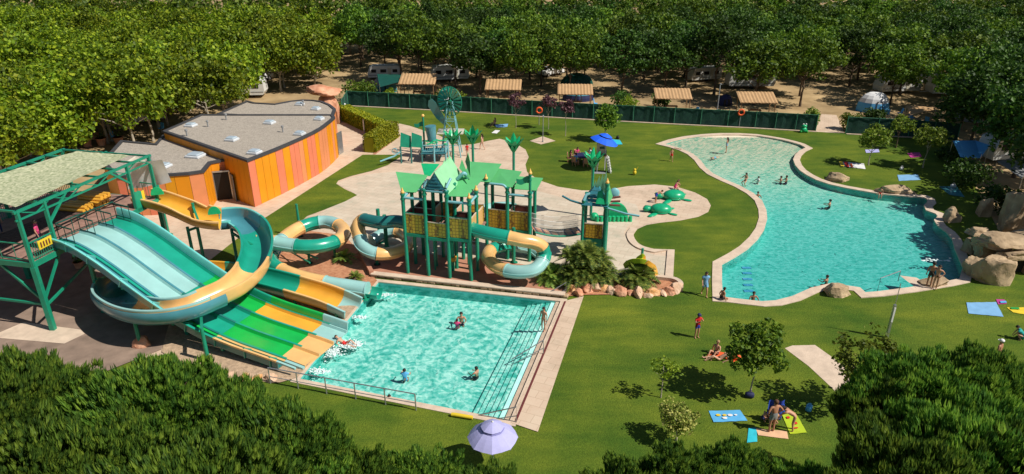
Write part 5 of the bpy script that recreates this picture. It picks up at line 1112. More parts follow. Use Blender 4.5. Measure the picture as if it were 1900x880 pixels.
# garden trees -------------------------------------------------------
def gtree(px, py, label, seed, mt, R_, H_, h, clumps, per, size, **kw):
    t = treeproto('garden_tree', 'tree', label, None, seed, mt, R_, H_, h, clumps, per, size, **kw); place(t, P(px, py), seed); return t
gtree(1392,735, 'leafy dark green young tree casting a large shadow left of the garden path', 601, 'leaf_forest', 1.45, 1.3, 2.0, 52, 46, .19, tm='trunk_pale', r0=.05, cs=.38, limbs=5)
gtree(1226,738, 'slender young tree with sparse lime leaves and a thin white trunk', 602, 'leaf_lime', .75, .42, 1.5, 16, 22, .13, tm='trunk_pale', r0=.035, cs=.3, limbs=5)
gtree(1254,818, 'pale flowering bushy tree at the bottom behind the pine tops', 603, 'leaf_flower', .88, .72, .9, 42, 44, .11, tm='trunk_pale', r0=.05, cs=.3)
gtree(1586,762, 'flowering leafy tree beside the garden path in front of the right hand pines', 604, 'leaf_young', 1.5, 1.5, 1.9, 44, 42, .17, tm='trunk_pale', r0=.07, cs=.42)
gtree(1122,262, 'young green tree behind the blue lifeguard umbrella', 605, 'leaf_forest', 1.3, 1.5, 1.7, 36, 34, .26, tm='trunk_pale', r0=.07, cs=.5)
gtree(1611,307, 'young tree with yellow green crown and leaning white trunk, beside a towel', 606, 'leaf_young', 1.45, 1.15, 2.2, 36, 34, .24, tm='trunk_pale', r0=.06, cs=.5)
gtree(1712,312, 'young yellow green tree with leaning trunk nearest the campsite tents', 607, 'leaf_young', 1.45, 1.15, 2.4, 36, 34, .24, tm='trunk_pale', r0=.06, cs=.5)
gtree(1662,275, 'dim young tree between the two bright lawn trees, by the fence', 608, 'leaf_young', 1.2, .9, 2.0, 26, 30, .22, tm='trunk_dark', r0=.06, cs=.45)
gtree(957,238, 'purple leaved sapling nearest the windmill, by the fence', 609, 'leaf_purple', .95, .95, 2.6, 24, 30, .2, tm='trunk_pale', r0=.04, cs=.4)
gtree(1017,240, 'purple leaved sapling between the lifebuoy and another purple sapling', 610, 'leaf_purple', .8, .8, 2.6, 22, 30, .2, tm='trunk_pale', r0=.04, cs=.35)
gtree(1049,253, 'purple leaved sapling standing furthest from the windmill', 611, 'leaf_purple', .8, .8, 2.8, 22, 30, .2, tm='trunk_pale', r0=.04, cs=.35)
def bush(px, py, R_, H_, mt, label, seed, size=.2, n=26, name='bush'):
    r = random.Random(seed); p = P(px, py); b = MB(mt); b.org = p.copy()
    for k in range(n): 
        d = rv(r).normalized() * r.uniform(.3, .9); leaves(b, p + Vector((d.x * R_, d.y * R_, H_ * .5 + d.z * H_ * .45)), R_ * .4, 34, size, r)
    return tag(b.build(name), label, 'bush')
bush(852,200, 1.3, 2.6, 'leaf_lime', 'bright green bush behind the fence right of the windmill wheel', 701); bush(823,198, 1.1, 2.6, 'leaf_flower', 'yellow bush behind the fence touching the windmill wheel', 702); bush(1166,212, 1.3, 2.3, 'leaf_lime', 'lone bright green bush behind the fence between two shelters', 703)
bush(672,186, 2.6, 2.6, 'leaf_forest', 'wide green shrub clump behind the left end of the fence', 704, .28, 50); bush(722,186,1.0,1.6,'leaf_lime','small pale bush behind the fence near the first shelter',705)
for k, (x, y, s) in enumerate([(1500,238,1.2),(1577,242,1.2),(1150,200,1.6),(1620,235,1.4),(1225,200,1.2)]): bush(x, y, s, 2.4, 'leaf_young' if k < 2 else 'leaf_dark', ['leafy shrub on the left of the gate path', 'leafy shrub on the right of the gate path', 'dark shrub behind the fence near the dark green tent', 'dark shrub behind the right fence by the igloo tent', 'low dark shrub behind the fence by the third shelter'][k], 710 + k, .25)
bush(1795,345,2.2,2.4,'leaf_dark','dark shrub mass in the shade beside the blue tarp tent',720,.26,40); bush(1850,390,1.8,2.2,'leaf_dark','dark shrub in the shade behind the grotto rocks',721,.26,30); bush(1760,300,1.2,1.8,'leaf_dark','dark shrub between the lawn tree and the blue tarp tent',722,.26,24)
# hedge
def hedge(pa, pb, w, h, seed, label):
    r = random.Random(seed); a, c = P(*pa), P(*pb); d = (c - a); L = d.length; d.normalize(); s = Vector((-d.y, d.x, 0)); b = MB('leaf_hedge'); b.org = a.copy()
    b.beam(a + Vector((0, 0, h * .46)), c + Vector((0, 0, h * .46)), w * .8, h * .88); b.use('leaf_hedge')
    for _ in range(int(L * (2 * h + w) * 170)):
        t = r.uniform(0, L); k = r.random(); tot = 2 * h + w
        if k < h / tot: off, z = -w / 2, r.uniform(0, h)
        elif k < 2 * h / tot: off, z = w / 2, r.uniform(0, h)
        else: off, z = r.uniform(-w / 2, w / 2), h
        p = a + d * t + s * (off + r.uniform(-.05, .05)) + Vector((0, 0, z + r.uniform(-.05, .05)))
        nn = (rv(r) + Vector((0, 0, .5))).normalized(); t_ = nn.cross(rv(r)).normalized(); s_ = nn.cross(t_); q = r.uniform(.05, .11)
        b.add([p - t_ * q, p + s_ * q * .8, p + t_ * q, p - s_ * q * .8], [(0, 1, 2, 3)])
    return tag(b.build('hedge'), label, 'hedge')
hedge((640,222), (724,262), 1.2, 1.75, 81, 'clipped bright green hedge running from the rock cascade to the bend')
hedge((731,254), (686,284), 1.3, 1.75, 82, 'clipped bright green hedge arm nearest the camera, with a red kerb beside the path')
b = MB('redpave'); q0, q1 = P(742,252), P(694,287); b.beam(q0, q1, .3, .12); struct(b.build('hedge_kerb'))
# cycads / palms
def frond(b, base, a, L, el, droop, r, wid=.2, n=9):
    d = Vector((math.cos(a), math.sin(a), 0)); s = Vector((-d.y, d.x, 0)); pts = []
    for i in range(n + 1):
        t = i / n; pts.append(base + d * (math.cos(el) * L * t) + Vector((0, 0, math.sin(el) * L * t - droop * L * t * t)))
    for i in range(n * 2):
        p = pts[i // 2].lerp(pts[i // 2 + 1], .5 * (i % 2)); u = (pts[i // 2 + 1] - pts[i // 2]) * .5; w = wid * 1.25 * (math.sin(PI * (i / 2 + .6) / (n + .8)) + .12)
        for sg in (-1, 1):
            e = p + s * sg * w + u * (1.6 + w) + Vector((0, 0, .3 * w)); b.add([p, p + u * 1.05, e], [(0, 1, 2)])
def cycad(px, py, L, n, seed, label, h=.5, heads=None, mt='leaf_cycad', name='cycad', z=0.1):
    r = random.Random(seed); c = P(px, py); t = thing(name, label, 'palm', c); hs = heads or [(0, 0, h)]
    for dx, dy, hh in hs:
        q = c + Vector((dx, dy, 0)); b = MB('trunk_dark'); b.path([q, q + Vector((0, 0, hh * .6)), q + Vector((0, 0, hh))], [.2, .24, .16], 8); b.build('trunk', t)
    b = MB(mt)
    for dx, dy, hh in hs:
        q = c + Vector((dx, dy, hh))
        for k in range(n):
            e = r.uniform(-.05, 1.25); frond(b, q, 2 * PI * k * .618 + r.uniform(-.1, .1), L * r.uniform(.85, 1.1), e, .28 + .2 * math.cos(e), r, .17 * L)
    b.build('fronds', t); return t
cycad(1183,528,1.5,70,801,'round cycad with golden green fronds on the boulder edged bed', .6)
cycad(1023,523,1.2,60,802,'dark cycad between the tube slide bend and the big palm clump', .5)
cycad(1085,522,1.25,54,803,'large many headed fan palm clump in front of the small play tower', heads=[(0,0,1.9),(-.8,.3,1.5),(.8,.2,1.4),(-.3,-.5,1.0),(.5,-.6,.8),(0,.8,1.7),(-.9,-.5,.7),(1.1,-.3,.7)], name='fan_palm')
cycad(660,520,.62,34,804,'small round cycad between the two tube exits and the pool', .25)
cycad(640,486,.95,26,805,'low cycad half hidden under the loop of the tube slide', .35)
# ================================================================ FENCE
fn = thing('fence', 'long dark green screened fence between lawn and campsite', 'fence', P(1000,216))
fp1 = PL([(646,196),(800,204),(950,213),(1100,222),(1250,230),(1400,237.5),(1513,244)])
def fencerun(root, pts, h=1.9):
    for a, c in zip(pts, pts[1:]):
        k = max(1, round((c - a).length / 2.6))
        for i in range(k):
            p, q = a.lerp(c, i / k), a.lerp(c, (i + 1) / k); b = MB('fence_mesh'); m_ = 6; vs = []
            for j in range(m_ + 1):
                for z in (.06, h * .5, h - .04): w = p.lerp(q, j / m_); vs.append(w + Vector((0, (.03 * math.sin(j * 2.1 + i) if z > .5 else 0), z)))
            b.add(vs, [(3 * j + l, 3 * j + 3 + l, 3 * j + 4 + l, 3 * j + 1 + l) for j in range(m_) for l in range(2)])
            b.add([v + Vector((0, .05, 0)) for v in vs], [(3 * j + l, 3 * j + 1 + l, 3 * j + 4 + l, 3 * j + 3 + l) for j in range(m_) for l in range(2)]); b.build('screen_panel', root)
            b = MB('fence_post'); b.cyl(p + Vector((0, -.05, 0)), p + Vector((0, -.05, h + .1)), .04, n=6); b.build('post', root)
    b = MB('fence_post'); b.cyl(pts[-1], pts[-1] + Vector((0, 0, h + .1)), .05, n=6); b.build('post', root)
    b = MB('fence_post'); b.path([p + Vector((0, -.05, h)) for p in pts], .025, 5); b.build('rail', root)
fencerun(fn, fp1)
f2 = thing('fence', 'dark green screened fence right of the gate path', 'fence', P(1620,250)); fencerun(f2, PL([(1568,248),(1684,254),(1775,262)]))
f3 = thing('fence', 'short return fence with climbing leaves at the hedge end', 'fence', P(640,205)); fencerun(f3, PL([(636,214),(646,196)]))
b = MB('kerb'); b.sweep([(-.15, 0), (-.15, .08), (.15, .08), (.15, 0)], [p + Vector((0, -.3, 0)) for p in fp1]); b.use('kerb'); struct(b.build('fence_kerb'))
b = MB('kerb'); b.sweep([(-.15, 0), (-.15, .08), (.15, .08), (.15, 0)], [p + Vector((0, -.3, 0)) for p in PL([(1568,248),(1684,254),(1775,262)])]); struct(b.build('fence_kerb'))
# ================================================================ CAMPSITE
sh = thing('camp_shelter', 'x', 'shelter', (0, 0, 0), 'tan roofed shelters behind the fence')
for sx in (-2.1, 2.1):
    for sy, zz in ((-1.1, 2.0), (1.1, 2.7)): b = MB('wood'); b.beam((sx, sy, 0), (sx, sy, zz), .09); b.build('post', sh)
b = MB('canvas'); vs = []; n = 22
for i in range(n + 1):
    for y, z in ((-1.35, 2.02), (1.35, 2.85)): vs.append(Vector((-2.35 + 4.7 * i / n, y + (.03 * math.sin(i)), z + (.04 if i % 2 else -.02) )))
b.add(vs, [(2 * i, 2 * i + 2, 2 * i + 3, 2 * i + 1) for i in range(n)]); b.add([v - Vector((0, 0, .05)) for v in vs], [(2 * i, 2 * i + 1, 2 * i + 3, 2 * i + 2) for i in range(n)]); b.build('roof', sh)
b = MB('wood'); b.beam((-2.3, -1.3, 1.98), (2.3, -1.3, 1.98), .08); b.beam((-2.3, 1.3, 2.78), (2.3, 1.3, 2.78), .08); b.build('beam', sh)
b = MB('wood'); b.box((0, .2, .72), (1.6, .8, .05)); 
for sx in (-.7, .7): b.box((sx, .2, .35), (.06, .7, .7))
b.build('table', sh)
index_kids()
for i, (x, y, w) in enumerate([(775,186,1.05),(934,196,1.0),(1068,204,.95),(1250,213,.95),(1407,221,.95)]):
    l = ['tan roofed shelter at the left end, by the hedge shrubs', 'tan roofed shelter above the first purple sapling', 'tan roofed shelter in front of the dark green tent', 'tan roofed shelter right of the lone green bush', 'tan roofed shelter in front of the long white caravan'][i]
    p = P(x, y) + Vector((0, 1.5, 0))
    if i == 0: place(sh, p, -.05, w); sh['label'] = l
    else: dup(sh, p, -.06, w, l)
cv_ = thing('caravan', 'x', 'caravan', (0, 0, 0), 'caravans under the trees')
b = MB('white'); pr = [(-3.1, .45), (-3.2, 1.2), (-2.8, 2.35), (-2.3, 2.6), (2.6, 2.6), (3.05, 2.2), (3.15, .9), (2.9, .45)]
vs = [Vector((x, sy * 1.1, z)) for sy in (-1, 1) for x, z in pr]; n = len(pr)
b.add(vs, [tuple(range(n)), tuple(range(2 * n - 1, n - 1, -1))] + [(i, n + i, n + (i + 1) % n, (i + 1) % n) for i in range(n)]); b.build('body', cv_)
for x, w in ((-2.0, .9), (-.2, 1.1), (2.0, .9)): b = MB('dark'); b.box((x, -1.12, 1.65), (w, .06, .6), bev=.02); b.build('window', cv_)
b = MB('cream'); b.box((.95, -1.12, 1.35), (.65, .06, 1.75), bev=.02); b.build('door', cv_)
b = MB('c_grey'); b.box((0, -1.115, .85), (6.0, .03, .12)); b.build('stripe', cv_)
for sy in (-1, 1): b = MB('dark'); b.cyl((0, sy * 1.02, .35), (0, sy * .82, .35), .35, n=14); b.build('wheel', cv_)
b = MB('steel'); b.beam((-3.1, 0, .5), (-4.2, 0, .45), .1); b.build('hitch', cv_)
index_kids()
cl_ = [(452,180,0.1,1.0,'cream caravan in the shade behind the left end of the building roof'),(715,146,.1,.8,'white caravan behind the grey green awning left of the shelters'),(1390,163,0,1.05,'long white caravan in shade above the rightmost shelter'),(1662,172,.15,.95,'white motor caravan with slanted grey stripes beside the igloo tent'),(1770,178,-.1,1.1,'cream caravan with an awning right of the igloo tent'),(1872,296,.2,1.0,'white caravan at the right edge in deep shade'),(330,196,.5,.9,'white caravan glimpsed through trees left of the building'),(835,150,.2,.9,'white caravan glimpsed behind the second shelter'),(1305,150,.3,.8,'small caravan glimpsed through the trees above the fourth shelter')]
for i, (x, y, rz, s, l) in enumerate(cl_):
    if i == 0: place(cv_, P(x, y), rz, s); cv_['label'] = l
    else: dup(cv_, P(x, y), rz, s, l)
car = thing('parked_car', 'x', 'car', (0, 0, 0), 'cars parked in the campsite')
b = MB('c_white'); pr = [(-2.1, .35), (-2.15, .8), (-1.6, .95), (-1.0, 1.42), (.8, 1.45), (1.5, .98), (2.1, .85), (2.15, .4)]; n = len(pr)
for lv in ((0, .85),): pass
vs = [Vector((x, sy * (.86 if z < 1.0 else .68), z)) for sy in (-1, 1) for x, z in pr]; b.add(vs, [tuple(range(n)), tuple(range(2 * n - 1, n - 1, -1))] + [(i, n + i, n + (i + 1) % n, (i + 1) % n) for i in range(n)]); b.build('body', car)
for sy in (-1, 1):
    b = MB('dark'); b.add([(-1.0, sy * .80, .98), (1.2, sy * .80, .98), (.75, sy * .70, 1.38), (-.85, sy * .70, 1.38)], [(0, 1, 2, 3)]); b.build('window', car)
    for sx in (-1.3, 1.35): b = MB('dark'); b.cyl((sx, sy * .90, .33), (sx, sy * .68, .33), .33, n=14); w_ = b.build('wheel', car); b = MB('steel'); b.cyl((sx, sy * .91, .33), (sx, sy * .89, .33), .18, n=10); b.build('rim', w_)
b = MB('dark'); b.add([(-1.55, -.62, 1.0), (-1.55, .62, 1.0), (-1.02, .58, 1.41), (-1.02, -.58, 1.41)], [(0, 1, 2, 3)]); b.build('windscreen', car)
index_kids()
for i, (x, y, rz, l) in enumerate([(1022,140,.7,'white car parked under the trees above the purple saplings'),(268,228,.6,'pale car parked under trees beside the building'),(880,120,.3,'white car in the clearing behind the second shelter'),(1730,150,.2,'white car between the caravans at the right'),(480,150,.9,'pale car in the shade above the back roof'),(1200,128,.4,'white car glimpsed in the sandy clearing')]):
    if i == 0: place(car, P(x, y), rz); car['label'] = l
    else: dup(car, P(x, y), rz, 1, l)
def tent(px, py, rx, ry, h, m1, m2, label, seed, name='dome_tent'):
    c = P(px, py); t = thing(name, label, 'tent', c); b = MB(m1); n, m_ = 12, 6; vs = []; 
    for i in range(m_ + 1):
        e = PI / 2 * i / m_
        for k in range(n): a = 2 * PI * k / n; q = 1 + .05 * math.cos(4 * a); vs.append(c + Vector((rx * q * math.cos(a) * math.cos(e) ** .7, ry * q * math.sin(a) * math.cos(e) ** .7, h * math.sin(e))))
    for i in range(m_):
        for k in range(n): b.use(m2 if (i < 2) else m1); b.add([vs[i * n + k], vs[i * n + (k + 1) % n], vs[(i + 1) * n + (k + 1) % n], vs[(i + 1) * n + k]], [(0, 1, 2, 3)])
    b.build('shell', t); b = MB('dark'); b.add([c + Vector((-.5, -ry * 1.02, .05)), c + Vector((.5, -ry * 1.02, .05)), c + Vector((.35, -ry * .86, h * .62)), c + Vector((-.35, -ry * .86, h * .62))], [(0, 1, 2, 3)]); b.build('door', t); return t
tent(1618,205,2.0,1.7,2.3,'c_white','c_sky','white igloo tent with a blue base near the gate path',1); tent(1070,160,2.3,1.6,1.9,'steel_dark','steel_dark','dark green dome tent behind the third shelter',2); tent(1072,186,2.0,1.3,1.6,'fg_steelblue','c_navy','blue grey low tent directly behind the third shelter roof',3)
tent(714,170,1.7,1.4,2.1,'grey','slat_blue','grey blue utility tent beside the hedge shrubs left of the shelters',4); tent(1345,195,.9,.8,1.4,'c_navy','c_navy','small dark blue tent between the last two shelters',5); tent(1800,222,1.8,1.5,1.9,'grey','c_grey','grey tent in shade right of the big caravans',6)
for (pts, z, mt, label) in (([(1768,262),(1812,252),(1836,270),(1822,284),(1782,292)], 2.2, 'c_sky', 'blue tarpaulin awning at the right edge of the lawn'), ([(1850,300),(1890,282),(1930,300),(1900,322)], 2.0, 'grey', 'grey awning beside the caravan at the right edge'), ([(1682,196),(1740,190),(1750,200),(1690,206)], 2.0, 'canvas', 'flat tan awning between the igloo tent and caravans'), ([(700,138),(745,132),(757,148),(704,155)], 2.4, 'steel_dark', 'dark green awning over the caravan behind the left shelter')):
    g_ = PL(pts, z); c = sum(g_, Vector()) / len(g_); t = thing('awning', label, 'awning', (c.x, c.y, 0)); b = MB(mt); b.slab([g_[i] - Vector((0, 0, .5 * (i % 2))) for i in range(len(g_))] , .03)  ; b.build('cover', t)
    for q in g_: b = MB('steel'); b.cyl((q.x, q.y, 0), (q.x, q.y, z - .1), .03, n=6); b.build('pole', t)
# small camp clutter: chairs and tables
chp = thing('camp_chair', 'x', 'chair', (0, 0, 0), 'folding chairs at the camp pitches')
b = MB('c_sky'); b.box((0, 0, .42), (.5, .45, .04)); b.build('seat', chp); b = MB('c_sky'); b.box((0, .25, .72), (.5, .04, .6), rx=-.2); b.build('backrest', chp)
for sx in (-.22, .22):
    for sy in (-.2, .22): b = MB('steel'); b.cyl((sx, sy, 0), (sx * .9, sy * .8, .42), .018, n=5); b.build('leg', chp)
index_kids(); cps = [(720,186),(742,182),(905,205),(1045,205),(1105,198),(1215,214),(1290,214),(1365,222),(1645,218),(1668,216),(1690,225),(1720,232),(1750,240),(300,245),(215,262)]
for i, (x, y) in enumerate(cps):
    if i == 0: place(chp, P(x, y), 0); chp['label'] = 'blue folding chair, first from the left of those behind the fence'
    else: dup(chp, P(x, y), i * 1.9, 1, 'blue folding chair, ' + ORD[i] + ' from the left of those behind the fence' if i < 13 else ['blue folding chair in the shade behind the low left roof', 'blue folding chair beside the planters behind the tower'][i - 13])
def pot(x, y, h, r0, label, i):
    p = P(x, y); t = thing('flower_pot', label, 'planter', p); b = MB('rock_red'); b.cyl(p, p + Vector((0, 0, h)), r0, r0 * 1.4, 14); b.cyl(p + Vector((0, 0, h - .06)), p + Vector((0, 0, h)), r0 * 1.55, r0 * 1.55, 14); b.build('pot', t)
    b = MB('leaf_dark'); leaves(b, p + Vector((0, 0, h * 1.4)), r0 * 1.4, 60, .14, random.Random(i)); b.build('plant', t)
for i, (x, y) in enumerate([(150,262),(163,272),(177,258),(190,270),(205,260),(222,268)]):
    pot(x, y, .8, .35, 'reddish planter, ' + ORD[i] + ' from the left in the shade beyond the tower roof', i)
for i, (x, y) in enumerate([(148,498),(292,470)]):
    pot(x, y, .5, .22, ['terracotta pot with a plant in the shade under the launch deck', 'terracotta pot standing below the wide slide by the paving'][i], i)
# lamp posts
def lamp(px, py, h, label, r=.07, mt='white', lean=0):
    c = P(px, py); t = thing('lamp_post', label, 'lamp post', c); b = MB(mt); b.cyl(c, c + Vector((lean, 0, h)), r, r * .8, 10); b.cyl(c, c + Vector((0, 0, .15)), r * 1.9, r * 1.6, 10); b.build('pole', t)
    b = MB('grey'); b.box(tuple(c + Vector((lean, -.2, h))), (.14, .55, .08), bev=.02); b.build('lamp_head', t); return t
lamp(1007,264,2.9,'thin lamp post on the pale diamond slab',.05,'grey'); lamp(1328,226,4.5,'lamp post behind the fence left of the last shelter',.08,'grey')
c = P(1645,627); t = thing('shower_post', 'grey square shower post with a thin mast standing on the lawn', 'shower post', c); b = MB('steel'); b.box(tuple(c + Vector((0, 0, 1.05))), (.12, .14, 2.1)); b.build('column', t); b = MB('steel'); b.cyl(c + Vector((0, 0, 2.1)), c + Vector((0, 0, 3.4)), .02); b.build('mast', t); b = MB('c_white'); b.box(tuple(c + Vector((0, -.08, 1.5))), (.09, .03, .9)); b.build('plate', t)
for x, y, l in ((1000,232,'orange lifebuoy on a post in front of the fence by the purple saplings'), (1371,236,'orange lifebuoy on a post by the fence above the lagoon')):
    c = P(x, y); t = thing('lifebuoy_post', l, 'lifebuoy', c); b = MB('grey'); b.cyl(c, c + Vector((0, 0, 1.5)), .04); b.build('post', t); q = c + Vector((0, -.12, 1.75)); b = MB('c_orange'); b.path([q + Vector((math.cos(a) * .32, 0, math.sin(a) * .32)) for a in [k * PI / 9 for k in range(18)]], .10, 8, True); b.build('ring', t)
# metal bollards by the hedge
for x, y in ((676,246),(680,281)): p = P(x, y); b = at(p); b.use('steel'); b.box((p.x, p.y, .75), (.14, .14, 1.5), bev=.02); tag(b.build('gate_post'), 'short grey gate post at the ' + ('far' if y < 260 else 'near') + ' end of the hedge opening', 'post')
# pool rails
def rail(pts, label, posts, h=.9, r=.028, mid=True):
    g_ = PL(pts); t = thing('handrail', label, 'handrail', g_[0]); U = Vector((0, 0, h)); b = MB('steel'); b.path([p + U for p in g_], r, 6); b.build('top_rail', t)
    if mid: b = MB('steel'); b.path([p + U * .45 for p in g_], r * .7, 6); b.build('mid_rail', t)
    for k in posts: b = MB('steel'); q = g_[0].lerp(g_[-1], k); b.cyl(q, q + U, r * 1.2, n=6); b.build('post', t)
rail([(502,712),(772,762)], 'long steel handrail along the near edge of the splash pool', [0,.2,.4,.6,.8,1], h=.95)
def stepr(a, c, label):
    p, q = P(*a), P(*c); t = thing('step_rail', label, 'handrail', q); b = MB('steel'); b.path([q, q + Vector((0, 0, .9)), p + Vector((0, 0, .05)), p + Vector((0, 0, -.6))], .03, 6); b.build('rail', t)
    b = MB('steel'); b.path([q + Vector((0, 0, .4)), p + Vector((0, 0, -.3))], .022, 6); b.build('mid_rail', t)
stepr((888,772),(958,785),'steel handrail into the pool at the near right corner'); stepr((950,668),(1008,658),'steel handrail over the middle of the pool steps'); stepr((1012,548),(1050,548),'steel handrail at the far right corner of the pool')
b = MB('steel'); p, q = P(1630,532), P(1666,522); b.path([p - Vector((0, 0, .5)), p + Vector((0, 0, .6)), q + Vector((0, 0, .75)), q], .03, 6); b.org = p; tag(b.build('ladder_rail'), 'curved steel rail at the lagoon pier', 'handrail')
b = MB('c_yellow'); p, q = P(838,773), P(877,779); b.org = p; b.path([p + Vector((0, 0, .12)), p.lerp(q, .15) + Vector((0, 0, .14)), q + Vector((0, 0, .12))], .09, 8); tag(b.build('rescue_tube'), 'yellow rescue tube lying on the near pool edge', 'rescue tube')
# deck stripes under lagoon
for k, y in enumerate((503,513,524,535,546)): p = P(1384 + k, y, -1.0); b = MB('c_sky'); b.org = p; b.box((p.x, p.y, -1.15 if 0 else lag_z(p.y) + .03), (.62, .28, .02)); struct(b.build('pool_marking'))
# umbrellas
def umbrella(c, R_, h, mt, m2, label, tilt=0.0, n=8, az=0.0):
    t = thing('parasol', label, 'parasol', c); b = MB('white'); b.cyl(c, c + Vector((0, 0, h)), .035, n=8); b.build('pole', t)
    b = MB(mt); rt = Matrix.Translation(c + Vector((0, 0, h))) @ Matrix.Rotation(tilt, 4, 'Y'); k2 = 2
    def dome(r0, r1, z0, z1, off):
        vs = []; m_ = 5
        for i in range(m_ + 1):
            rr = r0 + (r1 - r0) * i / m_; z = z0 + (z1 - z0) * (i / m_) ** 1.35
            for k in range(n * 2): a = PI * k / n; q = rr * (1 if k % 2 == 0 else .955); vs.append(rt @ Vector((q * math.cos(a), q * math.sin(a), z + off)))
        N_ = n * 2; return vs, [(i * N_ + k, (i + 1) * N_ + k, (i + 1) * N_ + (k + 1) % N_, i * N_ + (k + 1) % N_) for i in range(m_) for k in range(N_)]
    b.add(*dome(.42 * R_ * .9, R_, -.15, -.62, 0)); o = b.build('canopy', t)
    b = MB(mt); b.add(*dome(.01, .46 * R_, .1, -.14, .06)); b.build('vent', o); b = MB(m2); b.add(*dome(.40 * R_, .47 * R_, -.1, -.17, .0)); b.build('vent_gap', o)
    b = MB(m2)
    for k in range(n): a = 2 * PI * k / n; b.cyl(rt @ Vector((0, 0, .02)), rt @ Vector((R_ * math.cos(a), R_ * math.sin(a), -.66)), .012, n=4)
    b.build('ribs', t); b = MB('white'); b.ball(rt @ Vector((0, 0, .15)), .05); b.build('tip', o); return t
c = P(915,905); umbrella(P(915,872), 1.04, 2.35, 'c_lavender', 'c_dlav', 'large lavender parasol on the lawn at the bottom centre')
# lifeguard chair + blue umbrella
c = P(1124,318); umbrella(c + Vector((-.1, .3, 0)), 1.35, 3.4, 'c_brightblue', 'c_navy', 'bright blue parasol over the lifeguard chair', tilt=.28)
lc = thing('lifeguard_chair', 'tall white and wooden lifeguard chair under the blue parasol', 'lifeguard chair', c)
for sx, sy in ((-.9, -.3), (-.9, .6), (.0, .6)): b = MB('grey'); b.beam(c + Vector((sx, sy, 0)), c + Vector((sx * .75, sy * .75, 1.9)), .07); b.build('leg', lc)
b = MB('wood'); b.box(tuple(c + Vector((-.4, .15, 1.55))), (.8, .7, .06)); b.build('seat', lc); b = MB('cream'); b.box(tuple(c + Vector((-.45, .5, 2.1))), (.9, .06, 1.0)); bk = b.build('backrest', lc); b = MB('steel_dark'); b.box(tuple(c + Vector((-.4, .45, 2.15))), (.45, .02, .22)); b.build('emblem', bk)
b = MB('white'); 
for s_ in (0, .45): b.beam(c + Vector((0, -s_, 1.6)), c + Vector((.35, -s_ - .2, 0)), .06, .12)
for k in range(6): b.box(tuple(c + Vector((.05 + .055 * k, -.3, 1.45 - .26 * k))), (.3, .6, .08))
b.build('ladder', lc)
b = MB('c_grey'); p = P(1111,321); b.org = p; b.slab([p + Vector((-.6, -.3, .04)), p + Vector((.7, -.35, .04)), p + Vector((.5, .3, .04)), p + Vector((-.4, .3, .04))], .03); tag(b.build('towel'), 'mottled grey pink towel at the foot of the lifeguard chair', 'towel')
# table with chairs
tc_ = P(1082,302); tb_ = thing('picnic_table', 'dark round picnic table crowded with a seated family', 'table', tc_); b = MB('c_navy'); b.cyl(tc_ + Vector((0, 0, .7)), tc_ + Vector((0, 0, .75)), .95, n=20); b.build('tabletop', tb_); b = MB('grey'); b.cyl(tc_, tc_ + Vector((0, 0, .7)), .06); b.build('leg', tb_)
ch = thing('garden_chair', 'x', 'chair', (0, 0, 0), 'reddish chairs around the picnic table'); b = MB('c_red' if 0 else 'rock_red'); b.box((0, 0, .43), (.46, .46, .05)); b.build('seat', ch); b = MB('rock_red'); b.box((0, .24, .70), (.46, .05, .55), rx=-.12); b.build('backrest', ch)
for sx in (-.19, .19):
    for sy in (-.19, .19): b = MB('rock_red'); b.cyl((sx, sy, 0), (sx, sy, .42), .025, n=6); b.build('leg', ch)
index_kids(); CHS = []
for k, (a, r_) in enumerate([(-2.3, 1.3), (-1.5, 1.35), (-.2, 1.25), (.9, 1.25), (2.0, 1.25), (3.0, 1.3)]):
    p = tc_ + Vector((math.cos(a) * r_, math.sin(a) * r_, 0)); rz = a - PI / 2; CHS.append((p, rz))
    l = 'reddish garden chair at the ' + ['front left', 'front', 'right, left empty', 'back right', 'back left', 'left'][k] + ' of the picnic table'
    if k == 0: place(ch, p, rz); ch['label'] = l
    else: dup(ch, p, rz, 1, l)
# towels
def towel(pts, mt, label, extra=None, seed=0, name='towel'):
    g_ = PL(pts, .03); c = sum(g_, Vector()) / 4; t = thing(name, label, 'towel', c); b = MB(mt); vs = []; m_ = 14; r = random.Random(seed)
    for i in range(m_ + 1):
        for j in range(m_ + 1): u, v = i / m_, j / m_; p = g_[0].lerp(g_[1], u).lerp(g_[3].lerp(g_[2], u), v); p = p.copy(); p.z = .035 + .035 * abs(noise.noise(p * 2.2 + Vector((seed, 0, 0)))); vs.append(p)
    b.add(vs, [(i * (m_ + 1) + j, (i + 1) * (m_ + 1) + j, (i + 1) * (m_ + 1) + j + 1, i * (m_ + 1) + j + 1) for i in range(m_) for j in range(m_)], True); o = b.build('cloth', t)
    if extra:
        for k, (u0, v0, u1, v1, m2) in enumerate(extra):
            def q(u, v): p = g_[0].lerp(g_[1], u).lerp(g_[3].lerp(g_[2], u), v); return Vector((p.x, p.y, .085))
            b = MB(m2)
            if m2 in ('c_yellow', 'c_white') and name == 'beach_towel': cc = q((u0 + u1) / 2, (v0 + v1) / 2); b.ball(cc, (q(u1, v0) - q(u0, v0)).length / 2, 12, 4, (1, .7, .03))
            else: b.slab([q(u0, v0), q(u1, v0), q(u1, v1), q(u0, v1)], .01)
            b.build('print', t)
    return t
towel([(1315,763),(1373,761),(1387,781),(1324,784)], 'c_sky', 'light blue beach towel with a white and yellow print lying alone', [(.15,.3,.3,.6,'c_yellow'),(.35,.35,.48,.6,'c_yellow'),(.5,.2,.66,.8,'c_white'),(.7,.3,.8,.7,'c_white'),(.3,.6,.45,.85,'c_white')], 1, 'beach_towel')
towel([(1389,795),(1404,794),(1405,820),(1386,822)], 'c_cyan', 'crumpled bright turquoise towel left of the standing man', None, 2)
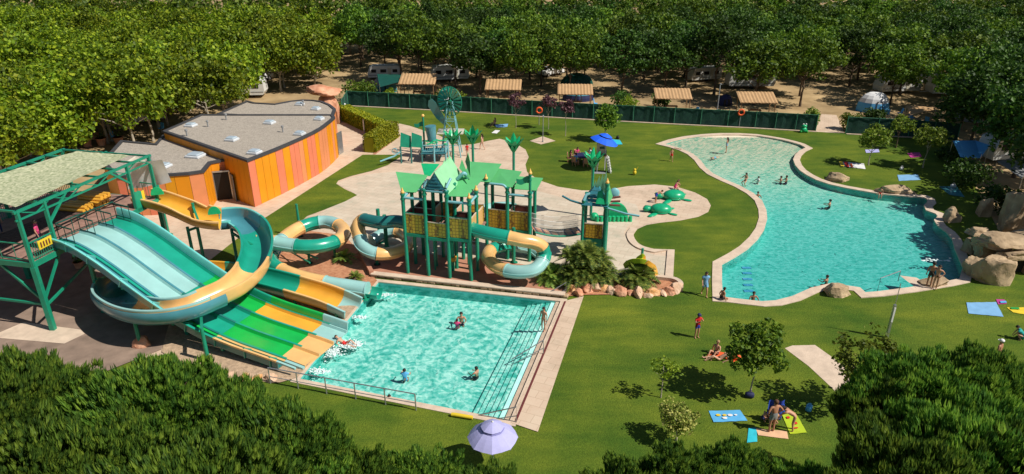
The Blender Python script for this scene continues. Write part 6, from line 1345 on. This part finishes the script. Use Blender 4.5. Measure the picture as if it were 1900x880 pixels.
towel([(1402,795),(1460,801),(1463,815),(1407,808)], 'c_peach', 'plain peach towel under the standing man', None, 3)
towel([(1450,768),(1476,766),(1497,803),(1466,806)], 'c_lime', 'yellow patterned towel under the bending woman', [(.2,.2,.4,.3,'c_red'),(.5,.5,.7,.6,'c_red'),(.3,.75,.6,.8,'c_red')], 4)
towel([(1793,562),(1848,561),(1862,588),(1797,582)], 'c_lblue', 'crumpled pale blue towel on the lawn near the grotto', None, 5)
towel([(1868,571),(1910,571),(1912,586),(1880,580)], 'c_yellow', 'yellow and green towel at the right edge', [(.1,.1,.5,.4,'c_green')], 6)
towel([(1848,556),(1864,556),(1868,564),(1852,565)], 'c_magenta', 'small pink and blue bundle beyond the pale blue towel', [(.3,.5,1,.9,'c_sky')], 7)
towel([(1556,300),(1603,304),(1606,314),(1560,309)], 'c_white', 'white towel with red and yellow stripes by the leaning lawn tree', [(.0,.0,.15,1,'c_yellow'),(.2,.0,.35,1,'c_red'),(.42,.3,.5,1,'c_orange')], 8)
towel([(1665,325),(1703,324),(1708,334),(1668,336)], 'c_lblue', 'blue towel in front of the second leaning lawn tree', None, 9)
towel([(1683,284),(1706,283),(1710,291),(1690,293)], 'c_magenta', 'magenta towel in the shade between the lawn trees', None, 10)
towel([(1605,278),(1630,277),(1632,283),(1607,284)], 'c_lavender', 'pale towel in shade behind the leaning lawn tree', None, 11)
towel([(1742,346),(1775,346),(1790,366),(1762,362)], 'fg_steelblue', 'dark blue grey towel in deep shade behind the lagoon', None, 12)
towel([(1121,258),(1150,260),(1155,268),(1125,270)], 'c_cyan', 'turquoise and white towel right of the blue parasol', [(.1,.6,.6,1,'c_white'),(0,0,.2,.3,'c_green')], 13)
towel([(917,232),(943,230),(941,236),(922,237)], 'c_lblue', 'blue towel under the sitting bather below the fence', None, 14)
towel([(912,247),(919,241.5),(928,242.5),(922,248)], 'c_white', 'small white mat on the lawn behind the castle', None, 15)
towel([(1318,650),(1345,655),(1350,668),(1312,660)], 'c_orange', 'orange red towel under the reclining couple', None, 16); towel([(1352,662),(1378,664),(1376,672),(1356,672)], 'c_orange', 'orange bag cloth half under the leafy tree', None, 17)
towel([(1608,677),(1620,676),(1628,683),(1612,684)], 'c_red', 'small red and blue towel by the flowering tree', [(0,0,.5,1,'c_sky')], 18)
towel([(468,688),(480,690),(478,696),(466,694)], 'play_leaf', 'small green lid on the gravel below the wide slide', None, 19)
# bags
for i, (x, y, m_, l) in enumerate([(1366,668,'c_orange','small orange bag beside the reclining couple'),(1500,762,'c_sky','blue cool bag in the pine shadow'),(1450,764,'c_brightblue','small bright blue bag beyond the yellow towel'),(1390,738,'c_navy','dark blue bag in the tree shadow on the lawn'),(1672,316,'c_white','white bag by the blue towel'),(1146,258,'c_black','black bag beside the turquoise towel'),(1768,348,'c_white','small white bag in the deep shade'),(1897,628,'c_teal','teal bag at the right edge of the lawn')]):
    p = P(x, y); b = MB(m_); b.org = p; b.box((p.x, p.y, .16), (.42, .26, .3), i, bev=.07); b.path([p + Vector((-.1, 0, .3)), p + Vector((-.06, 0, .42)), p + Vector((.06, 0, .42)), p + Vector((.1, 0, .3))], .015, 5); tag(b.build('beach_bag'), l, 'bag')
# yellow watering toy & green frog
p = P(1177,325); b = MB('c_yellow'); b.org = p; b.ball(p + Vector((0, 0, .25)), .18, 10, 6, (1, 1, 1.3)); b.ball(p + Vector((0, 0, .52)), .13); b.beam(p + Vector((0, 0, .3)), p + Vector((.3, 0, .8)), .04); tag(b.build('sprinkler'), 'small yellow sprinkler toy on the lawn', 'sprinkler')
fg = thing('frog_bin', 'green frog shaped litter bin by the gate path', 'litter bin', P(1490,246)); p = P(1490,246); b = MB('play_leaf'); b.ball(p + Vector((0, 0, .45)), .5, 14, 8, (1, .9, .95)); b.ball(p + Vector((0, -.05, 1.0)), .38, 12, 8, (1.1, .9, .7)); b.build('body', fg)
for sx in (-.2, .2): b = MB('c_white'); b.ball(p + Vector((sx, -.15, 1.3)), .12); b.build('eye', fg)
b = MB('c_green')
for sx in (-.45, .45): b.ball(p + Vector((sx, -.2, .2)), .22, 8, 6)
b.build('leg', fg)
b = MB('play_leaf'); p = P(641,206); b.org = p; b.ball(p + Vector((0, 0, .4)), .4, 10, 6); b.use('c_white'); b.ball(p + Vector((0, -.1, .85)), .15); tag(b.build('green_bin'), 'small green and white bin at the left end of the fence', 'litter bin')
fg.scale = (.75, .75, .75)
# foam splashes
def foam(px, py, n, rx, ry, seed, label):
    r = random.Random(seed); c = P(px, py, WZ); b = MB('foam'); b.org = c
    for _ in range(n * 3): d = Vector((r.gauss(0, .36) * rx, r.gauss(0, .36) * ry, abs(r.gauss(0, .05)))); b.ball(c + d, r.uniform(.012, .04), 6, 4, (1.6, 1.3, .5))
    tag(b.build('foam'), label, 'foam', kind='stuff')
foam(650,640,150,.9,.55,1,'white splash around the rider at the end of the wide slide'); foam(712,548,50,.9,.25,2,'white foam at the tube exit'); foam(668,590,45,.6,.25,3,'white foam below the flume exit'); foam(590,690,60,.8,.3,4,'white foam at the near lanes of the wide slide'); foam(618,655,80,.5,.7,5,'white foam where the lanes meet the pool')
# ================================================================ PEOPLE
BASE = dict(pelvis=(0,0,.93), waist=(0,0,1.08), chest=(0,.0,1.28), neck=(0,0,1.46), jaw=(0,.02,1.54), head=(0,.01,1.62), top=(0,.0,1.69))
SIDE = dict(sh=(.18,0,1.40), el=(.24,-.03,1.14), wr=(.25,.05,.90), hip=(.09,0,.89), kn=(.10,.02,.49), an=(.10,-.02,.07), toe=(.12,.14,.03))
RAD = dict(pelvis=.135, waist=.115, chest=.14, neck=.055, jaw=.072, head=.098, top=.062, sh=.062, el=.042, wr=.028, hip=.085, kn=.058, an=.04, toe=.032)
def pose(kind):
    J = {k: Vector(v) for k, v in BASE.items()}
    for k, v in SIDE.items(): J[k + 'R'] = Vector(v); J[k + 'L'] = Vector((-v[0], v[1], v[2]))
    def s(**kw):
        for k, v in kw.items(): J[k] = Vector(v)
    def rot(keys, piv, ang, ax='X'):
        m = Matrix.Rotation(ang, 3, ax)
        for k in keys: J[k] = piv + m @ (J[k] - piv)
    UP = ['waist', 'chest', 'neck', 'jaw', 'head', 'top', 'shL', 'shR', 'elL', 'elR', 'wrL', 'wrR']
    if kind == 'walk': s(knL=(-.10,.2,.52), anL=(-.10,.22,.1), toeL=(-.11,.38,.05), knR=(.10,-.02,.5), anR=(.10,-.28,.12), toeR=(.11,-.16,.03), wrL=(-.25,-.12,.92), elL=(-.24,-.1,1.15), wrR=(.24,.2,.98), elR=(.24,.02,1.14))
    if kind == 'arms_up': s(elL=(-.26,.14,1.22), wrL=(-.1,.24,1.42), elR=(.26,.12,1.18), wrR=(.1,.24,1.30))
    if kind == 'hips': s(elL=(-.36,-.08,1.18), wrL=(-.2,.06,1.0), elR=(.36,-.08,1.18), wrR=(.2,.06,1.0))
    if kind == 'bend':
        rot(UP, J['pelvis'], -1.15); s(wrL=(-.14,.72,.72), elL=(-.17,.62,.95), wrR=(.14,.75,.75), elR=(.17,.62,.97), knL=(-.12,.06,.5), knR=(.12,.0,.5))
    if kind == 'lean': rot(UP, J['pelvis'], -.5); s(wrL=(-.12,.6,1.0), wrR=(.14,.62,1.02), elL=(-.2,.42,1.1), elR=(.2,.42,1.1), knR=(.14,.12,.5), anR=(.16,.02,.08), toeR=(.17,.18,.03))
    if kind in ('sit', 'sit_table'):
        dz = Vector((0, 0, -.80 if kind == 'sit' else -.42))
        for k in J: J[k] += dz
        rot(UP, J['pelvis'], .12 if kind == 'sit' else -.12)
        if kind == 'sit': s(knL=(-.16,.38,.42), anL=(-.13,.66,.07), toeL=(-.14,.82,.05), knR=(.16,.40,.40), anR=(.13,.70,.07), toeR=(.14,.86,.05), elL=(-.26,.1,.40), wrL=(-.2,.34,.42), elR=(.28,-.12,.34), wrR=(.3,-.16,.08))
        else: s(knL=(-.12,.42,.50), anL=(-.12,.44,.08), toeL=(-.12,.6,.03), knR=(.12,.42,.50), anR=(.12,.44,.08), toeR=(.12,.6,.03), elL=(-.25,.16,.78), wrL=(-.14,.40,.80), elR=(.25,.16,.78), wrR=(.14,.40,.80))
    if kind == 'edge':   # sitting on a low rim, legs in the water
        for k in J: J[k] += Vector((0, 0, -.76))
        rot(UP, J['pelvis'], -.25); s(knL=(-.14,.42,.12), anL=(-.12,.55,-.28), toeL=(-.12,.66,-.32), knR=(.14,.42,.12), anR=(.12,.55,-.28), toeR=(.12,.66,-.32), elL=(-.27,.02,.36), wrL=(-.3,.14,.12), elR=(.27,.02,.36), wrR=(.3,.14,.12))
    if kind == 'recline':
        for k in J: J[k] += Vector((0, 0, -.82))
        rot(UP, J['pelvis'], 1.0); s(knL=(-.13,.40,.36), anL=(-.12,.72,.07), toeL=(-.12,.86,.07), knR=(.13,.44,.14), anR=(.12,.86,.07), toeR=(.13,.92,.17), elL=(-.26,-.42,.16), wrL=(-.25,-.2,.05), elR=(.26,-.42,.16), wrR=(.25,-.2,.05))
    if kind == 'prone':
        for k in J: v = J[k]; J[k] = Vector((v.x, -(v.z - .93), .13 + v.y * .3))
        s(elL=(-.36,-.62,.07), wrL=(-.2,-.80,.06), elR=(.36,-.62,.07), wrR=(.2,-.80,.06), toeL=(-.12,.98,.05), toeR=(.12,.98,.05))
    if kind == 'swim': s(knL=(-.15,.36,.76), anL=(-.12,.12,.46), toeL=(-.12,.02,.34), knR=(.15,.40,.80), anR=(.12,.2,.48), toeR=(.12,.1,.34), elL=(-.30,.16,1.22), wrL=(-.22,.40,1.24), elR=(.31,.14,1.2), wrR=(.3,.38,1.16))
    if kind == 'crouch':
        for k in J: J[k] += Vector((0, 0, -.6))
        rot(UP, J['pelvis'], -.7); s(knL=(-.15,.36,.42), anL=(-.14,.08,.08), toeL=(-.15,.24,.03), knR=(.15,.36,.42), anR=(.14,.08,.08), toeR=(.15,.24,.03), elL=(-.22,.44,.5), wrL=(-.1,.52,.3), elR=(.22,.44,.5), wrR=(.1,.55,.3))
    return J
BON = [('pelvis','waist'),('waist','chest'),('chest','neck'),('neck','jaw'),('jaw','head'),('head','top')] + [(a + x, b_ + x) for x in 'LR' for a, b_ in (('sh','el'),('el','wr'),('hip','kn'),('kn','an'),('an','toe'))] + [('chest','shL'),('chest','shR'),('pelvis','hipL'),('pelvis','hipR')]
BODY = {}
def body_mesh(kind, girth=1.0):
    key = (kind, girth)
    if key in BODY: return BODY[key]
    J = pose(kind); names = list(J); vs = [J[k] for k in names]; ed = [(names.index(a), names.index(b_)) for a, b_ in BON]; rad = [RAD[k.rstrip('LR') if k[-1] in 'LR' else k] * (girth if k in ('pelvis', 'waist', 'chest', 'hipL', 'hipR') else 1) for k in names]
    # nose, ears
    fwd = (J['jaw'] - J['neck']); hc = J['head']; face = Vector((0, 1, 0)); upv = (J['top'] - J['jaw']).normalized(); sdv = Vector((1, 0, 0)); face = upv.cross(sdv).normalized() * 1; 
    for x in 'LR':     # palm + five fingers
        w, e = J['wr' + x], J['el' + x]; d = (w - e).normalized(); o = d.cross(Vector((0, 1, 0))); o = (o if o.length > .2 else d.cross(Vector((1, 0, 0)))).normalized(); q = d.cross(o)
        wi = names.index('wr' + x); pm = len(vs); vs.append(w + d * .06); rad.append(.026); ed.append((wi, pm))
        for k in range(4):
            off = (k - 1.5) * .021; L = (.055, .068, .072, .062)[k]; a = len(vs); vs += [w + d * .085 + o * off, w + d * (.085 + L) + o * off * 1.15 + q * .018]; rad += [.010, .008]; ed += [(pm, a), (a, a + 1)]
        a = len(vs); sg = -1 if x == 'L' else 1; vs += [w + d * .045 + o * .035 * sg, w + d * .085 + o * .055 * sg + q * .01]; rad += [.011, .009]; ed += [(pm, a), (a, a + 1)]
    me = bpy.data.meshes.new('skel'); me.from_pydata([tuple(v) for v in vs], ed, []); ob = bpy.data.objects.new('skel', me); COL.objects.link(ob)
    bm = bmesh.new(); bm.from_mesh(me); bmesh.ops.remove_doubles(bm, verts=bm.verts, dist=1e-5); bm.to_mesh(me); bm.free()
    sk_ = ob.modifiers.new('s', 'SKIN'); sk_.branch_smoothing = .3; sd_ = ob.modifiers.new('u', 'SUBSURF'); sd_.levels = 1; sd_.render_levels = 1
    lay = me.skin_vertices[0].data if len(me.skin_vertices) else None
    for i in range(len(me.vertices)): lay[i].radius = (rad[i], rad[i]); lay[i].use_root = (i == 0)
    dg = bpy.context.evaluated_depsgraph_get(); ev = ob.evaluated_get(dg); out = bpy.data.meshes.new_from_object(ev)
    bpy.data.objects.remove(ob); out.polygons.foreach_set('use_smooth', [True] * len(out.polygons))
    bm = bmesh.new(); bm.from_mesh(out)     # face: nose and ears drawn onto the head, chest a little wider than deep
    sh_ = (J['shR'] - J['shL']).normalized()
    r = bmesh.ops.create_icosphere(bm, subdivisions=1, radius=.02); bmesh.ops.translate(bm, verts=r['verts'], vec=hc + face * -.0 + Vector((0, 0, 0)) + _face(J) * .10 - upv * .02)
    for sg in (-1, 1): r = bmesh.ops.create_icosphere(bm, subdivisions=1, radius=.024); bmesh.ops.translate(bm, verts=r['verts'], vec=hc + sdv * .098 * sg - upv * .015)
    bm.to_mesh(out); bm.free(); out.polygons.foreach_set('use_smooth', [True] * len(out.polygons))
    BODY[key] = (out, J); return BODY[key]
def _face(J):
    upv = (J['top'] - J['neck']).normalized(); f = Vector((0, 1, 0)); f = f - upv * f.dot(upv)
    if f.length < .3: f = Vector((0, 0, 1)) if False else Vector((0, 0, -1)); f = f - upv * f.dot(upv)
    return f.normalized()
def seg(p, J):
    best = None
    for a, b_ in BON:
        A_, B2 = J[a], J[b_]; ab = B2 - A_; t = max(0, min(1, (p - A_).dot(ab) / max(ab.length_squared, 1e-6))); d = (p - (A_ + ab * t)).length - RAD[a.rstrip('LR') if a[-1] in 'LR' else a] * .8
        if best is None or d < best[0]: best = (d, a, b_, t)
    return best
REG = {
 'trunks': lambda a, b_, t: a == 'pelvis' or (a.startswith('hip') and t < .50) or (a == 'waist' and False),
 'briefs': lambda a, b_, t: (a == 'pelvis' and t < .55) or (a.startswith('hip') and t < .12),
 'bra': lambda a, b_, t: (a == 'waist' and t > .55) or (a == 'chest' and b_ == 'neck' and t < .2),
 'swimsuit': lambda a, b_, t: a in ('pelvis', 'waist') or (a == 'chest' and t < .5 and b_ == 'neck') or (a.startswith('hip') and t < .12),
 'shirt': lambda a, b_, t: a in ('waist',) or (a == 'pelvis' and t > .3) or (a == 'chest') or (a.startswith('sh') and t < .55),
 'dress': lambda a, b_, t: a in ('pelvis', 'waist', 'chest') or (a.startswith('hip') and t < .6),
 'trousers': lambda a, b_, t: a == 'pelvis' or a.startswith('hip') or (a.startswith('kn') and t < .9)}
def shell(me, J, test, off, mt, name, parent, limit=None):
    segs = [seg(v.co, J) for v in me.vertices]; keep = [f for f in me.polygons if all(test(*segs[i][1:]) for i in f.vertices)]
    idx = {}; vs = []; fs = []
    for f in keep:
        q = []
        for i in f.vertices:
            if i not in idx: idx[i] = len(vs); vs.append(me.vertices[i].co + me.vertices[i].normal * off)
            q.append(idx[i])
        fs.append(q)
    if not fs: return
    b = MB(mt); b.add(vs, fs, True); o = b.build(name, parent)
    o.location = (0, 0, 0); return o
NP = [0]
def person(px, py, kind, label, h=1.7, face=0.0, skin='skin_a', hair='hair_dark', clothes=(), z=0.0, sink=0.0, girth=1.0, longhair=False, hat=None, pos=None, hold=None):
    me, J = body_mesh(kind, girth); loc = Vector(pos) if pos is not None else P(px, py, z); s = h / 1.74
    NP[0] += 1
    t = thing('person', label, 'person', (0, 0, 0)); m2 = me.copy(); m2.materials.clear(); m2.materials.append(M(skin)); o = bpy.data.objects.new('body', m2); COL.objects.link(o); o.parent = t; ORG[o.name] = Vector()
    for region, mt in clothes: shell(me, J, REG[region], .014 if region != 'dress' else .03, mt, {'bra': 'bikini_top', 'briefs': 'swim_briefs'}.get(region, region), t)
    f = _face(J); upv = (J['top'] - J['neck']).normalized(); sd_ = f.cross(upv); hc = J['head']
    b = MB(hair); n, m_ = 12, 7; vs = []; fs = []
    m = Matrix((sd_, f, upv)).transposed()
    for i in range(m_ + 1):
        e = PI / 2 - (PI / 2 + .55) * i / m_
        for k in range(n):
            a = 2 * PI * k / n; fr = max(0, math.sin(a)); rr = .116; ee = e if e > .35 or fr < .25 else .35 + (e - .35) * .1
            vs.append(hc + upv * .015 + m @ Vector((rr * math.cos(a) * math.cos(ee) * .92, rr * math.sin(a) * math.cos(ee) - .008, rr * math.sin(ee))))
    for i in range(m_):
        for k in range(n): fs.append((i * n + k, (i + 1) * n + k, (i + 1) * n + (k + 1) % n, i * n + (k + 1) % n))
    b.add(vs, fs, True)
    if longhair: b.path([hc - f * .06, hc - f * .10 - upv * .12, J['neck'] - f * .09 - Vector((0, 0, .1)), J['neck'] - f * .10 - Vector((0, 0, .26))], [.09, .085, .07, .03], 8)
    b.build('hair', t)
    b = MB('hair_dark')
    for sg in (-1, 1): b.ball(hc + f * .092 + sd_ * sg * .034 + upv * .01, .011, 6, 4)
    b.build('eyes', t); b = MB('c_maroon'); b.ball(hc + f * .088 - upv * .052, .018, 6, 4, (1.4, .5, .4)); b.build('mouth', t)
    if hat: b = MB(hat); b.ball(hc + upv * .04, .125, 12, 6, (1, 1, .8)); b.ball(hc + f * .1 + upv * .03, .09, 8, 4, (1, 1, .15)); b.build('hat', t)
    place(t, (loc.x, loc.y, loc.z - sink), face, s); return t
# facing: 0 looks away from the camera (+Y); PI looks to the camera
tr = lambda c: [('trunks', c)]
bk_ = lambda c: [('briefs', c), ('bra', c)]
person(1306,549,'walk','girl in a pale blue dress walking between the cycad bed and the lagoon',1.66,PI,clothes=[('dress','c_lblue')],longhair=True)
person(1292,627,'arms_up','woman in a red top and blue hat and shorts standing on the lawn',1.55,PI+.3,clothes=[('shirt','c_red'),('trunks','c_blue')],hat='c_navy')
person(1328,658,'sit','person with light hair sitting behind the reclining one on the lawn',1.6,PI*.75,hair='hair_blond',clothes=tr('c_navy')); person(1334,668,'recline','person lying back in turquoise top with knees raised by the leafy tree',1.65,PI*.5,skin='skin_c',clothes=[('bra','c_teal'),('briefs','c_navy')],longhair=True)
person(1430,802,'hips','bare chested man with short grey hair in grey swim shorts standing on the peach towel',1.78,.25,skin='skin_b',hair='hair_brown',clothes=tr('c_grey'),girth=1.1)
person(1413,782,'crouch','small child crouching left of the standing man',1.1,-1.2,clothes=tr('c_navy')); person(1470,800,'bend','woman in a dark bikini bending over the yellow towel',1.62,1.2,clothes=bk_('c_green'),longhair=True); person(1444,784,'crouch','person in blue shorts crouching behind the standing man',1.5,1.6,clothes=tr('c_navy'))
b = MB('c_blue'); p = P(1438,788); b.org = p; vs = []
for i in range(9):
    for j in range(7): vs.append(p + Vector((-.35 + .09 * i, .25 + .05 * math.sin(i * 1.7), 1.15 - .17 * j + .03 * math.sin(i))))
b.add(vs, [(i * 7 + j, i * 7 + j + 1, i * 7 + 8 + j, i * 7 + 7 + j) for i in range(8) for j in range(6)], True); tag(b.build('towel'), 'dark blue towel held open behind the standing man', 'towel')
person(1843,682,'stand','man with a pale cap walking past the pines at the right',1.7,.6,skin='skin_b',clothes=tr('c_maroon'),hat='c_white')
person(1245,300,'walk','boy in red swim shorts walking on the lawn beside the lagoon',1.35,PI,clothes=tr('c_red'))
person(1338,556,'edge','tanned boy sitting on the near corner of the lagoon rim',1.5,-1.2,skin='skin_b',clothes=tr('c_black'),z=.06)
person(1632,361,'edge','child in red sitting on the lagoon rim beside the long boulder',1.3,PI*.9,clothes=tr('c_red'),z=.06)
person(1722,532,'stand','tanned man standing at the pier end beside a woman in black',1.75,-.5,skin='skin_b',clothes=tr('c_black'),z=.06); person(1733,536,'hips','woman in a black bikini standing beside the man at the pier end',1.66,PI*.8,skin='skin_a',clothes=bk_('c_black'),z=.06,longhair=True)
person(1347,284,'stand','woman in a blue swimsuit standing in the shallow end of the lagoon',1.65,1.2,clothes=[('swimsuit','c_lblue')],z=-.1,longhair=True); person(1326,294,'prone','child in blue lying in the shallow water',1.1,-1.1,clothes=[('trunks','c_sky')],z=-.12); person(1258,277,'prone','blond toddler crawling at the beach edge of the lagoon',.85,.8,hair='hair_blond',skin='skin_c',clothes=tr('c_peach'),z=.02)
def sw(px, py, label, h=1.65, depth=1.3, face=PI, kind='swim', zz=-.09, **kw):
    person(px, py, kind, label, h, face, z=zz, sink=depth * h / 1.7, **kw)
sw(1383,338,'woman with dark hair wading waist deep at the left of the lagoon',1.6,.75,2.2,clothes=bk_('c_maroon'),longhair=True); sw(1407,334,'swimmer with white top next to the wading woman',1.5,1.3,2,clothes=[('shirt','c_white')])
sw(1449,334,'swimmer, left one of the close pair in mid lagoon',1.6,1.3,1.5,clothes=tr('c_navy')); sw(1459,335,'swimmer, right one of the close pair in mid lagoon',1.65,1.2,1.5,skin='skin_b',clothes=tr('c_navy')); sw(1406,363,'lone swimmer close to the inner bend of the rim',1.6,1.3,PI,skin='skin_b',clothes=tr('c_black'))
sw(1540,378,'swimmer with a dark cap near the lawn boulders',1.6,1.3,1.0,clothes=tr('c_black'),hat='c_black'); sw(1534,520,'swimmer near the peaked rim boulder',1.6,1.3,.8,skin='skin_b',clothes=tr('c_navy')); sw(1398,551,'tanned swimmer beside the blue pool markings',1.6,1.3,PI,skin='skin_b',clothes=tr('c_navy'))
sw(856,590,'adult swimmer in the splash pool beside a child in pink',1.7,1.3,PI,zz=WZ,clothes=tr('c_navy')); sw(848,600,'child in pink swim vest in the splash pool',1.25,1.3,0,zz=WZ,clothes=[('shirt','c_pink')]); sw(751,698,'child in a blue vest swimming in the middle of the near pool half',1.4,1.15,0,zz=WZ,clothes=[('shirt','c_sky')]); sw(884,691,'swimmer near the lower pool steps',1.5,1.3,1.0,zz=WZ,clothes=tr('c_black')); sw(723,742,'child swimming just behind the long handrail',1.3,1.3,PI,zz=WZ,clothes=tr('c_red'))
person(640,640,'recline','slide rider lying back in a burst of foam at the wide slide exit',1.5,-1.9,skin='skin_c',clothes=tr('c_red'),z=WZ-.02)
person(1008,614,'stand','slim woman in a bikini standing on the pool steps',1.55,PI*.8,clothes=[('briefs','c_orange'),('bra','c_yellow')],longhair=True,z=-.05)
person(895,278,'walk','woman in a pink bikini walking on the pad behind the castle',1.7,1.0,skin='skin_c',clothes=bk_('c_pink'),longhair=True); person(867,290,'stand','child in red between the plastic palms behind the castle',1.3,0,clothes=[('shirt','c_red')]); person(918,232,'sit','dark haired bather sitting on the lawn below the fence',1.6,PI*.8,clothes=[('bra','c_navy'),('briefs','c_navy')],longhair=True)
person(1216,377,'bend','girl in blue shorts bending towards the nearer turtle',1.45,-1.3,clothes=[('trunks','c_blue'),('bra','c_white')]); person(1252,353,'crouch','dark haired woman bending behind the farther turtle',1.6,-.9,clothes=[('swimsuit','c_pink')],longhair=True,hair='hair_brown'); person(1263,365,'crouch','child in pink crouching beside the farther turtle',1.15,1.0,clothes=[('shirt','c_pink')])
for k, (p, rz) in enumerate(CHS):
    if k in (2,): continue
    l = ['person in light blue seated with back to the camera at the picnic table', 'person in white seated at the right of the picnic table front', '', 'person in a white shirt seated at the back right of the picnic table', 'person in red seated at the back of the picnic table', 'dark haired person seated at the left of the picnic table'][k]
    person(0, 0, 'sit_table', l, 1.65, rz + PI, clothes=[('shirt', ['c_sky', 'c_navy', '', 'c_white', 'c_pink', 'c_maroon'][k]), ('trunks', 'c_navy')], pos=p, longhair=(k in (4, 5)))
person(0,0,'stand','attendant in a magenta shirt and dark trousers standing on the launch deck',1.7,-1.2,clothes=[('shirt','c_pink'),('trousers','c_navy')],pos=P(78,460,DZ)); person(0,0,'stand','child in blue at the left edge of the launch deck',1.4,.5,clothes=[('shirt','c_blue'),('trousers','c_navy')],pos=P(2,434,DZ))
person(1897,632,'crouch','person in teal at the right edge of the lawn',1.5,1.0,clothes=[('shirt','c_teal')])
for o in list(bpy.data.objects):
    l = o.get('label')
    if l and len(l.split()) > 16: print('LONG LABEL', o.name, l)
    if l == 'x': print('BAD LABEL', o.name)
